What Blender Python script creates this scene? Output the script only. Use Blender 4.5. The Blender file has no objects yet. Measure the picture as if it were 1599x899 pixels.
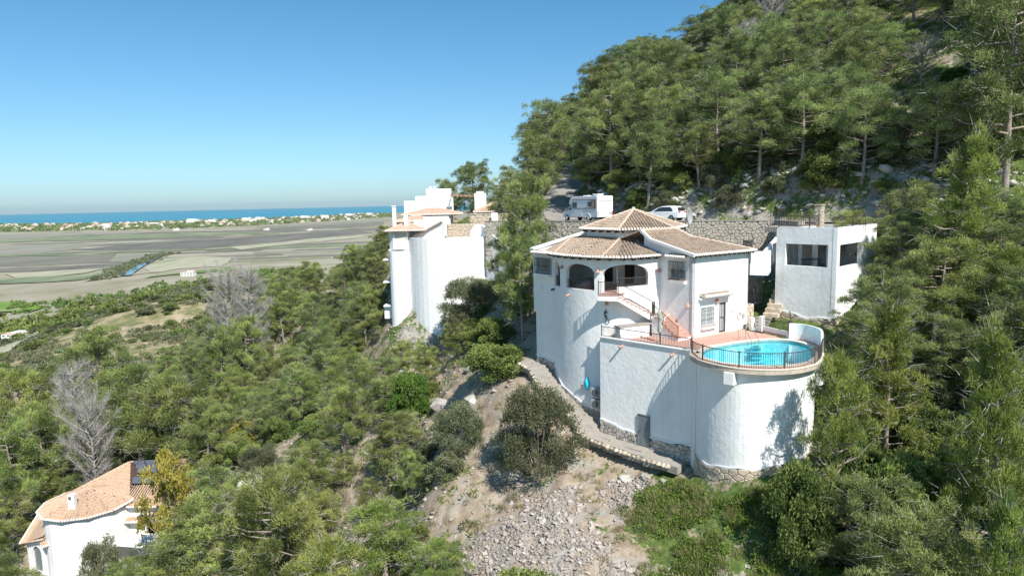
import bpy, bmesh, math, random
import numpy as np
from mathutils import Vector, Matrix
random.seed(7); rng = np.random.default_rng(11)
C = bpy.context.scene.collection
SC = bpy.context.scene

# ---------------------------------------------------------------- camera
cam_d = bpy.data.cameras.new('camera'); cam = bpy.data.objects.new('camera', cam_d); C.objects.link(cam)
cam_d.sensor_width = 36.0; cam_d.lens = 1066.0 / 1599.0 * 36.0
cam_d.clip_start = 0.5; cam_d.clip_end = 80000.0
PITCH = math.atan((449.5 - 315.0) / 1066.0); ROLL = 0.0213
f0 = Vector((0, math.cos(PITCH), -math.sin(PITCH))); u0 = Vector((0, math.sin(PITCH), math.cos(PITCH))); r0 = Vector((1, 0, 0))
rr = r0 * math.cos(ROLL) - u0 * math.sin(ROLL); uu = r0 * math.sin(ROLL) + u0 * math.cos(ROLL)
cam.matrix_world = Matrix(((rr.x, uu.x, -f0.x, 0), (rr.y, uu.y, -f0.y, 0), (rr.z, uu.z, -f0.z, 100.0), (0, 0, 0, 1)))
SC.camera = cam
# ---------------------------------------------------------------- world, sun, exposure
SUN_AZ, SUN_EL = 154.0, 47.0       # compass azimuth (y = north), elevation
W = bpy.data.worlds.new('World'); SC.world = W; W.use_nodes = True
nt = W.node_tree; bg = nt.nodes['Background']
sky = nt.nodes.new('ShaderNodeTexSky'); sky.sky_type = 'NISHITA'; sky.sun_disc = False
sky.sun_elevation = math.radians(SUN_EL); sky.sun_rotation = math.radians(SUN_AZ)
sky.altitude = 100; sky.air_density = 1.0; sky.dust_density = 0.6; sky.ozone_density = 2.2
stc = nt.nodes.new('ShaderNodeTexCoord'); ssp = nt.nodes.new('ShaderNodeSeparateXYZ'); nt.links.new(stc.outputs['Generated'], ssp.inputs[0])
srm = nt.nodes.new('ShaderNodeValToRGB'); nt.links.new(ssp.outputs[2], srm.inputs[0]); se = srm.color_ramp.elements
se[0].position = 0.0; se[0].color = (.36, .51, .68, 1); se[1].position = .3; se[1].color = (.24, .49, .57, 1); s_ = se.new(.12); s_.color = (.32, .485, .58, 1)
smx = nt.nodes.new('ShaderNodeMix'); smx.data_type = 'RGBA'; smx.blend_type = 'MULTIPLY'; smx.inputs[0].default_value = 1.0
nt.links.new(sky.outputs[0], smx.inputs[6]); nt.links.new(srm.outputs[0], smx.inputs[7]); nt.links.new(smx.outputs[2], bg.inputs[0]); bg.inputs[1].default_value = 0.15
sd = bpy.data.lights.new('sun', 'SUN'); sd.energy = 4.6; sd.angle = math.radians(0.53); sd.color = (1.0, 0.955, 0.88)
sun = bpy.data.objects.new('sun', sd); C.objects.link(sun)
az, el = math.radians(SUN_AZ), math.radians(SUN_EL)
sdir = Vector((math.sin(az) * math.cos(el), math.cos(az) * math.cos(el), math.sin(el)))
sun.rotation_euler = sdir.to_track_quat('Z', 'Y').to_euler(); sun.location = sdir * 200 + Vector((0, 0, 100))
SC.view_settings.view_transform = 'Standard'; SC.view_settings.look = 'None'
SC.view_settings.exposure = 0.65; SC.view_settings.gamma = 1.0; SC.view_settings.use_curve_mapping = False
SC.cycles.max_bounces = 6; SC.cycles.diffuse_bounces = 3; SC.cycles.transparent_max_bounces = 12
SC.cycles.volume_bounces = 0
SC.cycles.use_adaptive_sampling = True

# ---------------------------------------------------------------- materials
def mat(name, cols, scale=1.0, rough=0.8, bump=0.0, bscale=None, bdist=0.02, spec=0.3, detail=6, pos=None, metal=0.0, rnd=0.0, trans=0.0, coords='Object', seed=0.0, stretch=None, layer2=None, streak=None):
    """cols: list of colours blended by a noise; rnd: value jitter per object; layer2: (colour, scale, lo, hi) blotches"""
    m = bpy.data.materials.new(name); m.use_nodes = True; t = m.node_tree; N = t.nodes; L = t.links
    b = N['Principled BSDF']; b.inputs['Roughness'].default_value = rough; b.inputs['Metallic'].default_value = metal
    b.inputs['Specular IOR Level'].default_value = spec
    tc = N.new('ShaderNodeTexCoord'); src = tc.outputs[coords]
    if stretch:
        mp = N.new('ShaderNodeMapping'); mp.inputs['Scale'].default_value = stretch; L.new(src, mp.inputs[0]); src = mp.outputs[0]
    if len(cols) == 1: out = None; b.inputs['Base Color'].default_value = (*cols[0], 1)
    else:
        n = N.new('ShaderNodeTexNoise'); n.inputs['Scale'].default_value = scale; n.inputs['Detail'].default_value = detail; n.inputs['Roughness'].default_value = 0.6
        L.new(src, n.inputs['Vector'])
        r = N.new('ShaderNodeValToRGB'); L.new(n.outputs['Fac'], r.inputs[0])
        e = r.color_ramp.elements; k = len(cols)
        ps = pos or [0.35 + 0.3 * i / (k - 1) for i in range(k)]
        e[0].position = ps[0]; e[0].color = (*cols[0], 1); e[1].position = ps[-1]; e[1].color = (*cols[-1], 1)
        for i in range(1, k - 1): q = e.new(ps[i]); q.color = (*cols[i], 1)
        out = r.outputs[0]
    if layer2:
        c2, s2, lo, hi = layer2
        n2 = N.new('ShaderNodeTexNoise'); n2.inputs['Scale'].default_value = s2; n2.inputs['Detail'].default_value = 8; L.new(src, n2.inputs['Vector'])
        mr = N.new('ShaderNodeMapRange'); mr.inputs['From Min'].default_value = lo; mr.inputs['From Max'].default_value = hi; L.new(n2.outputs['Fac'], mr.inputs['Value'])
        mx = N.new('ShaderNodeMix'); mx.data_type = 'RGBA'; L.new(mr.outputs[0], mx.inputs[0])
        if out: L.new(out, mx.inputs[6])
        else: mx.inputs[6].default_value = (*cols[0], 1)
        mx.inputs[7].default_value = (*c2, 1); out = mx.outputs[2]
    if streak:
        mp3 = N.new('ShaderNodeMapping'); mp3.inputs['Scale'].default_value = (2.2, 2.2, .14); L.new(tc.outputs[coords], mp3.inputs[0])
        n3 = N.new('ShaderNodeTexNoise'); n3.inputs['Scale'].default_value = 1.4; n3.inputs['Detail'].default_value = 7; L.new(mp3.outputs[0], n3.inputs['Vector'])
        m3 = N.new('ShaderNodeMapRange'); m3.inputs['From Min'].default_value = .5; m3.inputs['From Max'].default_value = .78; m3.inputs['To Max'].default_value = streak[1]; L.new(n3.outputs['Fac'], m3.inputs['Value'])
        x3 = N.new('ShaderNodeMix'); x3.data_type = 'RGBA'; L.new(m3.outputs[0], x3.inputs[0]); L.new(out, x3.inputs[6]); x3.inputs[7].default_value = (*streak[0], 1); out = x3.outputs[2]
    if rnd:
        oi = N.new('ShaderNodeObjectInfo'); hs = N.new('ShaderNodeHueSaturation')
        mr = N.new('ShaderNodeMapRange'); mr.inputs['To Min'].default_value = 1 - rnd; mr.inputs['To Max'].default_value = 1 + rnd
        L.new(oi.outputs['Random'], mr.inputs['Value']); L.new(mr.outputs[0], hs.inputs['Value'])
        if out: L.new(out, hs.inputs['Color'])
        else: hs.inputs['Color'].default_value = (*cols[0], 1)
        out = hs.outputs[0]
    if out: L.new(out, b.inputs['Base Color'])
    if bump:
        nb = N.new('ShaderNodeTexNoise'); nb.inputs['Scale'].default_value = bscale or scale * 3; nb.inputs['Detail'].default_value = 5
        L.new(src, nb.inputs['Vector'])
        bp = N.new('ShaderNodeBump'); bp.inputs['Strength'].default_value = bump; bp.inputs['Distance'].default_value = bdist
        L.new(nb.outputs['Fac'], bp.inputs['Height']); L.new(bp.outputs[0], b.inputs['Normal'])
    return m

def leaf_mat(name, dark, mid, tip, rnd=0.18, transl=0.35):
    """foliage: colour from the per-vertex attribute 'tint' (clump to clump, with slight shading toward each underside) plus a jitter per tree"""
    m = bpy.data.materials.new(name); m.use_nodes = True; t = m.node_tree; N = t.nodes; L = t.links
    b = N['Principled BSDF']; b.inputs['Roughness'].default_value = 0.65; b.inputs['Specular IOR Level'].default_value = 0.25
    a = N.new('ShaderNodeAttribute'); a.attribute_name = 'tint'
    r = N.new('ShaderNodeValToRGB'); L.new(a.outputs['Fac'], r.inputs[0]); e = r.color_ramp.elements
    e[0].position = 0.05; e[0].color = (*dark, 1); e[1].position = 0.95; e[1].color = (*tip, 1); q = e.new(0.5); q.color = (*mid, 1)
    oi = N.new('ShaderNodeObjectInfo'); hs = N.new('ShaderNodeHueSaturation')
    mr = N.new('ShaderNodeMapRange'); mr.inputs['To Min'].default_value = 1 - rnd; mr.inputs['To Max'].default_value = 1 + rnd
    L.new(oi.outputs['Random'], mr.inputs['Value']); L.new(mr.outputs[0], hs.inputs['Value']); L.new(r.outputs[0], hs.inputs['Color'])
    m2 = N.new('ShaderNodeMath'); m2.operation = 'MULTIPLY_ADD'; m2.inputs[1].default_value = 7.31; m2.inputs[2].default_value = 0.0; L.new(oi.outputs['Random'], m2.inputs[0])
    fr = N.new('ShaderNodeMath'); fr.operation = 'FRACT'; L.new(m2.outputs[0], fr.inputs[0])
    mh = N.new('ShaderNodeMapRange'); mh.inputs['To Min'].default_value = 0.475; mh.inputs['To Max'].default_value = 0.51; L.new(fr.outputs[0], mh.inputs['Value']); L.new(mh.outputs[0], hs.inputs['Hue'])
    L.new(hs.outputs[0], b.inputs['Base Color'])
    tr = N.new('ShaderNodeBsdfTranslucent'); L.new(hs.outputs[0], tr.inputs[0])
    mx = N.new('ShaderNodeMixShader'); mx.inputs[0].default_value = transl
    L.new(b.outputs[0], mx.inputs[1]); L.new(tr.outputs[0], mx.inputs[2]); L.new(mx.outputs[0], N['Material Output'].inputs[0])
    return m

M = {}
M['stucco'] = mat('white_stucco', [(.80, .80, .79), (.84, .84, .83)], 1.2, .85, .55, 3.2, .045, layer2=((.72, .72, .69), .9, .56, .8), streak=((.62, .62, .59), .38))
M['stucco2'] = mat('white_stucco_weathered', [(.78, .78, .76), (.83, .83, .81)], 1.2, .85, .55, 3.4, .04, layer2=((.70, .70, .67), .7, .5, .8), streak=((.56, .56, .52), .6))
M['white'] = mat('white_paint', [(.8, .8, .79), (.76, .76, .74)], 3, .6, .2, 20, .004)
M['cream'] = mat('cream_coping', [(.60, .52, .42), (.70, .62, .52), (.5, .42, .34)], 5, .8, .3, 20, .01, pos=[.3, .55, .75])
M['terracotta'] = mat('terracotta_paving', [(.47, .27, .21), (.54, .33, .26), (.42, .23, .18)], 4, .75, .2, 12, .006)
M['tile'] = mat('roof_tile', [(.23, .165, .12), (.325, .245, .18), (.41, .32, .25), (.18, .14, .11)], 4.5, .85, .4, 14, .02, pos=[.32, .46, .58, .72], layer2=((.20, .17, .14), 1.3, .52, .75))
M['tile_orange'] = mat('orange_roof_tile', [(.43, .29, .19), (.53, .38, .27), (.31, .21, .15)], 5, .85, .4, 14, .02, pos=[.33, .5, .68], layer2=((.36, .24, .18), 3.2, .55, .72))
M['tile_pink'] = mat('pink_roof_tile', [(.54, .31, .23), (.66, .44, .35), (.46, .33, .27)], 4, .85, .3, 14, .02)
M['tile_trim'] = mat('whitewashed_tile_end', [(.74, .67, .62), (.80, .76, .72), (.6, .48, .40)], 7, .8, .2, 20, .01, pos=[.35, .52, .7])
M['hipmortar'] = mat('ridge_tile', [(.50, .38, .29), (.62, .50, .40)], 5, .85, .4, 14, .02)
M['dark_wood'] = mat('dark_wood', [(.05, .03, .022), (.09, .055, .04)], 6, .7)
M['iron'] = mat('dark_iron', [(.045, .038, .035), (.07, .055, .05)], 8, .55, spec=.4)
M['iron_white'] = mat('white_iron', [(.7, .7, .7)], 1, .5)
M['glass'] = mat('dark_glass', [(.03, .035, .04)], 1, .08, spec=.8)
M['glass_curtain'] = mat('curtained_glass', [(.32, .36, .40), (.45, .48, .5)], 4, .2, spec=.6)
M['steel'] = mat('stainless_steel', [(.6, .6, .62)], 1, .25, metal=1.0)
M['grey_door'] = mat('grey_painted_steel', [(.15, .175, .19), (.20, .225, .24)], 3, .5, layer2=((.25, .22, .18), 3, .6, .8))
M['stone'] = mat('grey_stone', [(.34, .31, .27), (.46, .42, .37), (.26, .24, .22)], 2.5, .9, .6, 12, .02, rnd=.22, pos=[.33, .52, .7])
M['stone_warm'] = mat('warm_stone', [(.42, .35, .27), (.52, .44, .34), (.30, .25, .20)], 2.5, .9, .6, 12, .03, rnd=.22, pos=[.33, .52, .7])
M['stone_pale'] = mat('pale_dry_stone', [(.52, .46, .38), (.62, .56, .47), (.42, .37, .31)], 2.2, .9, .6, 12, .02, rnd=.2, pos=[.33, .52, .7])
M['mortar'] = mat('dark_mortar', [(.10, .09, .08), (.20, .17, .14)], 3, .95, .5, 18, .02)
M['mortar_lt'] = mat('pale_mortar', [(.34, .30, .25), (.42, .38, .32)], 3, .95, .5, 18, .02)
M['concrete'] = mat('worn_concrete', [(.25, .23, .20), (.35, .32, .28), (.21, .19, .16)], 1.4, .9, .4, 12, .02, pos=[.3, .52, .72])
M['asphalt'] = mat('pale_asphalt', [(.22, .21, .19), (.30, .28, .26)], 1.2, .9, .3, 12, .01)
M['bark'] = mat('pine_bark', [(.22, .18, .15), (.36, .31, .27)], 6, .9, .5, 20, .02)
M['dead'] = mat('dead_wood', [(.29, .27, .25), (.39, .37, .35)], 3, .9)
M['pine'] = leaf_mat('pine_needles', (.08, .115, .034), (.20, .26, .072), (.40, .475, .15))
M['pine2'] = leaf_mat('young_pine_needles', (.10, .15, .03), (.20, .27, .055), (.36, .42, .11), rnd=.1)
M['pine3'] = leaf_mat('hillside_pine_needles', (.07, .105, .036), (.175, .23, .075), (.35, .42, .15))
M['olive'] = leaf_mat('grey_green_leaves', (.08, .095, .05), (.15, .17, .09), (.25, .27, .16))
M['shrub'] = leaf_mat('shrub_leaves', (.065, .105, .03), (.145, .205, .055), (.27, .34, .10))
M['bright'] = leaf_mat('creeper_leaves', (.06, .12, .02), (.11, .20, .035), (.19, .29, .06))
M['yellow'] = leaf_mat('yellow_leaves', (.16, .16, .03), (.30, .26, .05), (.42, .36, .09))
M['drygrass'] = leaf_mat('dry_grass_blades', (.12, .15, .04), (.24, .24, .09), (.42, .36, .20), transl=.2)
M['black'] = mat('black_rubber', [(.02, .02, .02)], 1, .8)
M['van'] = mat('white_gelcoat', [(.78, .79, .80)], 1, .3, spec=.5)
M['carwhite'] = mat('white_car_paint', [(.78, .79, .80)], 1, .2, spec=.6)
M['red'] = mat('red_lens', [(.45, .03, .03)], 1, .3)
M['grey'] = mat('grey_plastic', [(.35, .36, .37)], 1, .5)
M['greydark'] = mat('dark_grey', [(.10, .11, .12)], 1, .6)
M['fabric'] = mat('grey_green_canvas', [(.26, .29, .25), (.36, .39, .34)], 6, .9)
M['turquoise'] = mat('turquoise_cloth', [(.02, .50, .62)], 1, .8)
M['terra'] = mat('terracotta_clay', [(.52, .26, .18), (.60, .34, .24)], 8, .8)
M['solar'] = mat('solar_cells', [(.10, .11, .14)], 1, .25, spec=.6)

# ---------------------------------------------------------------- helpers
def tag(o, label=None, cat=None, group=None, kind=None):
    if label: o['label'] = label
    if cat: o['category'] = cat
    if group: o['group'] = group
    if kind: o['kind'] = kind
    return o
def empty(name, loc=(0, 0, 0), label=None, cat=None, group=None, rz=0):
    o = bpy.data.objects.new(name, None); C.objects.link(o); o.location = loc; o.rotation_euler = (0, 0, rz); o.empty_display_size = .2
    return tag(o, label, cat, group)
def wmat(o):
    m = o.matrix_basis.copy()
    return (wmat(o.parent) @ o.matrix_parent_inverse @ m) if o.parent is not None else m
class MB:
    """collects geometry, then builds one mesh object"""
    def __init__(s): s.v = []; s.f = []; s.mi = []; s.m = 0
    def add(s, vs, fs):
        n = len(s.v); s.v += [tuple(p) for p in vs]; s.f += [tuple(i + n for i in f) for f in fs]; s.mi += [s.m] * len(fs)
    def box(s, c, d, rz=0, ry=0):
        cx, cy, cz = c; x, y, z = d[0] / 2, d[1] / 2, d[2] / 2; R = Matrix.Rotation(rz, 3, 'Z') @ Matrix.Rotation(ry, 3, 'Y')
        vs = [R @ Vector(p) + Vector(c) for p in [(-x, -y, -z), (x, -y, -z), (x, y, -z), (-x, y, -z), (-x, -y, z), (x, -y, z), (x, y, z), (-x, y, z)]]
        s.add(vs, [(0, 3, 2, 1), (4, 5, 6, 7), (0, 1, 5, 4), (1, 2, 6, 5), (2, 3, 7, 6), (3, 0, 4, 7)])
    def beam(s, a, b, w, h=None, up=(0, 0, 1)):
        a = Vector(a); b = Vector(b); h = h or w; d = (b - a).normalized(); sd_ = d.cross(Vector(up))
        if sd_.length < 1e-3: sd_ = Vector((1, 0, 0))
        sd_.normalize(); u = sd_.cross(d).normalized(); x = sd_ * w / 2; y = u * h / 2
        s.add([a - x - y, a + x - y, a + x + y, a - x + y, b - x - y, b + x - y, b + x + y, b - x + y], [(0, 3, 2, 1), (4, 5, 6, 7), (0, 1, 5, 4), (1, 2, 6, 5), (2, 3, 7, 6), (3, 0, 4, 7)])
    def tube(s, pts, rad, n=6, cap=True):
        pts = [Vector(p) for p in pts]; rs = rad if hasattr(rad, '__len__') else [rad] * len(pts); vs = []; fs = []
        ref = Vector((.31, .17, .93)).normalized()
        for i, p in enumerate(pts):
            d = (pts[min(i + 1, len(pts) - 1)] - pts[max(i - 1, 0)]).normalized(); a = d.cross(ref)
            if a.length < .05: a = d.cross(Vector((1, 0, 0)))
            a.normalize(); b = d.cross(a)
            for k in range(n): t_ = 2 * math.pi * k / n; vs.append(p + (a * math.cos(t_) + b * math.sin(t_)) * rs[i])
        for i in range(len(pts) - 1):
            for k in range(n): k2 = (k + 1) % n; fs.append((i * n + k, i * n + k2, (i + 1) * n + k2, (i + 1) * n + k))
        if cap: fs.append(tuple(range(n - 1, -1, -1))); fs.append(tuple((len(pts) - 1) * n + k for k in range(n)))
        s.add(vs, fs)
    def prism(s, poly, z0, z1):
        n = len(poly); vs = [(p[0], p[1], z0) for p in poly] + [(p[0], p[1], z1) for p in poly]
        s.add(vs, [tuple(range(n - 1, -1, -1)), tuple(range(n, 2 * n))] + [(i, (i + 1) % n, n + (i + 1) % n, n + i) for i in range(n)])
    def ball(s, c, r, n=10, m=6, zs=1.0):
        vs = []; fs = []
        for i in range(m + 1):
            ph = math.pi * i / m
            for k in range(n): t_ = 2 * math.pi * k / n; vs.append((c[0] + r * math.sin(ph) * math.cos(t_), c[1] + r * math.sin(ph) * math.sin(t_), c[2] + r * zs * math.cos(ph)))
        for i in range(m):
            for k in range(n): k2 = (k + 1) % n; fs.append((i * n + k, (i + 1) * n + k, (i + 1) * n + k2, i * n + k2))
        s.add(vs, fs)
    def build(s, name, mats, parent=None, smooth=False, bevel=0):
        me = bpy.data.meshes.new(name); me.from_pydata(s.v, [], s.f); mats = mats if isinstance(mats, (list, tuple)) else [mats]
        for m_ in mats: me.materials.append(m_)
        if len(mats) > 1: me.polygons.foreach_set('material_index', s.mi)
        bm = bmesh.new(); bm.from_mesh(me); bmesh.ops.recalc_face_normals(bm, faces=bm.faces); bm.to_mesh(me); bm.free()
        if smooth: me.polygons.foreach_set('use_smooth', [True] * len(me.polygons))
        o = bpy.data.objects.new(name, me); C.objects.link(o)
        if parent is not None:
            o.parent = parent; o.matrix_parent_inverse = wmat(parent).inverted()
        if bevel:
            md = o.modifiers.new('bevel', 'BEVEL'); md.width = bevel; md.segments = 2; md.limit_method = 'ANGLE'
        return o
def raw_mesh(name, verts, faces, tint=None, mats=()):
    """fast mesh from numpy arrays; faces (n,3) or (n,4)"""
    me = bpy.data.meshes.new(name); nv = len(verts); nf = len(faces); k = faces.shape[1]
    me.vertices.add(nv); me.vertices.foreach_set('co', np.asarray(verts, np.float32).ravel())
    me.loops.add(nf * k); me.loops.foreach_set('vertex_index', np.asarray(faces, np.int32).ravel())
    me.polygons.add(nf); me.polygons.foreach_set('loop_start', np.arange(0, nf * k, k, dtype=np.int32))
    me.polygons.foreach_set('loop_total', np.full(nf, k, np.int32)); me.update(calc_edges=True)
    for m_ in mats: me.materials.append(m_)
    if tint is not None:
        a = me.attributes.new('tint', 'FLOAT', 'POINT'); a.data.foreach_set('value', np.asarray(tint, np.float32))
    return me
def link(name, me, parent=None):
    o = bpy.data.objects.new(name, me); C.objects.link(o)
    if parent is not None: o.parent = parent
    return o
# ---------------------------------------------------------------- the lie of the land
# spot heights (x, y, z) surveyed round the villas, the gully, the ridge, the hill above the road and the dry hills
SPOT = np.array([
 # building bases and path
 (1.8,55.8,86.8),(1.0,54.0,86.5),(3.2,53.3,86.5),(3.9,50.6,85.3),(4.9,49.0,84.5),(6.0,47.4,83.6),(7.4,46.1,83.35),(8.8,44.8,83.2),(10.7,43.2,83.2),(11.8,42.0,83.2),(12.0,39.6,83.4),(13.8,37.4,83.7),(16.8,38.0,84.3),
 (19,40,85.5),(20.8,43.5,88.0),(19.9,51.0,90.8),(22.8,47.4,90.8),(18.5,49.5,90.4),(15,53,90.5),(12,58,91.5),(8,61,92),(28.5,52.5,93.5),(5,62,90.5),
 # rocky spur and scree in front
 (.9,40,80.1),(1.5,36.5,79.2),(13.3,34,80.3),(8.4,42,81.9),(4.5,44.5,82.0),(11.1,38.5,81.7),(18.4,36.5,82.4),(26,36,83.5),(-2.3,56,84.6),(-5.2,50,79.8),(-.3,46,81.2),(-7.7,47,77.6),(-10.2,64,79.3),(-6.3,64,82.9),(0,51.5,84.6),
 (8,25,74),(20,22,76),(0,22,73),(-10,25,68),(32,22,82),(38,34,90),
 # road shelf and the bank behind it
 (40,50,97.3),(36,54.5,97.4),(30,60,97.4),(25.5,65,97.4),(20,70,97.4),(14.5,75.5,97.4),(10,80,97.4),(7,86,97.6),(6.4,93,98.7),
 (44,55,99),(40,59.5,101.5),(34,64.5,102),(29,69.5,102),(24,75,101.5),(18.5,79,101),(14,84,101.2),(11,90,101.5),
 (18,65,92.6),(12,70,92.6),(5,72,92.5),(24,60,93.5),(-2,76,90),
 # hill
 (45,75,110),(60,100,129),(37,130,130),(62,160,155),(15,130,108.5),(22,100,111),(9.5,108,102.6),(11.5,118,105),(2,118,98.5),(-6,135,94),(0,155,104),(24,165,122),(60,130,146),(90,100,150),(80,60,134),(62,60,119),(52,48,105),(50,38,97),(32,85,109),(110,160,180),(70,20,105),(100,20,125),
 # right flank below the road
 (34,48,93),(38,42,92),(29,42,88.5),(33,34,86.5),(24,40,86),
 # neighbour villa
 (-12.5,79.5,82.2),(-8.5,79,82.6),(-14.8,82,84),(-3,80,89),(-8,90,94.5),(-14,90,91),(-10,100,96),(-12,120,96.2),(-20,118,93.5),(-2,100,97),(-4,70,86.5),(-7,73,82.8),
 # gully and lower slopes
 (-10.6,48,70.5),(-14,56,73),(-18,70,76.5),(-20,60,70.5),(-27.5,66,72.3),(-22,50,67),(-16,40,66),(-30,40,62),(-35,56,63.8),(-47,65,63.3),(-41,70,63.6),(-38,60,62.6),(-33,72,70),(-55,72,62.5),(-60,55,58),(-45,45,58),
 (-18,82,78.5),(-24,95,77),(-34,105,76),(-34,92,71),(-43,92,67.5),(-27,120,86),(-36,128,83),(-46,132,80),(-20,135,86),(-58,95,62.5),(-65,100,63),(-73,130,62),(-60,135,68),(-85,100,56),(-90,150,52),(-15,200,70),(-60,180,62),
 # beyond
 (-100,250,40),(-190,300,32),(-140,300,32),(-100,380,34),(-200,400,30),(-225,480,41),(-190,440,40),(-250,420,33),(-226,560,43),(-170,520,40),(-300,520,26),(-400,650,16),(-355,540,8),(-400,480,2),(-330,400,8),(-120,600,30),(-60,420,32),(-300,700,20),(-200,800,8),
 (-300,300,10),(-200,200,36),(-350,250,4),(-160,100,35),(-250,100,16),(-120,40,35),(-200,20,20),(0,400,50),(60,300,90),(150,300,150),(0,700,20),(150,600,60),(200,150,200),(200,40,170),(-60,0,45),(0,-20,60),(60,0,90),(-150,-60,20),(150,-60,120),(0,-100,45),(300,500,140),(400,200,220),
], float)
_c = 3.0
def _solve():
    P = SPOT[:, :2]; n = len(P)
    def ph(d): return np.sqrt(d * d + _c * _c)
    A = np.zeros((n + 3, n + 3)); D = np.hypot(P[:, None, 0] - P[None, :, 0], P[:, None, 1] - P[None, :, 1])
    A[:n, :n] = ph(D) - np.eye(n) * 0.25; A[:n, n] = 1; A[:n, n + 1:] = P / 100; A[n, :n] = 1; A[n + 1:, :n] = P.T / 100
    b = np.concatenate([SPOT[:, 2], [0, 0, 0]]); return np.linalg.solve(A, b)
_w = _solve()
def _hash(i, j, s):
    h = np.sin(i * 127.1 + j * 311.7 + s * 74.7) * 43758.5453; return h - np.floor(h)
def vnoise(x, y, s=0):
    i = np.floor(x); j = np.floor(y); u = x - i; v = y - j; u = u * u * (3 - 2 * u); v = v * v * (3 - 2 * v)
    return (_hash(i, j, s) * (1 - u) + _hash(i + 1, j, s) * u) * (1 - v) + (_hash(i, j + 1, s) * (1 - u) + _hash(i + 1, j + 1, s) * u) * v
def fbm(x, y, s=0, o=4):
    t = 0; a = .5
    for k in range(o): t = t + a * vnoise(x, y, s + k * 3); x = x * 2.03 + 5.1; y = y * 2.03 + 1.7; a *= .5
    return t
def seg_d(x, y, pts):
    best = np.full(np.shape(x), 1e9)
    for (ax, ay), (bx, by) in zip(pts[:-1], pts[1:]):
        dx, dy = bx - ax, by - ay; t = np.clip(((x - ax) * dx + (y - ay) * dy) / (dx * dx + dy * dy), 0, 1)
        best = np.minimum(best, np.hypot(x - ax - t * dx, y - ay - t * dy))
    return best
def seg_side(x, y, pts):
    best = np.full(np.shape(x), 1e9); side = np.zeros(np.shape(x))
    for (ax, ay), (bx, by) in zip(pts[:-1], pts[1:]):
        dx, dy = bx - ax, by - ay; t = np.clip(((x - ax) * dx + (y - ay) * dy) / (dx * dx + dy * dy), 0, 1)
        d = np.hypot(x - ax - t * dx, y - ay - t * dy); c = -(dx * (y - ay) - dy * (x - ax)); side = np.where(d < best, c, side); best = np.minimum(best, d)
    return side
def sstep(a, b, x): t = np.clip((x - a) / (b - a), 0, 1); return t * t * (3 - 2 * t)
ROAD = [(60, 34), (44, 48), (37, 55.5), (31, 61.5), (25.5, 66.8), (20, 71.3), (14.5, 75.8), (10.2, 80), (7.4, 85), (6.4, 92), (7.5, 100), (9.4, 108), (11.5, 118), (16, 128)]
RW = [(-3, 81.5), (1.0, 79.3), (5.5, 75.0), (10, 71.2), (14, 68.6), (24.3, 62.9), (24.6, 58.4)]
PATHC = [(.9, 55.2), (1.9, 53.9), (2.55, 52.2), (3.5, 50.6), (4.4, 49.2), (5.1, 48.1), (5.35, 47.3), (6.3, 46.3), (7.6, 45.0), (8.9, 43.8), (10.1, 42.9), (10.8, 42.3)]
RWR = [(30.9, 56.4), (34.5, 54.0), (40, 48.5), (46, 41), (60, 30)]
BUILT = [(-.5, 58), (2.4, 54.3), (4.6, 49.4), (7.6, 46.6), (11.8, 42.2), (13, 39), (15, 38.8), (17.5, 41)]
def ground(x, y, detail=True):
    x = np.asarray(x, float); y = np.asarray(y, float); sh = x.shape; x = x.ravel(); y = y.ravel(); z = np.zeros_like(x); P = SPOT[:, :2]; n = len(P)
    near = (np.hypot(x, y) < 1400)
    for k in range(0, len(x), 20000):
        sl = slice(k, k + 20000); xs = x[sl]; ys = y[sl]
        d = np.hypot(xs[:, None] - P[None, :, 0], ys[:, None] - P[None, :, 1])
        z[sl] = np.sqrt(d * d + _c * _c) @ _w[:n] + _w[n] + xs / 100 * _w[n + 1] + ys / 100 * _w[n + 2]
    r = np.hypot(x, y)
    # the hills die out into the coastal plain (height 0)
    z = z * (1 - sstep(650, 1150, r - np.where(x > 0, 600, 0) - np.clip(x, 0, 400)))
    z = np.where(z < 3, 3 * np.exp(np.minimum((z - 3) / 6, 0)) * (1 - sstep(900, 1300, r)), z)
    dw = np.minimum(seg_d(x, y, RW), seg_d(x, y, RWR)); dr = seg_d(x, y, ROAD)
    outer = ((dw < dr) & (seg_side(x, y, RW + [(27, 60)] + RWR) > 0)) 
    zr = 97.45 + np.clip((y - 88) * .26, 0, 12); lim = np.where(y < 92, 6.5, 3.6)
    f = (1 - sstep(2.7, lim * .8, dr)) * (1 - outer); z = z * (1 - f) + zr * f
    f2 = outer * (1 - sstep(3, 9, dw)) * (r < 110); z = np.minimum(z, z * (1 - f2) + 92.6 * f2)
    if detail:
        db = seg_d(x, y, BUILT)
        q = sstep(2.8, 4.2, dr) * sstep(1.0, 4.0, db) * (1 - sstep(500, 900, r))
        dg = np.minimum(np.hypot(x - 21, y - 50) - 4, 99); q = q * sstep(0, 4, dg); q = q * sstep(5, 10, np.hypot(x + 44, y - 67))
        rk = sstep(45, 120, r)
        amp = (0.9 + 1.6 * rk)
        n1 = fbm(x / (6 + 12 * rk), y / (6 + 12 * rk), 2, 4) - .47
        n2 = np.abs(fbm(x / 2.2, y / 2.2, 9, 3) - .44)
        crag = sstep(.45, .62, fbm(x / 9, y / 9, 21, 2)) * (r < 220)
        st = z + n1 * amp * 1.3; fr_ = (st / 1.1) % 1.0
        terr = (np.floor(st / 1.1) + sstep(.35, .95, fr_)) * 1.1 - st      # ledges in the limestone
        z = z + q * (n1 * amp * 1.3 + n2 * 1.1 * (r < 260) + crag * terr * .75)
    z = z - .4 * (1 - sstep(.8, 1.7, seg_d(x, y, PATHC)))
    return z.reshape(sh)
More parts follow.
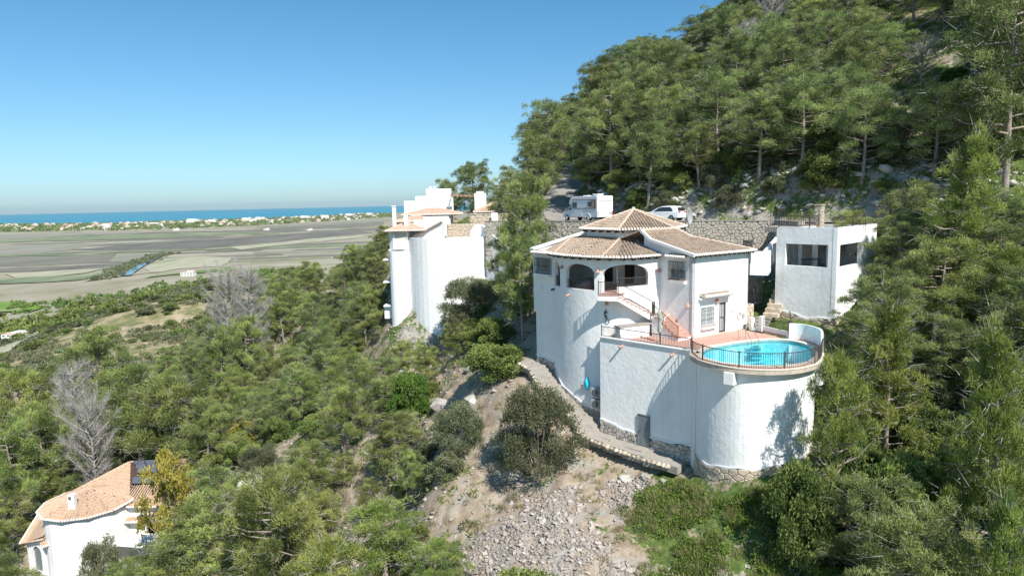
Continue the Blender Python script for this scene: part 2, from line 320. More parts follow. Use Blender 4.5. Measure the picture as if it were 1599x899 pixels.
def gz(x, y): return float(ground(np.array([x]), np.array([y]))[0])
FIELDS = [
    ('dark_field', [(-1142, 1771), (-1111, 1984), (-1019, 2204), (-781, 2563), (-588, 2647), (-485, 2425), (-627, 2081), (-701, 1844), (-742, 1742), (-832, 1713), (-966, 1699)]),
    ('pale_field', [(-2073, 2133), (-1371, 2098), (-1231, 2100), (-1173, 1891), (-1150, 1773), (-1177, 1691), (-1603, 1647)]),
    ('brown_field', [(-1469, 1507), (-969, 1523), (-912, 1575), (-838, 1433), (-792, 1330), (-865, 1282), (-1200, 1228)]),
    ('pale_field', [(-913, 1583), (-862, 1600), (-788, 1579), (-762, 1453), (-736, 1345), (-777, 1320)]),
    ('dark_field', [(-1183, 1212), (-834, 1234), (-731, 1282), (-709, 1235), (-756, 1184), (-809, 1151), (-1113, 1139)]),
    ('straw_field', [(-636, 1176), (-699, 1372), (-638, 1420), (-558, 1360), (-521, 1253), (-502, 1173), (-557, 1140), (-562, 1067)]),
    ('brown_field', [(-1140, 3267), (-978, 3522), (-711, 3859), (-622, 3374), (-724, 3159), (-972, 3082), (-1152, 2981)]),
    ('pale_field', [(-1330, 3584), (-1184, 3996), (-843, 4581), (-732, 3973), (-1004, 3616), (-1168, 3348)]),
    ('pale_field', [(-3033, 3128), (-2044, 3153), (-1699, 3042), (-1499, 2875), (-1765, 2837), (-1856, 2634), (-2251, 2318)]),
    ('brown_field', [(-1131, 2104), (-1012, 2262), (-837, 2393), (-826, 2220), (-971, 2100), (-1085, 1963), (-1207, 1935), (-1212, 2081)]),
    ('green_field', [(-1786, 2534), (-1729, 2778), (-1427, 2819), (-1009, 2715), (-871, 2606), (-1075, 2535), (-1314, 2349), (-1556, 2317), (-2123, 2185), (-2213, 2278)]),
    ('green_field', [(-1574, 1617), (-1027, 1615), (-856, 1684), (-703, 1710), (-654, 1754), (-650, 1675), (-820, 1613), (-930, 1603), (-986, 1549), (-1494, 1533)]),
    ('straw_field', [(-712, 1733), (-661, 1887), (-566, 2177), (-468, 2340), (-462, 2073), (-566, 1853), (-617, 1722), (-641, 1619)]),
    ('straw_field', [(-822, 1104), (-755, 1148), (-698, 1162), (-686, 1093), (-713, 1052), (-759, 1040)]),
    ('green_field', [(-1006, 1028), (-733, 1042), (-675, 1075), (-679, 1167), (-658, 1145), (-614, 1019), (-624, 974), (-675, 953), (-915, 934)]),
    ('orchard', [(-536, 1011), (-517, 1058), (-485, 1133), (-472, 1148), (-451, 1092), (-478, 1050), (-515, 1021), (-533, 983)]),
    ('crop_field', [(-744, 756), (-550, 757), (-488, 708), (-480, 677), (-665, 674)]),
    ('crop_field', [(-461.2, 606.4), (-434.9, 593.8), (-394.6, 559.7), (-372.0, 528.1), (-367.5, 506.0), (-386.5, 505.7)]),
    ('straw_field', [(-367.3, 479.8), (-347.6, 477.9), (-348.8, 492.9), (-323.3, 459.6), (-311.2, 414.8), (-313.5, 407.2)]),
]
CANAL = [(-584, 1027), (-615, 1094), (-639, 1158), (-671, 1242), (-707, 1338), (-746, 1449), (-757, 1487)]
REEDS = [(-607, 965), (-600, 996), (-623, 1072), (-664, 1164), (-692, 1247), (-738, 1382), (-771, 1498), (-760, 1539)]
TRACK = [(-658, 667), (-506, 680), (-506, 693), (-507, 700)]
TRACK2 = [(-435.1, 578.6), (-420.9, 571.2), (-402.5, 563.4), (-382.8, 550.1)]
TRACK3 = [(-603, 958), (-587, 987), (-598, 1075), (-566, 1092)]
# ---------------------------------------------------------------- ground, sea, fields
def mk_ground_material():
    m = bpy.data.materials.new('hillside_ground'); m.use_nodes = True; t = m.node_tree; N = t.nodes; L = t.links; b = N['Principled BSDF']
    b.inputs['Roughness'].default_value = .95; b.inputs['Specular IOR Level'].default_value = .15
    tc = N.new('ShaderNodeTexCoord')
    def noise(s, d=8, ro=.6, vec=None):
        n = N.new('ShaderNodeTexNoise'); n.inputs['Scale'].default_value = s; n.inputs['Detail'].default_value = d; n.inputs['Roughness'].default_value = ro
        L.new(vec or tc.outputs['Object'], n.inputs['Vector']); return n.outputs['Fac']
    def ramp(src, st):
        r = N.new('ShaderNodeValToRGB'); L.new(src, r.inputs[0]); e = r.color_ramp.elements
        e[0].position, e[0].color = st[0][0], (*st[0][1], 1); e[1].position, e[1].color = st[-1][0], (*st[-1][1], 1)
        for p, c in st[1:-1]: q = e.new(p); q.color = (*c, 1)
        return r.outputs[0]
    def mix(f, a, c):
        x = N.new('ShaderNodeMix'); x.data_type = 'RGBA'; L.new(f, x.inputs[0]); L.new(a, x.inputs[6]); L.new(c, x.inputs[7]); return x.outputs[2]
    def mr(src, a, c, lo=0., hi=1.):
        x = N.new('ShaderNodeMapRange'); x.inputs['From Min'].default_value = a; x.inputs['From Max'].default_value = c; x.inputs['To Min'].default_value = lo; x.inputs['To Max'].default_value = hi; L.new(src, x.inputs['Value']); return x.outputs[0]
    def attr(n): a = N.new('ShaderNodeAttribute'); a.attribute_name = n; return a.outputs['Fac']
    def math_(op, a, c):
        x = N.new('ShaderNodeMath'); x.operation = op
        for i, q in enumerate((a, c)):
            if isinstance(q, (int, float)): x.inputs[i].default_value = q
            else: L.new(q, x.inputs[i])
        x.use_clamp = True; return x.outputs[0]
    soil = ramp(noise(1.1), [(.3, (.22, .17, .12)), (.46, (.32, .25, .18)), (.6, (.38, .325, .26)), (.72, (.25, .225, .19))])
    rock = ramp(noise(1.9, 10, .7), [(.3, (.16, .14, .12)), (.45, (.29, .265, .24)), (.58, (.38, .355, .32)), (.66, (.42, .29, .19)), (.76, (.50, .30, .19))])
    grass = ramp(noise(2.3, 8, .7), [(.3, (.045, .075, .02)), (.5, (.09, .135, .035)), (.62, (.16, .19, .06)), (.75, (.28, .25, .12))])
    f1 = math_('ADD', attr('rock'), mr(noise(.6), .35, .65, -.35, .35))
    base = mix(mr(f1, .35, .65), soil, rock)
    f2 = math_('ADD', attr('veg'), mr(noise(.45), .35, .65, -.4, .4))
    f2b = math_('ADD', f2, mr(noise(3.5), .35, .65, -.25, .25))
    near = mix(mr(f2b, .4, .6), base, grass)
    # plain: pale marsh soil with straw and reed patches, long flat streaks
    mp = N.new('ShaderNodeMapping'); mp.inputs['Scale'].default_value = (1, .55, 1); L.new(tc.outputs['Object'], mp.inputs[0])
    pl = ramp(noise(.006, 9, .65, mp.outputs[0]), [(.32, (.13, .16, .08)), (.43, (.24, .22, .15)), (.55, (.33, .30, .23)), (.7, (.23, .21, .17))])
    dry = ramp(noise(.07, 9, .7), [(.36, (.09, .12, .05)), (.46, (.20, .19, .09)), (.56, (.36, .29, .19)), (.7, (.43, .35, .25))])
    mid = mix(attr('dry'), near, dry)
    col = mix(attr('plain'), mid, pl)
    L.new(col, b.inputs['Base Color'])
    bp = N.new('ShaderNodeBump'); bp.inputs['Strength'].default_value = .9; bp.inputs['Distance'].default_value = .18; L.new(noise(2.6, 10, .7), bp.inputs['Height'])
    fm = mix(attr('plain'), bp.outputs[0], bp.outputs[0]); L.new(bp.outputs[0], b.inputs['Normal'])
    return m
M['ground'] = mk_ground_material()
# zones on the slope in front of the villa
def scree_mask(x, y):
    wob = (fbm(x / 2.2, y / 2.2, 15, 3) - .47) * 5; a = 1 - sstep(2.4, 4.6, np.hypot((x - 1.0) / 1.15, (y - 37.6) / 1.3) + wob); c = .8 * (1 - sstep(.8, 2.0, np.hypot(x - 7.2, (y - 42.0) / .9) + wob * .5))
    d = 1 - sstep(.8, 2.4, np.hypot((x - 6.4), (y - 34.2)) + wob * .5)
    return np.maximum(np.maximum(a, c), d)
def green_mask(x, y):
    a = 1 - sstep(3.0, 5.0, np.hypot((x - 11.2) / 1.1, (y - 37.6) / 1.3)); c = sstep(16, 20, x) * (y < 60)
    return np.maximum(a, c)
def build_ground():
    angs = np.concatenate([np.linspace(-180, -60, 30, endpoint=False), np.linspace(-60, -42, 30, endpoint=False), np.linspace(-42, 42, 560, endpoint=False), np.linspace(42, 60, 30, endpoint=False), np.linspace(60, 180, 31)])
    rad = np.concatenate([[0.01, 4, 8, 12, 16, 20], np.linspace(23, 70, 190, endpoint=False), np.geomspace(70, 160, 150, endpoint=False), np.geomspace(160, 1300, 90, endpoint=False), np.geomspace(1300, 9500, 30)])
    A, Rr = np.meshgrid(np.radians(angs), rad, indexing='ij'); X = np.sin(A) * Rr; Y = np.cos(A) * Rr
    Z = ground(X, Y)
    # coast: the land dips under the sea beyond this line
    yc = np.where(X < -2580, 5500 - .1 * (X + 2580), 5500 + (X + 2580) * 2.4)
    Z = np.where((Y > yc) & (Rr > 3000), -6.0, Z)
    na, nr = A.shape; idx = np.arange(na * nr).reshape(na, nr)
    F = np.stack([idx[:-1, :-1], idx[1:, :-1], idx[1:, 1:], idx[:-1, 1:]], -1).reshape(-1, 4)[:, ::-1]
    V = np.stack([X, Y, Z], -1).reshape(-1, 3)
    me = raw_mesh('ground', V, F, None, [M['ground']])
    x, y, z = X.ravel(), Y.ravel(), Z.ravel(); r = np.hypot(x, y)
    gx = np.gradient(Z, axis=1) / np.maximum(np.gradient(Rr, axis=1), .01)
    slope = np.abs(gx).ravel()
    sc = scree_mask(x, y); gm = green_mask(x, y)
    rock = np.clip(.25 + .9 * sstep(.6, 1.3, slope) * (r < 200) + .22 * sc, 0, 1)
    bank = 1 - sstep(1.0, 3.5, np.abs(seg_d(x, y, ROAD) - 5.2)); up = (y > 100 - x * 1.15) * (x > 5)
    rock = np.maximum(rock, bank * up * .45)
    veg = .42 + .34 * gm - .5 * sc + .05 * bank * up; hillup = sstep(99, 102, z) * (r > 50); veg = veg + .18 * hillup
    front = 1 - sstep(14, 20, np.hypot(x + 1, (y - 50) * .8)); veg = veg - .22 * front * (1 - gm)
    dry = sstep(150, 240, r); plain = sstep(560, 900, r) * sstep(12, 4, z) if False else np.clip((14 - z) / 10, 0, 1) * sstep(480, 760, r)
    for nm, val in (('rock', rock), ('veg', veg), ('dry', dry), ('plain', plain)):
        a = me.attributes.new(nm, 'FLOAT', 'POINT'); a.data.foreach_set('value', np.clip(val, 0, 1).astype(np.float32))
    me.polygons.foreach_set('use_smooth', np.ones(len(F), bool))
    return tag(link('ground', me), kind='structure')
GROUND = build_ground()
# sea with a real horizon, its far edge where the earth's curve would cut it
M['sea'] = mat('sea', [(.03, .19, .28), (.05, .24, .32)], .002, .45, spec=.35, stretch=(1, .3, 1))
mb = MB(); n = 48; ring = [(38000 * math.sin(2 * math.pi * k / n), 38000 * math.cos(2 * math.pi * k / n), -1.0) for k in range(n)]; mb.add(ring, [tuple(range(n))[::-1]])
tag(mb.build('sea', M['sea']), kind='structure')
M['beach'] = mat('sand', [(.5, .44, .34)], 1, .9)
FM = {'dark_field': mat('ploughed_dark_earth', [(.105, .10, .085), (.14, .13, .11), (.17, .16, .13)], .012, .95, stretch=(1, .25, 1)),
      'pale_field': mat('pale_marsh_earth', [(.21, .20, .155), (.26, .245, .195), (.17, .175, .12)], .012, .95, stretch=(1, .25, 1)),
      'brown_field': mat('brown_field_earth', [(.15, .14, .11), (.195, .185, .145)], .012, .95, stretch=(1, .25, 1)),
      'straw_field': mat('straw_field_earth', [(.30, .285, .20), (.37, .35, .25), (.21, .225, .13)], .02, .95, stretch=(1, .25, 1), pos=[.3, .5, .7]),
      'green_field': mat('reed_green', [(.11, .15, .08), (.17, .20, .11), (.27, .27, .18)], .02, .95, stretch=(1, .3, 1), pos=[.34, .5, .68]),
      'orchard': mat('orchard_green', [(.09, .15, .04), (.16, .22, .06)], .05, .95), 'crop_field': mat('crop_green', [(.10, .19, .03), (.17, .26, .05)], .1, .95)}
def sheet(name, poly, m, dz):
    """a sheet laid over the ground, following it"""
    bm = bmesh.new(); vs = [bm.verts.new((p[0], p[1], 0)) for p in poly]; bm.faces.new(vs)
    bmesh.ops.triangulate(bm, faces=bm.faces)
    for k in range(3): bmesh.ops.subdivide_edges(bm, edges=[e for e in bm.edges if e.calc_length() > 25], cuts=2 if k == 0 else 1, use_grid_fill=True); bmesh.ops.triangulate(bm, faces=bm.faces)
    co = np.array([v.co[:] for v in bm.verts]); z = ground(co[:, 0], co[:, 1], True)
    for v, q in zip(bm.verts, z): v.co.z = max(q, 0) + dz
    me = bpy.data.meshes.new(name); bm.normal_update(); bm.to_mesh(me); bm.free(); me.materials.append(m)
    return tag(link(name, me), kind='structure')
for k, (nm, poly) in enumerate(FIELDS): sheet('field', poly, FM[nm], .5 + .05 * k)
def ribbon(name, pts, w, m, dz, kind='structure', step=6.0, zf=None):
    P = [Vector((*p[:2], 0)) for p in pts]; out = []
    for a, b in zip(P[:-1], P[1:]):
        n_ = max(1, int((b - a).length / step)); out += [a.lerp(b, i / n_) for i in range(n_)]
    out.append(P[-1])
    for _ in range(3): out = [out[0]] + [(out[i - 1] + out[i] * 2 + out[i + 1]) / 4 for i in range(1, len(out) - 1)] + [out[-1]]
    vs = []; ww = w if hasattr(w, '__call__') else (lambda t: w)
    for i, p in enumerate(out):
        d = (out[min(i + 1, len(out) - 1)] - out[max(i - 1, 0)]).normalized(); n_ = Vector((-d.y, d.x, 0)); h = ww(i / (len(out) - 1)) / 2
        for s in (-1, -.33, .33, 1): q = p + n_ * h * s; vs.append((q.x, q.y, (zf(q.x, q.y) if zf else max(gz(q.x, q.y), 0)) + dz))
    k = 4; fs = [(i * k + j, i * k + j + 1, (i + 1) * k + j + 1, (i + 1) * k + j) for i in range(len(out) - 1) for j in range(3)]
    mb = MB(); mb.add(vs, fs); return tag(mb.build(name, m), kind=kind)
M['canal'] = mat('canal_water', [(.08, .13, .18)], 1, .15, spec=.6)
M['dirt'] = mat('dirt_track', [(.5, .44, .34), (.42, .36, .28)], .3, .95)
def strips():
    r = random.Random(77)
    for k in range(46):
        u = r.uniform(-.74, -.2); d = r.choice([r.uniform(1150, 2300), r.uniform(1500, 3200)]); c = Vector((u * d, d)); L_ = r.uniform(90, 420) * d / 1500; w_ = r.uniform(14, 46) * d / 1500; a = r.uniform(-.12, .3); dx = Vector((math.cos(a), math.sin(a))); dy = Vector((-dx.y, dx.x)); sk = r.uniform(-.4, .4)
        if c.x - L_ / 2 * dx.x > -.17 * d: continue
        q = [c - dx * L_ / 2 - dy * w_, c + dx * L_ / 2 - dy * w_ * r.uniform(.7, 1.2), c + dx * (L_ / 2 + sk * w_) + dy * w_, c - dx * (L_ / 2 - sk * w_) + dy * w_ * r.uniform(.7, 1.2)]
        sheet('field', [tuple(p) for p in q], FM[r.choice(['pale_field', 'brown_field', 'dark_field', 'brown_field', 'straw_field', 'green_field'])], .32 + .0035 * k)
strips()
ribbon('canal', CANAL, lambda t: 16 - 9 * t, M['canal'], 2.0, step=60)
ribbon('track', TRACK, 5, M['dirt'], 1.6, step=12); ribbon('track', TRACK2, 4, M['dirt'], 1.6, step=12); ribbon('track', TRACK3, 7, M['dirt'], 1.9, step=40)
def roadz(x, y):
    # the carriageway: level across, following the shelf
    return gz(x, y)
ribbon('road', ROAD, 4.6, M['asphalt'], .14, step=1.2, zf=lambda x, y: float(ground(np.array([x]), np.array([y]), False)[0]))
# ---------------------------------------------------------------- building helpers
def offset_path(path, d):
    """shift a plan polyline to its right-hand side by d (mitred)"""
    P = [Vector((*p[:2],)) for p in path]; out = []
    for i in range(len(P)):
        ns = []
        if i > 0: t = (P[i] - P[i - 1]).normalized(); ns.append(Vector((t.y, -t.x)))
        if i < len(P) - 1: t = (P[i + 1] - P[i]).normalized(); ns.append(Vector((t.y, -t.x)))
        n = sum(ns, Vector((0, 0))).normalized(); k = 1 / max(.4, n.dot(ns[0])); out.append(P[i] + n * d * k)
    return out
class Path:
    def __init__(s, pts):
        s.p = [Vector((*q[:2],)) for q in pts]; s.s = [0]
        for a, b in zip(s.p[:-1], s.p[1:]): s.s.append(s.s[-1] + (b - a).length)
        s.L = s.s[-1]
    def at(s, t):
        t = max(0, min(s.L, t))
        for i in range(len(s.p) - 1):
            if t <= s.s[i + 1] + 1e-9: k = (t - s.s[i]) / (s.s[i + 1] - s.s[i]); return s.p[i].lerp(s.p[i + 1], k)
        return s.p[-1]
    def nrm(s, t):
        for i in range(len(s.p) - 1):
            if t <= s.s[i + 1] + 1e-9 or i == len(s.p) - 2: d = (s.p[i + 1] - s.p[i]).normalized(); return Vector((d.y, -d.x))
    def near(s, q):
        best = (1e9, 0); q = Vector(q)
        for i in range(len(s.p) - 1):
            a, b = s.p[i], s.p[i + 1]; t = max(0, min(1, (q - a).dot(b - a) / (b - a).length_squared)); d = (a.lerp(b, t) - q).length
            if d < best[0]: best = (d, s.s[i] + t * (b - a).length)
        return best[1]
def smooth_path(pts, n=8):
    """Catmull-Rom through plan points"""
    P = [Vector((*q[:2],)) for q in pts]; P = [2 * P[0] - P[1]] + P + [2 * P[-1] - P[-2]]; out = []
    for i in range(1, len(P) - 2):
        a, b, c, d = P[i - 1:i + 3]
        for k in range(n): t = k / n; out.append(.5 * ((2 * b) + (c - a) * t + (2 * a - 5 * b + 4 * c - d) * t * t + (3 * b - a - 3 * c + d) * t ** 3))
    out.append(P[-2]); return [tuple(q) for q in out]
def fz(v): return v if callable(v) else (lambda s, _v=v: _v)
def wall(mb, path, th, zb, zt, ops=(), step=1.0, lift=0.0):
    """solid wall along a plan path (outer face on the right-hand side), with openings; ops = (s0, s1, zbottom, ztop(s))"""
    zb, zt = fz(zb), fz(zt); Po = Path(path); Pi = [p for p in offset_path(path, -th)]
    def inner(s):
        for i in range(len(Po.p) - 1):
            if s <= Po.s[i + 1] + 1e-9: k = (s - Po.s[i]) / (Po.s[i + 1] - Po.s[i]); return Pi[i].lerp(Pi[i + 1], k)
        return Pi[-1]
    cuts = set(round(s, 5) for s in Po.s)
    for o in ops:
        n = 14 if callable(o[3]) else 1
        for k in range(n + 1): cuts.add(round(o[0] + (o[1] - o[0]) * k / n, 5))
    n = int(Po.L / step)
    for k in range(1, n):
        s = k * step
        if min(abs(s - c) for c in cuts) > step * .3: cuts.add(round(s, 5))
    cuts = sorted(cuts)
    e = 1e-6
    def spans(s, side):
        """solid z-spans just left/right of s"""
        q = s + side * 1e-4; act = sorted([(fz(o[2])(s), fz(o[3])(min(max(s, o[0]), o[1]))) for o in ops if o[0] < q < o[1]])
        z = zb(s); out = []
        for a, b in act:
            if a > z + e: out.append((z, a))
            else: out.append(None)
            z = b
        out.append((z, zt(s))); return out
    for s0, s1 in zip(cuts[:-1], cuts[1:]):
        A, B = spans(s0, 1), spans(s1, -1); p0, p1, q0, q1 = Po.at(s0), Po.at(s1), inner(s0), inner(s1)
        for a, b in zip(A, B):
            if a is None or b is None: continue
            vs = [(*p0, a[0]), (*p1, b[0]), (*p1, b[1]), (*p0, a[1]), (*q0, a[0]), (*q1, b[0]), (*q1, b[1]), (*q0, a[1])]
            mb.add(vs, [(0, 1, 2, 3), (5, 4, 7, 6), (3, 2, 6, 7), (1, 0, 4, 5)])
    for o in ops:
        for s in (o[0], o[1]):
            p, q = Po.at(s), inner(s); a, b = fz(o[2])(s), fz(o[3])(s)
            mb.add([(*p, a), (*q, a), (*q, b), (*p, b)], [(0, 1, 2, 3)])
    for s in (0, Po.L):
        p, q = Po.at(s), inner(s); mb.add([(*p, zb(s)), (*q, zb(s)), (*q, zt(s)), (*p, zt(s))], [(0, 1, 2, 3)])
    return Po
def arch(s0, s1, zs, rise):
    c = (s0 + s1) / 2; h = (s1 - s0) / 2
    return lambda s: zs + rise * math.sqrt(max(0, 1 - ((s - c) / h) ** 2))
def tile_face(mt, mw, poly, pitch=.24, seg=.42, h=.095, eave=True, ends=None):
    """rows of barrel tiles over a 3D polygon whose first edge is the eave"""
    P = [Vector(p) for p in poly]; E0, E1 = P[0], P[1]; u = (E1 - E0); u.z = 0; Lu = u.length; u.normalize()
    n = Vector((-u.y, u.x, 0))
    if (sum((p for p in P[2:]), Vector((0, 0, 0))) / len(P[2:]) - E0).dot(n) < 0: n = -n
    Q = [((p - E0).dot(u), (p - E0).dot(n)) for p in P]
    T = max(range(len(P)), key=lambda i: Q[i][1]); k = (P[T].z - E0.z - (E1.z - E0.z) * Q[T][0] / Lu) / Q[T][1]
    zf = lambda a, b: E0.z + (E1.z - E0.z) * a / Lu + k * b
    us = [q[0] for q in Q]; a = math.floor(min(us) / pitch) * pitch + pitch / 2
    prof = [(-.5, 0), (-.34, .02), (-.27, .5), (-.14, .88), (0, 1), (.14, .88), (.27, .5), (.34, .02), (.5, 0)]
    upn = (Vector((0, 0, 1)) - n * k).normalized()
    while a < max(us):
        vs_ = []
        for i in range(len(Q)):
            (u0, v0), (u1, v1) = Q[i], Q[(i + 1) % len(Q)]
            if (u0 - a) * (u1 - a) < 0: vs_.append(v0 + (v1 - v0) * (a - u0) / (u1 - u0))
        if len(vs_) >= 2:
            v0, v1 = min(vs_), max(vs_)
            if v1 - v0 > .06:
                m_ = max(1, int(round((v1 - v0) / seg))); jit = random.uniform(-.015, .015)
                for j in range(m_):
                    b0, b1 = v0 + (v1 - v0) * j / m_, v0 + (v1 - v0) * (j + 1) / m_; vv = []
                    wj = random.uniform(.94, 1.05); lj = random.uniform(.0, .018)
                    for b, lf, sc in ((b0 - (.03 if j == 0 and v0 < .02 else 0), .03 + lj, 1.06 * wj), (b1, 0.0, .92 * wj)):
                        for px, pz in prof: q = E0 + u * (a + px * pitch * (sc if 0 < abs(px) < .45 else 1) + jit) + n * b; q.z = zf(a, b); vv.append(q + upn * (pz * h + (lf if pz > .1 else 0)))
                    mt.add(vv, [(i, i + 1, i + 10, i + 9) for i in range(8)] + [tuple(range(8, -1, -1))])
                if eave and mw is not None and v0 < .05:
                    vv = []
                    for b in (-.075, .10):
                        for px, pz in prof[1:-1]: q = E0 + u * (a + px * pitch * 1.12 + jit) + n * b; q.z = zf(a, b); vv.append(q + upn * (pz * h * 1.15 + .035))
                        q = E0 + u * (a + jit) + n * b; q.z = zf(a, b); vv.append(q + upn * -.02)
                    mw.add(vv, [(i, i + 1, i + 9, i + 8) for i in range(6)] + [tuple(range(7, -1, -1)), tuple(range(8, 16))])
        a += pitch
    return zf
def hip(mb, a, b, r=.11):
    a = Vector(a) + Vector((0, 0, .05)); b = Vector(b) + Vector((0, 0, .05)); n = max(2, int((b - a).length / .42))
    for i in range(n): p, q = a.lerp(b, i / n), a.lerp(b, (i + 1) / n); mb.tube([p, q], [r * 1.1, r * .85], 8)
def slab_poly(mb, poly, th):
    n = len(poly); vs = [tuple(p) for p in poly] + [(p[0], p[1], p[2] - th) for p in poly]
    mb.add(vs, [tuple(range(n)), tuple(range(2 * n - 1, n - 1, -1))] + [(i, n + i, n + (i + 1) % n, (i + 1) % n) for i in range(n)])
def rafters(parent, pts, inset, spacing, z, size=(.12, .16), length=.45):
    for a, b in zip(pts[:-1], pts[1:]):
        a = Vector((*a[:2],)); b = Vector((*b[:2],)); L = (b - a).length; d = (b - a) / L; n_ = Vector((-d.y, d.x)); k = max(1, int(L / spacing))
        for i in range(k): q = a.lerp(b, (i + .5) / k); mb = MB(); mb.beam((*(q + n_ * .12), z), (*(q + n_ * (.12 + length)), z + .04), size[0], size[1]); mb.build('rafter_end', M['dark_wood'], parent)
def railing(name, pts3, h=.95, sp=.115, parent=None, m=None, post_every=1, bar=.021, label=None, cat='railing', posts=None):
    """iron railing: posts, rails and bars along a 3D polyline of foot points"""
    m = m or M['iron']
    P = [Vector(p) for p in pts3]; root = parent if parent is not None else empty(name, P[0], label, cat)
    if parent is not None: root = parent
    up = Vector((0, 0, 1)); rail = MB(); bars = MB()
    rail.tube([p + up * h for p in P], .026, 5); rail.tube([p + up * .08 for p in P], .016, 4)
    L = [0]
    for a, b in zip(P[:-1], P[1:]): L.append(L[-1] + (b - a).length)
    s = sp / 2
    while s < L[-1]:
        for i in range(len(P) - 1):
            if L[i] <= s <= L[i + 1]: q = P[i].lerp(P[i + 1], (s - L[i]) / (L[i + 1] - L[i])); bars.beam(q + up * .08, q + up * h, bar); break
        s += sp
    o = rail.build('rail', m, root); tag(bars.build('railing_bars', m, root), kind='stuff')
    for i in (posts if posts is not None else range(0, len(P), post_every)): b = MB(); b.beam(P[i], P[i] + up * (h + .06), .05); b.ball(P[i] + up * (h + .08), .035, 6, 4); b.build('post', m, root)
    return root
def window(parent, p, d, z0, w, h, depth=.12, pane=None, frame=None, mull=1, sill=True, label=None, silld=.12):
    """framed panes set back in a wall: p = plan point at the middle, d = plan direction to the right, outward = right of d"""
    d = Vector((d[0], d[1])).normalized(); n = Vector((d.y, -d.x)); c = Vector((p[0], p[1])) - n * depth
    f = MB(); t = .06
    def pt(a, z, o=0): q = c + d * a + n * o; return (q.x, q.y, z)
    for a in (-w / 2 + t / 2, w / 2 - t / 2): f.beam(pt(a, z0), pt(a, z0 + h), t, .07, up=(n.x, n.y, 0))
    for z in (z0 + t / 2, z0 + h - t / 2): f.beam(pt(-w / 2 + t, z), pt(w / 2 - t, z), t, .066)
    for k in range(mull): a = -w / 2 + w * (k + 1) / (mull + 1); f.beam(pt(a, z0 + t), pt(a, z0 + h - t), t * .8, .06, up=(n.x, n.y, 0))
    wo = f.build('window', frame or M['dark_wood'], parent)
    if label: wo['label'] = label
    k = mull + 1
    for i in range(k):
        g = MB(); a0 = -w / 2 + w * i / k + t * .45; a1 = -w / 2 + w * (i + 1) / k - t * .45
        g.add([pt(a0, z0 + t, -.03), pt(a1, z0 + t, -.03), pt(a1, z0 + h - t, -.03), pt(a0, z0 + h - t, -.03), pt(a0, z0 + t, -.045), pt(a1, z0 + t, -.045), pt(a1, z0 + h - t, -.045), pt(a0, z0 + h - t, -.045)], [(0, 1, 2, 3), (7, 6, 5, 4), (0, 4, 5, 1), (2, 6, 7, 3), (1, 5, 6, 2), (0, 3, 7, 4)])
        g.build('pane', pane or M['glass'], wo)
    return wo
def grille(parent, p, d, z0, w, h, out=.16, sp=.115, m=None, cross=(.5,), scroll=False, name='window_grille'):
    d = Vector((d[0], d[1])).normalized(); n = Vector((d.y, -d.x)); c = Vector((p[0], p[1])) + n * out; g = MB(); m = m or M['iron']
    def pt(a, z, o=0): q = c + d * a + n * o; return (q.x, q.y, z)
    k = int(w / sp)
    for i in range(k + 1): a = -w / 2 + w * i / k; g.beam(pt(a, z0), pt(a, z0 + h), .032)
    for z in [z0 + .05, z0 + h - .05] + [z0 + h * f for f in cross]: g.beam(pt(-w / 2, z), pt(w / 2, z), .04, .03)
    for a in (-w / 2, w / 2):
        for z in (z0 + .05, z0 + h - .05): g.beam(pt(a, z), pt(a, z, -out), .025)
    if scroll:
        for a in (-w / 4, w / 4):
            ring = [pt(a + .13 * math.cos(t), z0 + h * .5 + .13 * math.sin(t), .01) for t in [2 * math.pi * j / 10 for j in range(11)]]; g.tube(ring, .018, 4)
    return g.build(name, m, parent)
def clip_poly(poly, nx, ny, c):
    out = []
    for i in range(len(poly)):
        a, b = poly[i], poly[(i + 1) % len(poly)]; da = nx * a[0] + ny * a[1] - c; db = nx * b[0] + ny * b[1] - c
        if da <= 0: out.append(a)
        if da * db < 0: t = da / (da - db); out.append((a[0] + (b[0] - a[0]) * t, a[1] + (b[1] - a[1]) * t))
    return out
def voronoi_cells(w, h, cell, jit=.42, gap=.02, rs=None):
    """irregular stone shapes filling a w x h strip"""
    rs = rs or random.Random(3); nx = max(1, int(round(w / cell[0]))); ny = max(1, int(round(h / cell[1]))); cw, ch = w / nx, h / ny; S = {}
    for i in range(-1, nx + 1):
        for j in range(-1, ny + 1): S[i, j] = ((i + .5 + (.5 if j % 2 else 0) * .9 + rs.uniform(-jit, jit)) * cw, (j + .5 + rs.uniform(-jit, jit)) * ch)
    out = []
    for (i, j), (x, y) in S.items():
        if not (0 <= i < nx and 0 <= j < ny): continue
        poly = [(x - cw * 1.6, y - ch * 1.6), (x + cw * 1.6, y - ch * 1.6), (x + cw * 1.6, y + ch * 1.6), (x - cw * 1.6, y + ch * 1.6)]
        for di in (-2, -1, 0, 1, 2):
            for dj in (-2, -1, 0, 1, 2):
                q = S.get((i + di, j + dj))
                if not q or (di == 0 and dj == 0): continue
                nx_, ny_ = q[0] - x, q[1] - y; l = math.hypot(nx_, ny_); nx_ /= l; ny_ /= l
                poly = clip_poly(poly, nx_, ny_, nx_ * (x + q[0]) / 2 + ny_ * (y + q[1]) / 2 - gap / 2)
        for (a, b, c) in ((-1, 0, -.01), (1, 0, w - .01), (0, -1, -.01), (0, 1, h - .01)):
            poly = clip_poly(poly, a, b, c)
            if len(poly) < 3: break
        if len(poly) >= 3: out.append(poly)
    return out
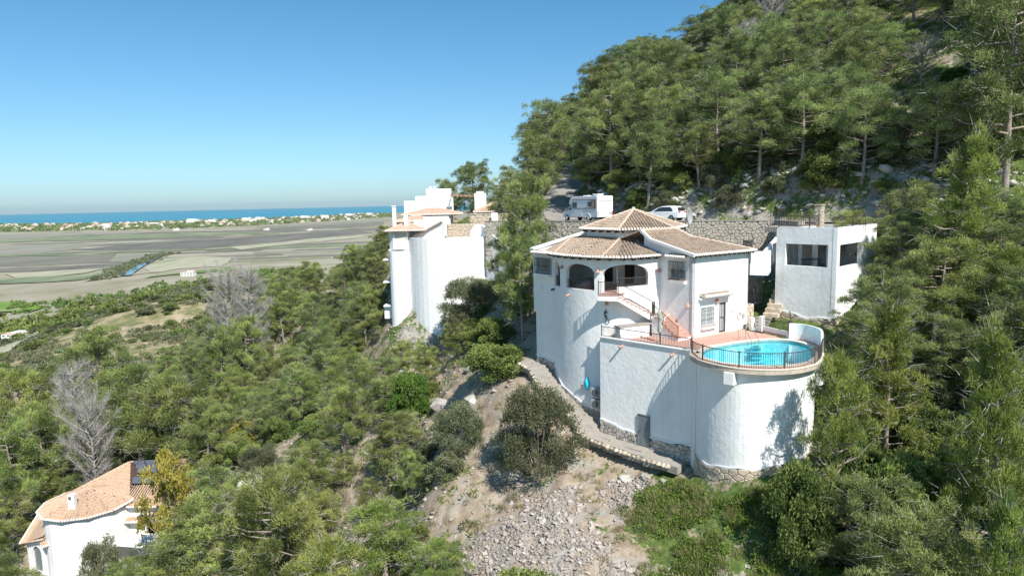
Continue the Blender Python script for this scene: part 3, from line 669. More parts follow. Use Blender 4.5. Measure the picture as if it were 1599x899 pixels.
def stone_geo(mb, poly, f, depth, rs):
    """one proud stone: poly in (s, t) of the wall face; f(s, t, out) -> 3D"""
    cx = sum(p[0] for p in poly) / len(poly); cy = sum(p[1] for p in poly) / len(poly); n = len(poly); dd = depth * rs.uniform(.6, 1.3)
    back = [f(p[0], p[1], -.02) for p in poly]; mid = [f(p[0], p[1], dd * .6) for p in poly]; fr = [f(cx + (p[0] - cx) * .78, cy + (p[1] - cy) * .78, dd) for p in poly]
    vs = back + mid + fr; mb.add(vs, [(i, (i + 1) % n, n + (i + 1) % n, n + i) for i in range(n)] + [(n + i, n + (i + 1) % n, 2 * n + (i + 1) % n, 2 * n + i) for i in range(n)] + [tuple(range(2 * n, 3 * n))])
def plinth(parent, path, zbot, ztop, m, cell=(.42, .34), depth=.05, pieces=True, seed=1, trim=True):
    """crazy-stone plinth on a wall: mortar band, stones and a white wavy upper border"""
    rs = random.Random(seed); P = Path(path); H = max(ztop(s) - zbot(s) for s in [P.L * k / 20 for k in range(21)])
    band = MB(); wall(band, offset_path(path, .035), .05, zbot, lambda s: ztop(min(s, P.L)) - .03, step=.25); band.build('plinth_mortar', M['mortar'], parent)
    def f(s, t, o): z = zbot(s) + t / H * (ztop(s) - .05 - zbot(s)); q = P.at(s) + P.nrm(s) * (.035 + o); return (q.x, q.y, z)
    cells = voronoi_cells(P.L, H, cell, rs=rs, gap=.035)
    if pieces:
        for c_ in cells: mb = MB(); stone_geo(mb, c_, f, depth, rs); mb.build('stone', m, parent)
    else:
        mb = MB()
        for c_ in cells: stone_geo(mb, c_, f, depth, rs)
        tag(mb.build('plinth_stones', m, parent), kind='stuff')
    if trim:
        w_ = MB(); wall(w_, offset_path(path, .06), .07, lambda s: ztop(min(s, P.L)) - .05, lambda s: ztop(min(s, P.L)) + .05, step=.2); w_.build('white_border', M['white'], parent)
def wavy(base, amp=.07, k=1.0, ph=0.0): return lambda s: fz(base)(s) + amp * math.sin(s * 2.1 * k + ph) + amp * .6 * math.sin(s * 4.7 * k + 1.3 + ph)
def lin(pts):
    def f(s):
        for (a, x), (b, y) in zip(pts[:-1], pts[1:]):
            if s <= b: return x + (y - x) * max(0, (s - a)) / (b - a)
        return pts[-1][1]
    return f
def wall_lamp(parent, q, n, z):
    b = MB(); n = Vector((n[0], n[1])).normalized(); c = Vector((q[0], q[1])) + n * .09
    b.tube([(c.x, c.y, z + .28), (c.x, c.y, z + .2), (c.x, c.y, z)], [.02, .07, .17], 8); b.build('wall_lamp', M['terra'], parent)
def spout(parent, q, n, z, L=.3, m=None):
    n = Vector((n[0], n[1])).normalized(); q = Vector((q[0], q[1])); b = MB(); e = q + n * L; q = q - n * .05; b.tube([(q.x, q.y, z + .03), (e.x, e.y, z - .03)], .075, 8); b.build('drain_spout', m or M['terra'], parent)
def canopy(parent, p, d, z, w, dep=.75, m=None, drop=.28, pitch=.23):
    """little tiled window hood on a plaster ledge; p plan point at the wall, middle"""
    d = Vector((d[0], d[1])).normalized(); n = Vector((d.y, -d.x)); c = Vector((p[0], p[1]))
    def pt(a, o, zz): q = c + d * a + n * o; return (q.x, q.y, zz)
    poly = [pt(-w / 2, dep, z - drop), pt(w / 2, dep, z - drop), pt(w / 2, 0.02, z), pt(-w / 2, 0.02, z)]
    t, e, s_ = MB(), MB(), MB(); tile_face(t, e, poly, pitch); slab_poly(s_, [(p_[0], p_[1], p_[2] + .0) for p_ in poly], .05)
    r = s_.build('window_hood', M['white'], parent); tag(t.build('hood_tiles', m or M['tile'], r), kind='stuff'); tag(e.build('eave_tile_ends', M['tile_trim'], r), kind='stuff')
    return r
# ---------------------------------------------------------------- the main villa
ZD, ZU = 90.3, 93.4
ZPA = 90.36
V = empty('villa', (10.1, 52, ZD), 'white hillside villa with arched porch, brown tiled roofs and round lower tower above the pool', 'house')
A_ = Vector((12.45, 46.75)); dR = Vector((.836, .549)); dL = Vector((-.549, .836))
C_ = A_ + dR * 5.95; E_ = A_ + dL * 3.07; G_ = Vector((1.95, 55.6))
TOWER = smooth_path([(3.28, 53.6), (3.65, 52.1), (4.45, 50.6), (5.45, 49.35), (6.6, 48.45), (7.5, 48.1), (8.3, 48.08)], 5)
ARC = TOWER + [tuple(E_)]
PA = Path(ARC)
sp_ = lambda x, y: PA.near((x, y))
def px_s(x0):            # arc position whose bearing from the drive-side viewpoint is x0 / 1
    return min((abs(PA.at(k * .02).x / PA.at(k * .02).y - x0), k * .02) for k in range(int(PA.L / .02)))[1]
# arch limits, measured along the arcade
s1a, s1b = px_s(.0628), px_s(.0712)
s2a, s2b = px_s(.0795), px_s(.1215)
s3a, s3b = px_s(.1335), px_s(.2015)
sd_ = px_s(.155)
gbase = lambda s: gz(*PA.at(s)) - .6
body = MB()
zb_t = lambda s: min(gbase(s), 86.0)
wall(body, ARC, .32, zb_t, 95.75, [(s1a, s1b, ZU + .05, arch(s1a, s1b, 94.6, .75)), (s2a, s2b, ZU + .1, arch(s2a, s2b, 94.75, .62)),
     (s3a, sd_, ZU, lambda s: arch(s3a, s3b, 94.7, .72)(s)), (sd_, s3b, ZU + .42, lambda s: arch(s3a, s3b, 94.7, .72)(s))], step=.6)
body.build('arcade_and_tower_wall', M['stucco'], V)
# right wing: two long faces
FR = [tuple(E_), tuple(A_)]
w = MB(); w1 = Path(FR)
wall(w, FR, .3, 88.5, lambda s: 96.02 + max(0, (3.07 - s)) * .25, [(1.05, 2.45, 94.35, 95.55)], step=.5); w.build('wing_side_wall', M['stucco'], V)
FRB = [tuple(A_), tuple(C_)]; w = MB()
wall(w, FRB, .3, 88.5, 96.02, [(.95, 2.25, 91.05, 92.35), (2.83, 3.55, ZD + .02, 92.5)], step=.5); w.build('wing_front_wall', M['stucco'], V)
w = MB(); B2 = C_ + dL * 7.0; wall(w, [tuple(C_), tuple(B2)], .3, 88.5, 96.0); w.build('wing_back_wall', M['stucco'], V)
# left wing
HP = Vector(TOWER[0]); w = MB(); LW = [tuple(G_), tuple(HP)]; LL = (HP - G_).length
wall(w, LW, .3, 85.5, 96.05, [(.15, 2.2, 94.3, 95.45)], step=.5); w.build('left_wing_wall', M['stucco'], V)
TOPE = G_ + dR * 5.6
w = MB(); wall(w, [tuple(G_), tuple(TOPE)], .3, 91, lambda s: 96.1 + 1.12 * s / 5.6, step=.7); w.build('parapet_wall', M['stucco'], V)
w = MB(); wall(w, offset_path([tuple(G_ - dR * .25), tuple(TOPE)], .14), .55, lambda s: 96.1 + 1.12 * s / 5.6 - .02, lambda s: 96.1 + 1.12 * s / 5.6 + .13); w.build('coping', M['white'], V)
w = MB(); wall(w, [(G_.x + .9, G_.y + 6), tuple(G_)], .3, 85.5, 96.05); w.build('left_wing_wall', M['stucco'], V)
wl = MB(); wl.prism([tuple(G_), tuple(HP), tuple(HP + dR * 3), tuple(G_ + dR * 5.6)], 95.7, 95.9); wl.build('flat_roof', M['white'], V)
# hexagonal drum
HC = Vector((10.1, 56.4))
def hexv(r, a0=(265, 205, 145, 85, 25, 325)): return [(HC.x + r * math.sin(math.radians(a)), HC.y + r * math.cos(math.radians(a))) for a in a0]
hx = hexv(3.92); hxp = hx + [hx[0]]
PH = Path(hxp); sH = PH.s
w = MB(); wall(w, hxp, .25, ZU - .3, 97.62, [(sH[1] + .35, sH[1] + 1.15, ZU + .02, 95.45), (sH[1] + 2.2, sH[1] + 3.75, 94.3, 95.5), (sH[0] + 2.0, sH[0] + 3.1, ZU + .02, 95.4)], step=1.2); w.build('drum_wall', M['stucco'], V)
p = PH.at(sH[1] + .75); dd = (Path(hxp).p[2] - Path(hxp).p[1]).normalized(); d0 = (PH.p[1] - PH.p[0]).normalized()
def door(parent, p, d, z0, w_, h, m=None, frame=None, depth=.1, glazed=False, handle=True, label=None):
    d = Vector((d[0], d[1])).normalized(); n = Vector((d.y, -d.x)); c = Vector((p[0], p[1])) - n * depth
    def pt(a, z, o=0): q = c + d * a + n * o; return (q.x, q.y, z)
    b = MB(); t = .08
    for a in (-w_ / 2 + t / 2, w_ / 2 - t / 2): b.beam(pt(a, z0), pt(a, z0 + h), t, .09, up=(n.x, n.y, 0))
    b.beam(pt(-w_ / 2 + t, z0 + h - t / 2), pt(w_ / 2 - t, z0 + h - t / 2), t, .088)
    if glazed:
        b.beam(pt(-w_ / 2 + t, z0 + t), pt(w_ / 2 - t, z0 + t), .1, .084); b.beam(pt(-w_ / 2 + t, z0 + h * .5), pt(w_ / 2 - t, z0 + h * .5), .05, .05)
        for k in range(1, 4): a = -w_ / 2 + w_ * k / 4; b.beam(pt(a, z0 + t), pt(a, z0 + h - t), .02, .03)
    o = b.build('door', frame or M['dark_wood'], parent)
    if label: o['label'] = label
    g = MB(); g.beam(pt(0, z0 + .02, -.03), pt(0, z0 + h - .06, -.03), w_ - t * 1.5, .03, up=(n.x, n.y, 0)); g.build('pane' if glazed else 'door_leaf', m or M['dark_wood'], o)
    if handle: q = MB(); q.beam(pt(w_ * .32, z0 + h * .47, .01), pt(w_ * .32, z0 + h * .47, .09), .03); q.beam(pt(w_ * .32, z0 + h * .47, .09), pt(w_ * .18, z0 + h * .47, .09), .025); q.build('handle', M['steel'] if m else M['iron'], o)
    return o
door(V, p, dd, ZU + .02, .8, 2.03, label='dark porch door beside the wide window')
window(V, PH.at(sH[1] + 2.97), dd, 94.3, 1.55, 1.2, mull=1)
grille(V, PH.at(sH[1] + 2.97), dd, 94.25, 1.6, 1.3, .1, sp=.42, cross=(.5,))
door(V, PH.at(sH[0] + 2.55), d0, ZU + .02, 1.1, 1.98, glazed=True, m=M['glass'])
grille(V, PH.at(sH[0] + 2.55), d0, ZU + .05, 1.1, 1.95, .05, cross=(.3, .6), name='door_grille')
# porch floor
w = MB(); w.prism([tuple(q) for q in offset_path(TOWER, -.1)] + [tuple(E_ + dL * .45 + dR * .3), (12.5, 52.5), (8.2, 52.6), (4.5, 56.5), (3.2, 55.5)], ZU - .25, ZU); w.build('porch_floor', M['terracotta'], V)
w = MB(); wall(w, [(3.05, 54.9), tuple(HP)][::1], .2, ZU - .2, 95.8); w.build('porch_end_wall', M['stucco'], V)
# soffit of the porch
# ---- main hexagonal roof
ev = hexv(4.5); apex = (HC.x, HC.y, 99.12); ze = 97.66
tm, wm, hm, sm = MB(), MB(), MB(), MB()
for i in range(6):
    a, b = ev[i], ev[(i + 1) % 6]; tile_face(tm, wm, [(*a, ze), (*b, ze), apex]); hip(hm, (*a, ze), apex)
    slab_poly(sm, [(*a, ze - .01), (*b, ze - .01), (apex[0], apex[1], apex[2] - .01)], .06)
hm.ball((apex[0], apex[1], apex[2] + .1), .16, 8, 5)
R1 = sm.build('main_roof', M['dark_wood'], V); tag(tm.build('roof_tiles', M['tile'], R1), kind='stuff'); tag(wm.build('eave_tile_ends', M['tile_trim'], R1), kind='stuff'); tag(hm.build('hip_tiles', M['hipmortar'], R1), kind='stuff')
rafters(R1, [(*q,) for q in ev] + [ev[0]], .1, .85, ze - .14, length=.5)
# ---- porch roof
pe = offset_path([(3.1, 54.9)] + [tuple(q) for q in TOWER[::5]] + [tuple(E_)], .5); pe = [tuple(q) for q in pe]
pe[-1] = (pe[-1][0] - .15, pe[-1][1] + .05)
# walls it leans on, seen from above
top = {}
tp = [(2.9, 56.6), (4.6, 56.9)]
H0, H1, H2 = hx[0], hx[1], hx[2]
zt_, zE = 97.0, 95.93
tops = []
for i, q in enumerate(pe):
    if q[0] < 3.9: t_ = (5.15 + .0, 57.3)
    elif q[0] < 6.3: t_ = Vector(H0).lerp(Vector(H1), (q[0] - 3.9) / 2.4 * .9)
    elif q[0] < 7.2: t_ = H1
    else: t_ = Vector(H1).lerp(Vector(H2), min(1, (q[0] - 7.2) / 3.4))
    tops.append((t_[0], t_[1]))
tm, wm, hm, sm = MB(), MB(), MB(), MB()
for i in range(len(pe) - 1):
    a, b, c, d = (*pe[i], zE), (*pe[i + 1], zE), (*tops[i + 1], zt_), (*tops[i], zt_)
    poly = [a, b] + ([c, d] if (Vector(c) - Vector(d)).length > .05 else [c]); tile_face(tm, wm, poly)
    slab_poly(sm, [(q[0], q[1], q[2] - (.015 if n_q < 2 else .16)) for n_q, q in enumerate(poly)], .05)
hip(hm, (*pe[2], zE), (*tops[2], zt_), .09); k = min(range(len(pe)), key=lambda i: abs(pe[i][0] - 6.75)); hip(hm, (*pe[k], zE), (*H1, zt_), .09)
hip(hm, (*H0, zt_), (*H1, zt_), .07)
R2 = sm.build('porch_roof', M['dark_wood'], V); tag(tm.build('roof_tiles', M['tile'], R2), kind='stuff'); tag(wm.build('eave_tile_ends', M['tile_trim'], R2), kind='stuff'); tag(hm.build('hip_tiles', M['hipmortar'], R2), kind='stuff')
rafters(R2, pe, .1, .62, zE - .13, length=.42)
ce = MB(); ce.prism([tuple(q) for q in TOWER] + [tuple(E_), (12.3, 52.4), tuple(H1), tuple(H0), (3.4, 55.5)], 95.7, 95.78); ce.build('porch_ceiling', M['white'], V)
# ---- right wing roof: eave over the pool side, hipped at the far end, gable verge on the left
def up(t, u, z): q = A_ + dL * t + dR * u; return (q.x, q.y, z)
ua, ub = -.25, 6.35; t0 = -.45
e0, e1 = up(t0, ua, 96.08), up(t0, ub, 96.08); k0, k1 = up(3.75, ua, 97.02), up(3.75, 4.1, 97.02); r0_, r1_ = up(4.7, ua, 97.66), up(4.7, 3.35, 97.66)
tm, wm, hm, sm = MB(), MB(), MB(), MB()
tile_face(tm, wm, [e0, e1, k1, k0]); tile_face(tm, None, [k0, k1, r1_, r0_], eave=False)
far = up(9.0, ub, 96.08); tile_face(tm, wm, [e1, far, k1]); tile_face(tm, None, [k1, far, r1_], eave=False); tile_face(tm, None, [up(9.2, ub, 96.3), up(9.2, ua, 96.3), r0_, r1_], eave=False)
for q in ([e0, e1, k1, k0], [k0, k1, r1_, r0_], [e1, far, k1], [k1, far, r1_]): slab_poly(sm, [(v[0], v[1], v[2] - .012) for v in q], .06)
hip(hm, r0_, r1_, .1); hip(hm, e1, k1, .1); hip(hm, k1, r1_, .1)
R3 = sm.build('wing_roof', M['dark_wood'], V); tag(tm.build('roof_tiles', M['tile'], R3), kind='stuff'); tag(wm.build('eave_tile_ends', M['tile_trim'], R3), kind='stuff'); tag(hm.build('ridge_tiles', M['hipmortar'], R3), kind='stuff')
vb = MB()
for a, b in ((e0, k0), (k0, r0_)): vb.beam(Vector(a) + Vector((-.02, -.02, .02)), Vector(b) + Vector((-.02, -.02, .02)), .24, .2)
vb.build('verge', M['white'], R3)
gb = MB(); P0, P1, P2 = up(.0, .0, 95.9), up(3.75, .0, 96.95), up(4.7, .0, 97.55)
P3 = up(4.7, 0, 93.4); P4 = up(0, 0, 93.5)
n_ = Vector((dR.x, dR.y, 0)) * .3
q5 = [Vector(v) for v in (up(.0, .015, 96.0), up(3.75, .015, 96.93), up(4.7, .015, 97.56), up(4.7, .015, 95.0), up(0, .015, 95.0))]
gb.add([*q5, *[v + n_ for v in q5]], [(0, 1, 2, 3, 4), (9, 8, 7, 6, 5), (0, 5, 6, 1), (1, 6, 7, 2), (2, 7, 8, 3)]); gb.build('gable_wall', M['stucco'], V)
rafters(R3, [e0[:2], e1[:2]], .1, .5, 96.0 - .02, size=(.1, .14), length=.3)
# ---- windows, hoods and grilles
q = w1.at(1.75); window(V, q, -dL, 94.35, 1.4, 1.2, pane=M['glass_curtain'], frame=M['white']); grille(V, q, -dL, 94.28, 1.45, 1.35, .2, sp=.12, scroll=True)
lg = MB(); c = q - dR * .12; lg.beam((*(c + dL * .8), 94.16), (*(c - dL * .8), 94.16), .34, .2); lg.build('window_sill', M['white'], V)
st = MB(); st.beam((*(c + dL * .78), 94.27), (*(c - dL * .78), 94.27), .3, .02); st.build('sill_tiles', M['terra'], V)
canopy(V, w1.at(1.78), -dL, 96.05, 1.75, .5, drop=.14)
d_ = (HP - G_).normalized(); q = G_ + d_ * 1.17; window(V, q, d_, 94.3, 2.05, 1.15, pane=M['glass_curtain'], frame=M['white']); grille(V, q, d_, 94.22, 2.1, 1.3, .22, sp=.12, scroll=True)
lg = MB(); n0 = Vector((d_.y, -d_.x)); c = q + n0 * .12; lg.beam((*(c - d_ * 1.1), 94.1), (*(c + d_ * 1.1), 94.1), .34, .2); lg.build('window_sill', M['white'], V)
canopy(V, G_ + d_ * 1.05, d_, 96.0, 2.1, .45, drop=.12)
PB = Path(FRB); q = PB.at(1.6); window(V, q, dR, 91.05, 1.3, 1.3, pane=M['glass_curtain'], frame=M['white']); grille(V, q, dR, 91.0, 1.35, 1.4, .14, sp=.16, m=M['grey'], cross=(.25, .5, .75), scroll=True)
lg = MB(); c = q + Vector((dR.y, -dR.x)) * .1; lg.beam((*(c - dR * .75), 90.9), (*(c + dR * .75), 90.9), .3, .16); lg.build('window_sill', M['white'], V)
st = MB(); st.beam((*(c - dR * .72), 91.0), (*(c + dR * .72), 91.0), .24, .02); st.build('sill_tiles', M['terra'], V)
door(V, PB.at(3.19), dR, ZD + .02, .72, 2.18, m=M['glass_curtain'], glazed=True, label='dark framed glass door on the pool terrace')
canopy(V, PB.at(2.2), dR, 93.3, 3.0, .55, drop=.16)
lg = MB(); c = PB.at(2.2) + Vector((dR.y, -dR.x)) * .12; lg.beam((*(c - dR * 1.6), 93.0), (*(c + dR * 1.6), 93.0), .26, .12); lg.build('hood_ledge', M['white'], V)
b = MB(); c = PB.at(4.35); nB = Vector((dR.y, -dR.x)); b.beam((*(c - dR * .13 + nB * .03), 91.95), (*(c + dR * .13 + nB * .03), 91.95), .08, .42); b.build('wall_panel', M['white'], V)
b = MB(); c = PB.at(5.45); b.beam((*(c - dR * .08 + nB * .05), 91.3), (*(c + dR * .08 + nB * .05), 91.3), .1, .32); b.build('meter_box', M['grey'], V)
for q, n, z in ((PA.at((s2b + s3a) / 2), PA.nrm((s2b + s3a) / 2), 94.85), (PA.at((s1b + s2a) / 2), PA.nrm((s1b + s2a) / 2), 94.9), (PA.at(PA.L - .18), PA.nrm(PA.L - .1), 94.75), (w1.at(2.75), -dR, 92.5), (PB.at(2.5), nB, 92.62), (PA.at(s3a + .35), PA.nrm(s3a + .3), 92.55)): wall_lamp(V, q, n, z)
spout(V, PA.at(px_s(.084)), PA.nrm(px_s(.084)), 92.95); spout(V, PA.at(.35), PA.nrm(.35), 93.1, m=M['dark_wood'])
# stone plinth round the tower and the left wing
zp = lambda s: gz(*PA.at(s))
s_e = sp_(6.6, 48.45)
tp_ = Path(TOWER[:-8]); plinth(V, [tuple(G_)] + [tuple(HP)], lambda s: lin([(0, 86.7), (LL, 86.55)])(s), wavy(lambda s: 87.35 - .05 * s, .05), M['stone'], seed=4, cell=(.38, .3))
plinth(V, TOWER[:-9], lin([(0, 86.3), (1.6, 85.5), (4.2, 84.1), (6, 83.7)]), wavy(lin([(0, 87.0), (1.6, 86.0), (4.2, 84.95), (6, 84.7)]), .06), M['stone'], seed=5, cell=(.4, .32))
# porch railings behind the arches
for i, (a, b, z) in enumerate(((s1a, s1b, ZU + .05), (s2a, s2b, ZU + .1), (sd_ + .05, s3b, ZU + .42))):
    n = 5; pts = [PA.at(a + (b - a) * k / n) - PA.nrm(a + (b - a) * k / n) * .16 for k in range(n + 1)]; 
    r = empty('porch_railing', (*pts[0], z)); r.parent = V; r.matrix_parent_inverse = wmat(V).inverted()
    railing('porch_railing', [(q.x, q.y, z) for q in pts], h=.62 if i else .75, parent=r, posts=[])
# ---- stair from the porch to the terrace
nS = Vector((-.424, .905)); tS = Vector((.905, .424)); S0 = Vector((7.35, 46.95)); S1 = S0 + tS * 3.15
ST = empty('outdoor_stair', (*S0, ZD), 'white outdoor stair with red clay treads rising to the arched porch', 'staircase')
b = MB(); b.prism([(6.02, 47.42), tuple(S0), (7.95, 48.05), (7.4, 48.12), (6.55, 48.45)], ZU - .42, ZU - .05); b.build('landing', M['stucco'], ST)
b = MB(); b.prism([(6.0, 47.38), (7.37, 46.92), (7.97, 48.03), (7.42, 48.1), (6.5, 48.43)], ZU - .046, ZU + .004); b.build('landing_tiles', M['terracotta'], ST)
NS = 9; rise = 1.62 / NS
def prismv(mb, base, off):      # vertical side polygon extruded sideways
    n = len(base); vs = [Vector(p) for p in base] + [Vector(p) + off for p in base]; mb.add(vs, [tuple(range(n)), tuple(range(2 * n - 1, n - 1, -1))] + [(i, n + i, n + (i + 1) % n, (i + 1) % n) for i in range(n)])
def P3_(q, z): return Vector((q.x, q.y, z))
fl = MB(); side = [P3_(S0, ZU - .05)]
for i in range(NS): side += [P3_(S0 + tS * 3.15 * i / NS, ZU - .05 - rise * (i + 1)), P3_(S0 + tS * 3.15 * (i + 1) / NS, ZU - .05 - rise * (i + 1))]
side += [P3_(S1, ZU - .05 - 1.62 - .55), P3_(S0, ZU - .42)]
prismv(fl, side, P3_(nS * .82, 0)); fl.build('upper_flight', M['stucco'], ST)
for i in range(NS):
    t = MB(); c = S0 + tS * 3.15 * (i + .5) / NS + nS * .41; t.beam(P3_(c - nS * .44, ZU - .05 - rise * (i + 1) + .02), P3_(c + nS * .40, ZU - .05 - rise * (i + 1) + .02), 3.15 / NS + .05, .04); t.beam(P3_(c - nS * .44 - tS * .155, ZU - .05 - rise * (i + .52)), P3_(c + nS * .40 - tS * .155, ZU - .05 - rise * (i + .52)), .03, rise * .86); t.build('tread', M['terracotta'], ST)
ZM = ZU - .05 - 1.62
LP = E_ - dR * .0
b = MB(); pl = [tuple(S1 - tS * .02), (11.0 - .35, 47.35), tuple(A_ + dL * 2.2), tuple(E_), tuple(S1 + nS * .82)]; b.prism(pl, ZD - .3, ZM - .01); b.build('half_landing', M['stucco'], ST)
b = MB(); b.prism([tuple(Vector(q)) for q in pl], ZM - .006, ZM + .035); b.build('half_landing_tiles', M['terracotta'], ST)
NT = 8; r2 = (ZM - ZD) / NT; run = 2.45 / NT; wid = 1.5
fl = MB(); T0 = A_ + dL * 2.35 - dR * .02; side = []
for i in range(NT): side += [P3_(T0 - dL * run * i, ZM - r2 * i), P3_(T0 - dL * run * (i + 1), ZM - r2 * i)]
side = [P3_(T0, ZD)] + side + [P3_(T0 - dL * run * NT, ZD)]
prismv(fl, side, P3_(-dR * wid, 0)); fl.build('lower_flight', M['stucco'], ST)
for i in range(1, NT):
    t = MB(); c = T0 - dL * run * (i + .5); t.beam(P3_(c - dR * .0, ZM - r2 * i + .02), P3_(c - dR * (wid + .04), ZM - r2 * i + .02), run + .04, .04); c2 = T0 - dL * (run * i - .0); t.beam(P3_(c2, ZM - r2 * (i - .48)), P3_(c2 - dR * (wid + .03), ZM - r2 * (i - .48)), .03, r2 * .86); t.build('tread', M['terracotta'], ST)
# stair railings
RA = empty('stair_railing', (*S0, ZU), 'dark iron railing running down the outer side of the stair', 'railing')
railing('r', [(6.04, 47.46, ZU), (7.36, 46.99, ZU)] + [tuple(P3_(S0 + tS * 3.15 + nS * .03, ZM))], h=.9, parent=RA)
o2 = T0 - dR * (wid - .04)
railing('r', [tuple(P3_(S1 + nS * .03, ZM + .02)), tuple(P3_(o2, ZM + .02)), tuple(P3_(o2 - dL * 2.45, ZD + .1))], h=.9, parent=RA, posts=[1, 2])
# ---- lower terrace
TL, TR = Vector((6.18, 47.66)), Vector((11.3, 42.55)); TD = (TR - TL).normalized(); TN = Vector((TD.y, -TD.x))
TE = empty('terrace', (*TL, 84), 'white retaining wall and red paved terrace below the porch', 'terrace')
PT = Path([tuple(TL), tuple(TR)])
sdoor = PT.near((8.9, 45.1))
w = MB(); wall(w, [(6.75, 48.9), tuple(TL), tuple(TR), (11.45, 41.9)], .35, 82.6, ZPA, [], step=.8); w.build('retaining_wall', M['stucco'], TE)
fl = MB(); fl.prism([tuple(TL - TN * .3 + TD * .2), tuple(TR - TN * .3), (11.9, 43.2), tuple(A_ + dR * 0), tuple(E_), (8.3, 48.3), (6.9, 48.9)], ZD - .25, ZD); fl.build('floor', M['terracotta'], TE)
cp = MB(); cp.beam((*(TL - TN * .1), ZPA + .02), (*(TR - TN * .1), ZPA + .02), .42, .06); cp.build('coping', M['white'], TE)
plinth(TE, [tuple(TL), tuple(PT.at(sdoor - .43))], lambda s: 83.35 - s * .09, wavy(lambda s: 84.35 - s * .13, .05, 1.1), M['stone'], seed=8, cell=(.33, .3))
plinth(TE, [tuple(PT.at(sdoor + .43)), tuple(TR + TD * .1)], lambda s: 82.9, wavy(lambda s: 83.95 + (.05 * s), .05, 1, 2), M['stone'], seed=9, cell=(.4, .34))
for s in (1.02, 3.95): spout(TE, PT.at(PT.near({1.02: (7.55, 46.3), 3.95: (10.4, 43.45)}[s])), TN, ZD - .35, .38)
pd = PT.at(sdoor); dr = MB(); dr.beam((*(pd + TN * .05), 83.25), (*(pd + TN * .05), 85.4), .86, .06, up=(TN.x, TN.y, 0)); DO = dr.build('door', M['grey_door'], TE)
fr = MB()
for a in (-.45, .45): fr.beam((*(pd + TD * a + TN * .06), 83.2), (*(pd + TD * a + TN * .06), 85.45), .05, .1, up=(TN.x, TN.y, 0))
fr.beam((*(pd - TD * .42 + TN * .06), 85.43), (*(pd + TD * .42 + TN * .06), 85.43), .1, .05); fr.build('frame', M['grey_door'], DO)
h_ = MB(); h_.beam((*(pd - TD * .33 + TN * .08), 84.3), (*(pd - TD * .33 + TN * .16), 84.3), .04); h_.beam((*(pd - TD * .33 + TN * .16), 84.3), (*(pd - TD * .18 + TN * .16), 84.3), .03); h_.build('handle', M['iron'], DO)
stp = MB(); stp.box((*(pd + TN * .55), 83.17), (1.0, .8, .16), math.atan2(TD.y, TD.x)); stp.build('doorstep', M['concrete'], TE, bevel=.02)
railing('terrace_railing', [(*(TL - TN * .1 + TD * .05), ZPA + .04), (*(TL - TN * .1 + TD * 1.15), ZPA + .04), (*(TL - TN * .1 + TD * 2.6), ZPA + .04), (*(TL - TN * .1 + TD * 4.9), ZPA + .04), (*(TR - TN * .1 - TD * .05), ZPA + .04)], h=.72, label='straight iron railing along the top of the terrace wall', posts=[0, 1, 3, 4])
# counter on the terrace, folded parasol, wall ornament
CT = empty('counter', (7.5, 47.1, ZD), 'white masonry counter with grey top on the lower terrace', 'counter')
c0 = Vector((7.45, 46.75)) ; b = MB(); b.prism([tuple(c0), tuple(c0 + tS * 2.5), tuple(c0 + tS * 2.5 + nS * .62), tuple(c0 + nS * .62)], ZD + .002, ZD + .86); b.build('base', M['white'], CT)
b = MB(); b.prism([tuple(c0 - tS * .06 - nS * .06), tuple(c0 + tS * 2.7 - nS * .06), tuple(c0 + tS * 2.7 + nS * .66), tuple(c0 - tS * .06 + nS * .66)], ZD + .86, ZD + .93); b.build('worktop', M['concrete'], CT)
UM = empty('parasol', (10.0, 45.7, ZD), 'folded grey green parasol standing beside the stair foot', 'parasol')
b = MB(); b.tube([(10, 45.7, ZD + .05), (10, 45.7, ZD + 2.35)], .025, 6); b.build('pole', M['steel'], UM)
b = MB(); b.tube([(10.02, 45.7, ZD + .55), (9.96, 45.72, ZD + .8), (10.03, 45.68, ZD + 1.15), (9.98, 45.7, ZD + 1.3), (10.06, 45.7, ZD + 1.6), (9.95, 45.7, ZD + 1.95), (10, 45.7, ZD + 2.3)], [.08, .14, .17, .09, .2, .16, .03], 9); b.build('canopy', M['fabric'], UM, smooth=True)
b = MB(); b.tube([(10, 45.7, ZD + .0), (10, 45.7, ZD + .09)], [.27, .24], 12); b.build('base', M['concrete'], UM)
OR = MB(); oq = PA.at(s3a + .25); on = PA.nrm(s3a + .25); ot = Vector((-on.y, on.x)); oc = oq + on * .05
OR.tube([(*(oc + ot * (.12 + .17 * math.cos(t))), 91.35 + .17 * math.sin(t)) for t in [2 * math.pi * k / 14 for k in range(15)]], .02, 5)
OR.tube([(*(oc + ot * .1), 91.52), (*(oc - ot * .02), 91.75), (*(oc - ot * .1), 91.9), (*(oc + ot * .06), 92.05), (*(oc - ot * .02), 92.22)], [.03, .06, .05, .06, .02], 6); OR.tube([(*(oc - ot * .12), 91.6), (*(oc + ot * .1), 91.7)], .025, 5); OR.tube([(*(oc - ot * .14), 92.05), (*(oc + ot * .14), 91.92)], .025, 5)
tag(OR.build('wall_ornament', M['iron']), 'dark metal wheel shaped ornament on the shaded wall under the stair', 'ornament')
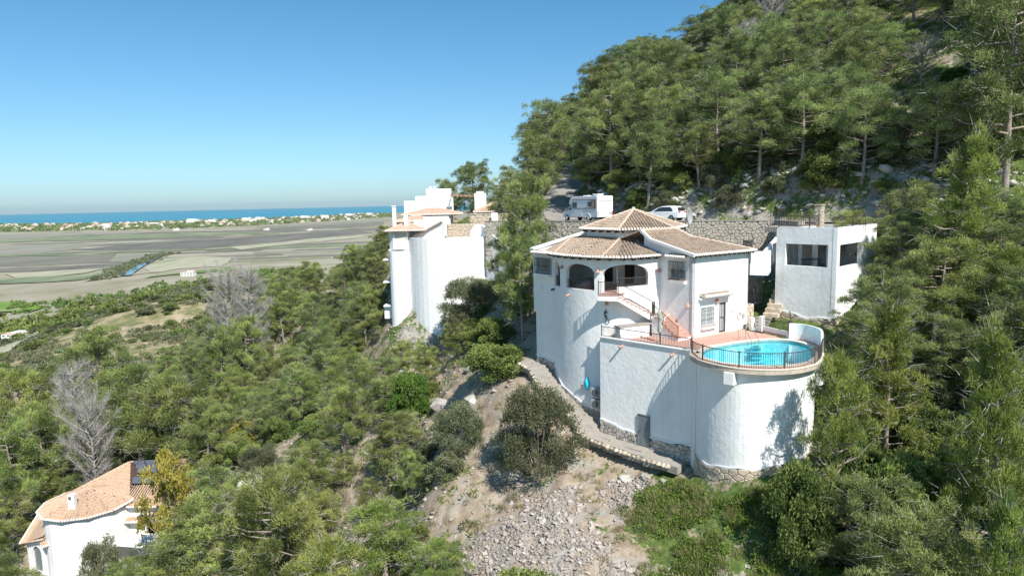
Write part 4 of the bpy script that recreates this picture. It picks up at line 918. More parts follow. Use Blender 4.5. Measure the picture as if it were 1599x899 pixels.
# turquoise cloth, air conditioner
cq = PA.at(sp_(5.5, 49.4)); cn = PA.nrm(sp_(5.5, 49.4)); ct = Vector((-cn.y, cn.x)) ; b = MB(); 
cc = cq + cn * .08
for i, (a, z, r_) in enumerate(((.0, 86.9, .04), (.02, 86.75, .13), (-.02, 86.5, .2), (.03, 86.25, .13), (.0, 86.05, .05))): pass
b.tube([(*(cc), 86.98), (*(cc + ct * -.03), 86.8), (*(cc + ct * .05), 86.55), (*(cc + ct * -.02), 86.25), (*(cc + ct * .03), 86.02)], [.04, .12, .2, .14, .04], 9)
tag(b.build('cloth', M['turquoise'], smooth=True), 'turquoise cloth hanging on the round tower wall', 'cloth')
b = MB(); b.tube([(*(cc + ct * -.1), 86.45), (*(cc - ct * -.0 + cn * .1 + ct * -.55), 86.4)], [.1, .04], 7); b.tube([(*(cc + ct * -.5 + cn * .05), 86.32), (*(cc + ct * -.5 + cn * .05), 86.5)], .05, 6); tag(b.build('water_hose_reel', M['grey']), 'small grey hose reel beside the turquoise cloth', 'hose')
for k, z in enumerate((84.9, 85.75)):
    ac = empty('air_conditioner', (6.0, 48.5, z), ['lower grey outdoor air conditioner unit in the corner of the tower', 'upper grey outdoor air conditioner unit in the corner of the tower'][k], 'air conditioner', 'air conditioners in the tower corner')
    c = Vector((5.98, 48.42)); b = MB(); b.box((c.x, c.y, z + .36), (.74, .32, .66), math.atan2(-.7, .7) + math.radians(8)); b.build('casing', M['grey'], ac, bevel=.015)
    n = Vector((-.62, -.78)); b = MB(); b.tube([(*(c + n * .15), z + .36), (*(c + n * .2), z + .36)], .25, 14); b.build('fan_grille', M['greydark'], ac)

hc = PB.at(5.0) + nB * .06; b = MB(); b.tube([(*(hc + dR * .2 * math.cos(t_)), 91.35 + .24 * math.sin(t_)) for t_ in [2 * math.pi * k / 16 for k in range(17)]], .03, 5); tag(b.build('garden_hose', M['grey']), 'coiled pale hose hanging on the sunny wall near the garden steps', 'hose')
q = PA.at((s2a + s2b) / 2) - PA.nrm((s2a + s2b) / 2) * 1.1; b = MB(); b.ball((q.x - .1, q.y, ZU + .45), .62, 10, 6, .75); b.ball((q.x + .5, q.y + .1, ZU + .4), .5, 10, 6, .75); b.ball((q.x - .6, q.y + .2, ZU + .35), .45, 10, 6, .8)
tag(b.build('covered_furniture', M['greydark'], smooth=True), 'dark covered garden furniture behind the second porch arch', 'furniture')
# ---------------------------------------------------------------- pool terrace on its round tower
RIM = [(11.25, 42.55), (10.98, 41.3), (11.35, 39.75), (12.6, 38.15), (14.2, 37.5), (15.85, 37.6), (17.15, 38.3), (18.05, 39.2), (18.85, 40.6), (19.55, 42.2), (20.0, 43.6), (19.8, 44.9), (19.3, 45.55), (18.8, 45.75)]
RIMS = smooth_path(RIM, 6); PR = Path(RIMS)
POOLP = [(11.75, 41.9), (11.75, 40.5), (12.7, 39.15), (14.3, 38.5), (15.9, 38.55), (17.2, 39.2), (18.35, 40.7), (19.05, 42.6), (19.1, 44.2), (18.4, 45.35), (17.2, 45.55), (15.6, 45.05), (14.1, 44.3), (12.7, 43.4)]
pool = smooth_path(POOLP + [POOLP[0]], 6)[:-1]
PT_ = empty('pool_terrace', (15, 41, 84), 'round white tower terrace carrying the swimming pool, with curved white parapet', 'terrace')
drum_p = offset_path(RIMS, -.42); drum_p = [q for i, q in enumerate(drum_p) if i >= 1]
drum_p[0] = Vector((11.38, 42.3))
PD = Path(drum_p)
w = MB(); wall(w, [tuple(q) for q in drum_p], .3, 82.6, ZD - .3, step=.6); w.build('tower_wall', M['stucco'], PT_)
def ringslab(mb, outer, inner, z0, z1):
    """flat ring between two closed outlines, filled by triangulation"""
    bm = bmesh.new()
    for z, flip in ((z1, 0), (z0, 1)):
        vo = [bm.verts.new((*p[:2], z)) for p in outer]; vi = [bm.verts.new((*p[:2], z)) for p in inner]; es = []
        for vv in (vo, vi): es += [bm.edges.new((vv[i], vv[(i + 1) % len(vv)])) for i in range(len(vv))]
        bmesh.ops.triangle_fill(bm, use_beauty=True, edges=es)
    bm.verts.ensure_lookup_table(); n = len(bm.verts)
    mb.add([v.co[:] for v in bm.verts], [tuple(v.index for v in f.verts) for f in bm.faces]) if not bm.verts.index_update() else None
    bm.free()
    for ring in (outer, inner):
        k = len(ring); mb.add([(*p[:2], z0) for p in ring] + [(*p[:2], z1) for p in ring], [(i, (i + 1) % k, k + (i + 1) % k, k + i) for i in range(k)])
cop_o = [tuple(q) for q in offset_path(pool + [pool[0]], .38)[:-1]]
# orient check: offset outward
def area(p): return sum(p[i][0] * p[(i + 1) % len(p)][1] - p[(i + 1) % len(p)][0] * p[i][1] for i in range(len(p))) / 2
if abs(area(cop_o)) < abs(area(pool)): cop_o = [tuple(q) for q in offset_path(pool + [pool[0]], -.38)[:-1]]
deck_out = [tuple(q) for q in offset_path(RIMS, -.12)] + [(18.75, 46.2), (17.0, 49.3), tuple(C_), tuple(A_), (11.9, 43.25)]
b = MB(); ringslab(b, deck_out, cop_o, ZD - .25, ZD); b.build('deck_tiles', M['terracotta'], PT_)
b = MB(); ringslab(b, cop_o, pool, ZD - .2, ZD + .06); b.build('pool_coping', mat('pale_coping', [(.62, .52, .42), (.70, .62, .53)], 6, .8), PT_)
rs_ = MB(); wall(rs_, RIMS, .55, ZD - .28, ZD - .03, step=.5); rs_.build('rim_slab', mat('weathered_rim', [(.38, .33, .28), (.52, .45, .37), (.20, .18, .16)], 2.2, .9, .4, 14, .02, pos=[.35, .55, .72]), PT_)
re_ = MB(); wall(re_, offset_path(RIMS, .03), .16, ZD - .02, ZD + .035, step=.5); re_.build('rim_edging', M['cream'], PT_)
# basin
bs = MB(); k = len(pool); zb = ZD - 1.5
wl_ = MB(); wl_.add([(*p, ZD + .02) for p in pool] + [(*p, zb) for p in pool], [(i, (i + 1) % k, k + (i + 1) % k, k + i) for i in range(k)] + [tuple(range(k, 2 * k))])
def pool_tile():
    m = bpy.data.materials.new('blue_pool_mosaic'); m.use_nodes = True; t = m.node_tree; N = t.nodes; L = t.links; b = N['Principled BSDF']; b.inputs['Roughness'].default_value = .3
    tc = N.new('ShaderNodeTexCoord'); v = N.new('ShaderNodeTexVoronoi'); v.inputs['Scale'].default_value = 5; v.distance = 'CHEBYCHEV'; v.inputs['Randomness'].default_value = .15; L.new(tc.outputs['Object'], v.inputs['Vector'])
    r = N.new('ShaderNodeValToRGB'); L.new(v.outputs['Color'], r.inputs[0]); e = r.color_ramp.elements; e[0].color = (.14, .62, .74, 1); e[1].color = (.36, .84, .90, 1); L.new(r.outputs[0], b.inputs['Base Color']); return m
POOLTH = wl_.build('pool_basin', pool_tile(), PT_)
M['poolwater'] = bpy.data.materials.new('pool_water'); M['poolwater'].use_nodes = True
t = M['poolwater'].node_tree; N = t.nodes; L = t.links; N.remove(N['Principled BSDF'])
tb = N.new('ShaderNodeBsdfTransparent'); tb.inputs[0].default_value = (.62, .93, .97, 1); gl = N.new('ShaderNodeBsdfGlossy'); gl.inputs['Roughness'].default_value = .04
fr = N.new('ShaderNodeFresnel'); fr.inputs[0].default_value = 1.33; mx = N.new('ShaderNodeMixShader'); nz = N.new('ShaderNodeTexNoise'); nz.inputs['Scale'].default_value = 2.5; nz.inputs['Detail'].default_value = 3
bp = N.new('ShaderNodeBump'); bp.inputs['Strength'].default_value = .35; bp.inputs['Distance'].default_value = .05; tcw = N.new('ShaderNodeTexCoord'); L.new(tcw.outputs['Object'], nz.inputs['Vector']); L.new(nz.outputs['Fac'], bp.inputs['Height'])
L.new(bp.outputs[0], gl.inputs['Normal']); L.new(bp.outputs[0], fr.inputs['Normal']); L.new(fr.outputs[0], mx.inputs[0]); L.new(tb.outputs[0], mx.inputs[1]); L.new(gl.outputs[0], mx.inputs[2]); L.new(mx.outputs[0], N['Material Output'].inputs[0])
b = MB(); b.add([(*p, ZD - .1) for p in (pool if area(pool) > 0 else pool[::-1])], [tuple(range(k))]); pw = b.build('pool_water', M['poolwater']); tag(pw, kind='structure')
if pw.data.polygons[0].normal.z < 0: pw.data.flip_normals()
# steps inside the pool
b = MB()
for i in range(3): b.beam((15.55 + .35 * i * .4, 44.95 - .32 * i, ZD - .35 - .3 * i), (16.9 + .14 * i, 45.35 - .32 * i, ZD - .35 - .3 * i), .34, .06)
b.build('pool_step', POOLTH.data.materials[0], PT_)
# ladder
LA = empty('pool_ladder', (16.3, 45.3, ZD), 'steel ladder with looped handrails at the back of the pool', 'ladder'); ld = Vector((-.32, .95)); lt = Vector((.95, .32))
for s in (-.3, .3):
    c = Vector((16.15, 45.15)) + lt * s; b = MB()
    b.tube([(*(c + ld * 1.15), ZD), (*(c + ld * 1.15), ZD + .75), (*(c + ld * .95), ZD + .95), (*(c + ld * .7), ZD + .95), (*(c - ld * .05), ZD + .35), (*(c - ld * .22), ZD + .1), (*(c - ld * .22), ZD - .9)], .022, 6); b.build('handrail', M['steel'], LA)
for k_ in range(3): b = MB(); c = Vector((16.15, 45.15)) - ld * .22; b.beam((*(c - lt * .3), ZD - .25 - .28 * k_), (*(c + lt * .3), ZD - .25 - .28 * k_), .1, .03); b.build('rung', M['steel'], LA)
# curved parapet and railing
sp0 = PR.near((18.9, 40.7)); par = [PR.at(sp0 + (PR.L - sp0) * k_ / 24) for k_ in range(25)]
w = MB(); wall(w, [tuple(q) for q in offset_path([tuple(q) for q in par], -.02)], .14, ZD + .04, lambda s: ZD + min(1.12, .15 + max(0, s - .2) * .62), step=.5)
w.build('curved_parapet', M['stucco2'], PT_)
pts = [(*(PR.at(sp0 * k_ / 30 + .05) - PR.nrm(sp0 * k_ / 30 + .05) * .1), ZD + .04) for k_ in range(31)]
railing('pool_railing', pts + [(*(PR.at(sp0 + (k_ + 1) * .45) + PR.nrm(sp0 + (k_ + 1) * .45) * .06), ZD + .04) for k_ in range(5)], h=.9, label='curved iron railing following the rim round the pool', posts=[0, 6, 12, 18, 24, 30, 33], sp=.125)
b = MB(); q = PD.at(PD.near((12.75, 38.75))); n = PD.nrm(PD.near((12.75, 38.75))); b.box((*(q + n * .22), ZD - .66), (.62, .6, .74), math.atan2(-n.x, n.y)); b.build('overflow_box', M['white'], PT_, bevel=.03)
b = MB(); b.box((18.35, 39.95, ZD - .95), (.3, .3, 1.3), .6); b.build('corner_post', M['white'], PT_, bevel=.02)
s0 = .0; plinth(PT_, [tuple(q) for q in drum_p[2:52]], lambda s: 82.3 + .045 * s, wavy(lin([(0, 84.15), (1.2, 83.9), (3, 84.0), (6, 84.55), (9, 84.9)]), .07, .9, 1), M['stone_warm'], seed=12, cell=(.5, .42), depth=.06)
# back of the terrace: low white walls, planter steps, gate, railing
BK = empty('garden_wall', (17, 49, ZD), 'low white wall with gate gap and short railing behind the pool', 'wall')
g0, g1 = Vector((16.9, 49.65)), Vector((17.75, 48.45)); h0, h1 = Vector((18.1, 47.95)), Vector((18.85, 46.1))
g0 = Vector((17.1, 49.75)); g1 = Vector((17.45, 49.2)); h0 = Vector((17.95, 48.55)); h1 = Vector((18.95, 46.15))
w = MB(); wall(w, [tuple(g1), tuple(h0)], .16, ZD, ZD + .22); w.build('low_wall', M['white'], BK)
w = MB(); wall(w, [tuple(h0), tuple(h1)], .18, ZD, ZD + .42); w.build('low_wall', M['white'], BK)
w = MB(); wall(w, [tuple(h0 + Vector((-.03, -.02))), tuple(h1 + Vector((-.03, -.02)))], .03, ZD, ZD + .13); w.build('tile_skirting', M['terracotta'], BK)
for q, h_ in ((h0, 1.15), (h1, .5), (g1, .95)): b = MB(); b.box((q.x + .05, q.y + .02, ZD + h_ / 2), (.3, .3, h_), .4); b.build('pillar', M['white'], BK, bevel=.02)
railing('short_railing', [(*(h0 + Vector((.08, .0))), ZD + .42), (*(h1 + Vector((.08, .0))), ZD + .42)], h=.62, label='short iron railing on the low white wall behind the pool', posts=[0, 1])
b = MB(); b.beam((18.98, 45.95, ZD), (18.98, 45.95, ZD + 1.25), .1); b.beam((18.98, 45.95, ZD + 1.2), (19.35, 47.0, ZD + 1.75), .07); b.beam((18.98, 45.95, ZD + .3), (19.0, 46.0, ZD + 1.2), .3, .06); tag(b.build('shower_post', M['iron']), 'dark iron post with slanting arm at the end of the low white wall', 'post')
# garden steps and stone walls between villa and garage
GS = empty('garden_steps', (18.5, 50, ZD), 'pale stone steps climbing between villa and garage', 'steps')
sd0 = Vector((.64, .77))
base_ = Vector((17.55, 49.35)); sidev = Vector((.77, -.64))
for i in range(4): b = MB(); c = base_ + sd0 * (.3 + .34 * i); b.beam((*(c - sidev * .15), ZD + .1 + .19 * i), (*(c + sidev * .95), ZD + .1 + .19 * i), .4, .2); b.build('step', M['concrete'], GS, bevel=.015)
for i in range(8): b = MB(); c = base_ + sd0 * (1.9 + .42 * i) + sidev * .7; b.beam((*(c - sidev * .5), ZD + .9 + .3 * i), (*(c + sidev * .6), ZD + .9 + .3 * i), .5, .3); b.build('step', M['stone_warm'], GS, bevel=.02)
def stone_wall(name, path, zb, zt, m, cell=(.45, .34), seed=1, label=None, cat='wall', pieces=False, gap=.03, th=.4, depth=.07, cap=None, maxp=300):
    root = empty(name, (*Vector(path[0][:2]), fz(zb)(0)), label, cat); rs = random.Random(seed); P = Path(path); zb, zt = fz(zb), fz(zt); H = max(zt(P.L * k / 20) - zb(P.L * k / 20) for k in range(21))
    w = MB(); wall(w, path, th, zb, zt, step=1.0); w.build('wall_core', M['mortar_lt'], root)
    def f(s, t, o): z = zb(s) + t / H * (zt(s) - zb(s)); q = P.at(s) + P.nrm(s) * o; return (q.x, q.y, z)
    cs = voronoi_cells(P.L, H, cell, rs=rs, gap=gap); rs.shuffle(cs)
    mb = MB()
    for i, c_ in enumerate(cs):
        if pieces and i < maxp: q = MB(); stone_geo(q, c_, f, depth, rs); q.build('stone', m, root)
        else: stone_geo(mb, c_, f, depth, rs)
    if mb.v: tag(mb.build('wall_stones', m, root), kind='stuff')
    if cap: c = MB(); wall(c, offset_path(path, .1), th + .15, lambda s: zt(min(s, P.L)), lambda s: zt(min(s, P.L)) + .09, step=1.); c.build('coping', cap, root)
    return root
stone_wall('stone_wall', [(17.35, 50.6), (18.4, 51.5)], 90.1, 91.9, M['stone_warm'], seed=3, label='low rough stone wall beside the garden steps next to the villa', pieces=True)
stone_wall('stone_wall', [(17.2, 53.0), (20.2, 54.6)], 90.4, 93.6, M['stone_warm'], seed=5, label='tall shaded stone wall at the top of the garden steps', pieces=True, cell=(.5, .4))
# white stair bridge from the garage roof down to the villa
SB = empty('stair_bridge', (18.5, 53, 93), 'white balcony and sloping stair between villa and garage roof', 'staircase')
b = MB(); b.prism([(17.9, 51.0), (19.1, 50.55), (19.75, 51.9), (18.2, 52.6)], 94.15, 95.0); b.build('balcony', M['stucco'], SB)
w = MB(); wall(w, [(17.75, 52.2), (17.95, 51.0), (19.15, 50.5), (19.9, 52.0)], .15, 94.3, 95.95); w.build('balcony_parapet', M['stucco'], SB)
fl = MB(); vs = [Vector((19.15, 50.6, 94.3)), Vector((19.15, 50.6, 95.9)), Vector((20.1, 51.35, 97.3)), Vector((20.1, 51.35, 95.2))]
vs = [Vector((19.1, 51.7, 94.0)), Vector((19.1, 51.7, 95.9)), Vector((20.3, 52.45, 96.9)), Vector((20.3, 52.45, 95.2))]
prismv(fl, vs, Vector((.5, -.8, 0)) * .18); fl.build('sloping_parapet', M['stucco'], SB)
b = MB(); b.beam((19.0, 52.2, 94.1), (20.5, 53.2, 95.8), 1.0, .2); b.build('stair_slab', M['stucco'], SB)
railing('balcony_railing', [(18.0, 51.2, 95.95), (17.8, 52.3, 95.95), (18.8, 53.2, 95.95)], h=.7, label='small iron railing above the white stair bridge', posts=[0, 1, 2])
# ---------------------------------------------------------------- garage with roof terrace
P1, P2, P3 = Vector((19.85, 51.05)), Vector((22.78, 47.6)), Vector((28.3, 52.85)); P4 = P1 + (P3 - P2)
GA = empty('garage', (*P2, 90.9), 'white cube building with wide openings and roof terrace beside the villa', 'garage')
L1, L2 = (P2 - P1).length, (P3 - P2).length
w = MB(); wall(w, [tuple(P1), tuple(P2)], .3, 90.2, 97.72, [(.72, 3.88 if L1 > 4.3 else 3.5, 94.9, 96.5)], step=1); w.build('front_wall', M['stucco2'], GA)
w = MB(); wall(w, [tuple(P2), tuple(P3)], .3, 90.2, 97.72, [(.5, 4.6, 94.9, 96.5)], step=1); w.build('side_wall', M['stucco2'], GA)
w = MB(); wall(w, [tuple(P3), tuple(P4)], .3, 90.2, 97.6); w.build('back_wall', M['stucco2'], GA)
w = MB(); wall(w, [tuple(P4), tuple(P4.lerp(P1, .5))], .3, 90.2, 97.6); w.build('inner_wall', M['stucco2'], GA)
b = MB(); b.prism([tuple(q) for q in (P1.lerp(P3, .03), P2.lerp(P4, .03), P3.lerp(P1, .03), P4.lerp(P2, .03))], 94.3, 94.45); b.build('floor', M['concrete'], GA)
ins = [P1.lerp(P3, .06), P2.lerp(P4, .06), P3.lerp(P1, .06), P4.lerp(P2, .06)]
b = MB(); b.prism([tuple(q) for q in ins], 97.1, 97.42); b.build('roof_slab', M['concrete'], GA)
dg = (P3 - P2).normalized(); q = P4.lerp(P1, .22)
b = MB(); c = (P3 + P2) / 2 - Vector((dg.y, -dg.x)) * 2.9; b.beam((*(c - dg * .5), 94.5), (*(c - dg * .5), 97.1), .3); b.beam((*(P2.lerp(P4, .5)), 94.5), (*(P2.lerp(P4, .5)), 97.1), .08); b.build('pillar', M['stucco2'], GA)
b = MB(); c = P1.lerp(P3, .35); b.box((*c, 95.2), (1.6, .7, .06), .5); 
for a_, b_ in ((-.6, -.2), (.6, .2), (-.6, .2), (.6, -.2)): b.beam((c.x + a_, c.y + b_, 94.45), (c.x + a_, c.y + b_, 95.2), .05)
tag(b.build('table', M['greydark']), 'dark table standing inside the white garage opening', 'table')
pl1 = [tuple(P1), tuple(P2), tuple(P2.lerp(P3, .72))]
plinth(GA, pl1, lambda s: 90.45 + .03 * s, wavy(lin([(0, 91.5), (2.5, 91.2), (4.4, 91.25), (8.5, 91.9)]), .07, .8, .5), M['stone_warm'], seed=21, cell=(.55, .45), depth=.06)
railing('roof_railing', [(*P1.lerp(P2, .03), 97.72), (*P1.lerp(P2, .55), 97.72), (*(P1.lerp(P2, .55) + dg * 1.6), 97.72)], h=.82, label='iron railing on the left corner of the garage roof', posts=[0, 1, 2], sp=.14)
railing('roof_railing', [(*(P2 + dg * .3 - Vector((.3, -.3))), 97.72), (*P2.lerp(P3, .35), 97.72), (*P2.lerp(P3, .68), 97.72), (*P2.lerp(P3, .97), 97.72)], h=.72, label='thin iron railing along the sunny side of the garage roof', posts=[1, 2, 3], sp=.3, bar=.012)
def stone_pillar(q, z0, z1, w_, label, seed):
    root = empty('stone_pillar', (*q, z0), label, 'pillar'); rs = random.Random(seed); a = .75; R = Matrix.Rotation(a, 2)
    c = MB(); c.box((*q, (z0 + z1) / 2), (w_, w_, z1 - z0), a); c.build('core', M['mortar_lt'], root)
    for k_ in range(4):
        ang = a + k_ * math.pi / 2; d = Vector((math.cos(ang), math.sin(ang))); n = Vector((d.y, -d.x))
        f = lambda s, t, o: (*(Vector(q) + n * (w_ / 2 + o) + d * (s - w_ / 2)), z0 + t)
        mb = MB()
        for c_ in voronoi_cells(w_, z1 - z0, (.3, .24), rs=rs, gap=.02): stone_geo(mb, c_, f, .04, rs)
        tag(mb.build('pillar_stones', M['stone_warm'], root), kind='stuff')
    c = MB(); c.box((*q, z1 + .06), (w_ + .14, w_ + .14, .12), a); c.build('cap', M['stone_warm'], root, bevel=.02)
stone_pillar((24.9, 55.3), 96.8, 99.15, .55, 'slim stone gate pillar behind the garage roof railing', 3)
stone_pillar((30.6, 56.2), 95.5, 99.0, .8, 'broad stone gate pillar at the right end of the garage roof', 4)
b = MB(); b.beam((24.3, 55.5, 97.6), (21.8, 57.5, 97.6), .04); 
for k_ in range(18): b.beam((24.3 - 2.5 * k_ / 17, 55.5 + 2 * k_ / 17, 97.55), (24.3 - 2.5 * k_ / 17, 55.5 + 2 * k_ / 17, 98.7), .03)
b.beam((24.3, 55.5, 98.7), (21.8, 57.5, 98.7), .04); tag(b.build('driveway_gate', M['iron']), 'dark iron bar gate beside the slim stone pillar', 'gate', kind=None)
# driveway slab behind the garage up to the road
b = MB(); b.prism([tuple(P4), tuple(P3), (30.5, 57), (31.5, 60.5), (26, 64.5), (21.5, 58)], 97.0, 97.42); tag(b.build('driveway', M['concrete']), kind='structure')
# ---------------------------------------------------------------- road retaining wall
stone_wall('retaining_wall', RW, lambda s: 92.0, 97.72, M['stone_pale'], cell=(.42, .28), seed=7, label='long dry stone wall holding up the road behind the villa', gap=.03, th=.5, depth=.1, cap=M['concrete'], pieces=False)
stone_wall('retaining_wall', RWR, lambda s: 92.0, 97.5, M['stone_pale'], cell=(.42, .3), seed=8, label='grey stone wall running right from the broad gate pillar', gap=.04, th=.5, depth=.08)
# satellite dish
SD = empty('satellite_dish', (14.6, 57.2, 96.5), 'large pale satellite dish on edge behind the villa roof', 'satellite dish')
b = MB(); rings = []; cd = Vector((14.75, 57.4, 98.35)); ax = Vector((.86, -.5, .12)).normalized(); sx = ax.cross(Vector((0, 0, 1))).normalized(); sy = sx.cross(ax)
vs = [cd]; fs = []
for j in range(1, 6):
    r_ = .8 * j / 5
    for k_ in range(20): t_ = 2 * math.pi * k_ / 20; vs.append(cd + (sx * math.cos(t_) + sy * math.sin(t_)) * r_ + ax * (.28 * (r_ / .8) ** 2))
for k_ in range(20): fs.append((0, 1 + k_, 1 + (k_ + 1) % 20))
for j in range(4):
    for k_ in range(20): a_ = 1 + j * 20; fs.append((a_ + k_, a_ + 20 + k_, a_ + 20 + (k_ + 1) % 20, a_ + (k_ + 1) % 20))
b.add(vs, fs); o = b.build('dish', M['grey'], SD, smooth=True); md = o.modifiers.new('th', 'SOLIDIFY'); md.thickness = .03
b = MB(); b.beam(cd - ax * .1, (14.6, 57.6, 95.0), .1); b.build('mast', M['steel'], SD); b = MB(); b.beam(cd - sy * .8, cd + ax * .9, .04); b.ball(cd + ax * .92, .08, 6, 4); b.build('receiver_arm', M['greydark'], SD)
# ---------------------------------------------------------------- concrete path with steps round the foot of the walls
PTH = empty('footpath_steps', (3, 53, 86), 'worn concrete steps and path curving down round the foot of the villa', 'path')
pc = [(.9, 55.2), (1.9, 53.9), (2.55, 52.2), (3.5, 50.6), (4.4, 49.2), (5.1, 48.1), (5.35, 47.3), (6.3, 46.3), (7.6, 45.0), (8.9, 43.8), (10.1, 42.9), (10.8, 42.3)]
pz = lin([(0, 87.0), (1.6, 86.75), (4.2, 85.75), (6.5, 84.7), (8.0, 84.2), (8.8, 83.7), (10, 83.42), (12, 83.25), (14, 83.12), (16, 83.0)])
PP = Path(smooth_path(pc, 4)); s = 0; i = 0
while s < PP.L - .1:
    L_ = .55 if s < 9 else (1.6 if s < 15 else .9); e = min(PP.L, s + L_); wd = 1.5 if s < 9 else 1.5
    a, b_, na, nb = PP.at(s - .02 if s else 0), PP.at(e), PP.nrm(s), PP.nrm(min(e, PP.L - .01)); z = pz((s + e) / 2); j = [random.uniform(-.05, .05) for _ in range(4)]
    q = MB(); q.prism([tuple(a + na * (wd / 2 + j[0])), tuple(b_ + nb * (wd / 2 + j[1])), tuple(b_ - nb * (wd / 2 - j[2])), tuple(a - na * (wd / 2 - j[3]))][::-1], z - (.6 if s < 9 else .5), z + random.uniform(-.012, .012)); q.build('step' if s < 9 else 'path_slab', M['concrete'], PTH)
    s = e; i += 1
rsk = random.Random(5)
for k_ in range(46):
    s = .3 + (PP.L - .6) * k_ / 46; q = PP.at(s) + PP.nrm(s) * (.78 if s < 9 else .84); b = MB(); r_ = rsk.uniform(.12, .22); b.ball((q.x, q.y, pz(s) - .1), r_, 6, 4, .75)
    b.v = [(x + rsk.uniform(-.04, .04), y + rsk.uniform(-.04, .04), z + rsk.uniform(-.03, .03)) for x, y, z in b.v]; b.build('edging_stone', M['stone_warm'], PTH)
# ---------------------------------------------------------------- the neighbour villa on its tall round wall
NV = empty('neighbour_villa', (-7.5, 84, 84), 'white villa on tall curved retaining wall with stacked pink tiled roofs to the left', 'house')
def circ(cx, cy, r, a0, a1, n=24): return [(cx + r * math.sin(math.radians(a0 + (a1 - a0) * k / n)), cy + r * math.cos(math.radians(a0 + (a1 - a0) * k / n))) for k in range(n + 1)]
cw = circ(-7.3, 86.0, 5.6, 290, 95); w = MB(); wall(w, cw, .35, 80.5, lin([(0, 95.1), (3.2, 95.9), (16, 95.95), (19, 95.4)]), step=.7); w.build('curved_wall', M['stucco'], NV)
b = MB(); b.prism(circ(-7.3, 86.0, 5.3, 290, 95)[::-1], 94.6, 94.8); b.build('terrace_floor', M['terracotta'], NV)
w = MB(); wall(w, circ(-13.75, 84.4, 1.35, 290, 80, 12), .25, 82.5, 94.3, step=2); w.build('round_tower', M['stucco'], NV)
b = MB(); b.prism([(-15.1, 84.0), (-12.6, 83.5), (-12.4, 86.5), (-15, 86.5)], 94.35, 94.5); b.build('balcony_floor', M['white'], NV)
w = MB(); wall(w, [(-15.0, 86.8), (-14.95, 84.1), (-14.4, 83.5), (-12.7, 83.5), (-12.5, 84.5)], .18, 94.5, 96.75, [(.4, 2.3, 95.0, 96.6), (3.7, 5.2, 95.55, 96.55)]); w.build('loggia_wall', M['stucco'], NV)
b = MB(); b.beam((-14.2, 83.62, 95.55), (-12.9, 83.62, 95.55), .04, .04); b.add([(-14.3, 83.6, 95.55), (-12.85, 83.6, 95.55), (-12.85, 83.58, 96.55), (-14.3, 83.58, 96.55)], [(0, 1, 2, 3)]); b.build('awning_blind', mat('cream_blind', [(.62, .58, .5)], 1, .9), NV)
w = MB(); wall(w, [(-12.4, 84.6), (-8.3, 82.6), (-8.1, 84)], .25, 94.7, lambda s: 95.6 + min(s, 4.5) * .46); w.build('gable_wall', M['stucco'], NV)
b = MB(); b.beam((-12.5, 84.5, 95.75), (-8.2, 82.45, 97.85), .4, .12); b.build('gable_coping', M['hipmortar'], NV)
w = MB(); wall(w, [(-12.2, 86.2), (-8.4, 84.6)], .25, 94.7, 97.9); w.build('upper_wall', M['stucco'], NV)
w = MB(); wall(w, [(-7.4, 81.6), (-6.2, 81.5), (-5.2, 81.3)], .3, 94.8, 95.95, [(.5, .9, 94.9, 95.8), (1.4, 1.8, 94.9, 95.8)]); w.build('balustrade', M['white'], NV)
w = MB(); wall(w, [(-4.9, 83.2), (-4.4, 83.1), (-3.6, 83.0), (-2.4, 81.2), (-1.2, 79.5), (.3, 77.0)], .4, 90, lin([(0, 96.6), (.6, 97.4), (1.4, 97.3), (3.2, 96.5), (7.5, 94.3)]), step=.4); w.build('curved_garden_wall', M['stucco'], NV)
def hiproof(parent, x0, y0, x1, y1, z, zr, m, rz=0, inset=None, name='tiled_roof', pitch=.25, skew=0):
    """hipped roof over a rectangle (local axes turned by rz)"""
    cx, cy = (x0 + x1) / 2, (y0 + y1) / 2; R = Matrix.Rotation(rz, 2)
    f = lambda x, y, zz: (*(R @ Vector((x - cx, y - cy)) + Vector((cx, cy))), zz); ins = inset if inset is not None else min(x1 - x0, y1 - y0) / 2
    if x1 - x0 >= y1 - y0: a, b_ = f(x0 + ins, cy, zr), f(x1 - ins, cy, zr)
    else: a, b_ = f(cx, y0 + ins, zr), f(cx, y1 - ins, zr)
    c = [f(x0, y0, z), f(x1, y0, z), f(x1, y1, z), f(x0, y1, z)]; t, e, h, s = MB(), MB(), MB(), MB()
    faces = [[c[0], c[1], b_, a], [c[1], c[2], b_], [c[2], c[3], a, b_], [c[3], c[0], a]] if x1 - x0 >= y1 - y0 else [[c[0], c[1], a], [c[1], c[2], b_, a], [c[2], c[3], b_], [c[3], c[0], a, b_]]
    for q in faces: tile_face(t, e, q, pitch); slab_poly(s, [(v[0], v[1], v[2] - .012) for v in q], .06)
    if (Vector(a) - Vector(b_)).length > .2: hip(h, a, b_)
    near = (a, b_, b_, a) if x1 - x0 >= y1 - y0 else (a, a, b_, b_)
    for q, r_ in zip(c, near): hip(h, q, r_)
    o = s.build(name, M['dark_wood'], parent); tag(t.build('roof_tiles', m, o), kind='stuff'); tag(e.build('eave_tile_ends', M['tile_trim'], o), kind='stuff'); tag(h.build('hip_tiles', M['hipmortar'], o), kind='stuff'); return o
hiproof(NV, -15.5, 83.0, -10.4, 87.5, 96.75, 97.6, M['tile_pink'], .1)
hiproof(NV, -15.0, 86.5, -9.6, 91.5, 97.75, 98.4, M['tile_pink'], .1)
b = MB(); b.box((-9.6, 88.5, 97.0), (3.2, 3.0, 2.6), .1); b.build('wall_block', M['stucco'], NV); b = MB(); b.box((-12.9, 84.6, 97.9), (.5, .5, 1.6), .1); b.build('chimney', M['white'], NV)
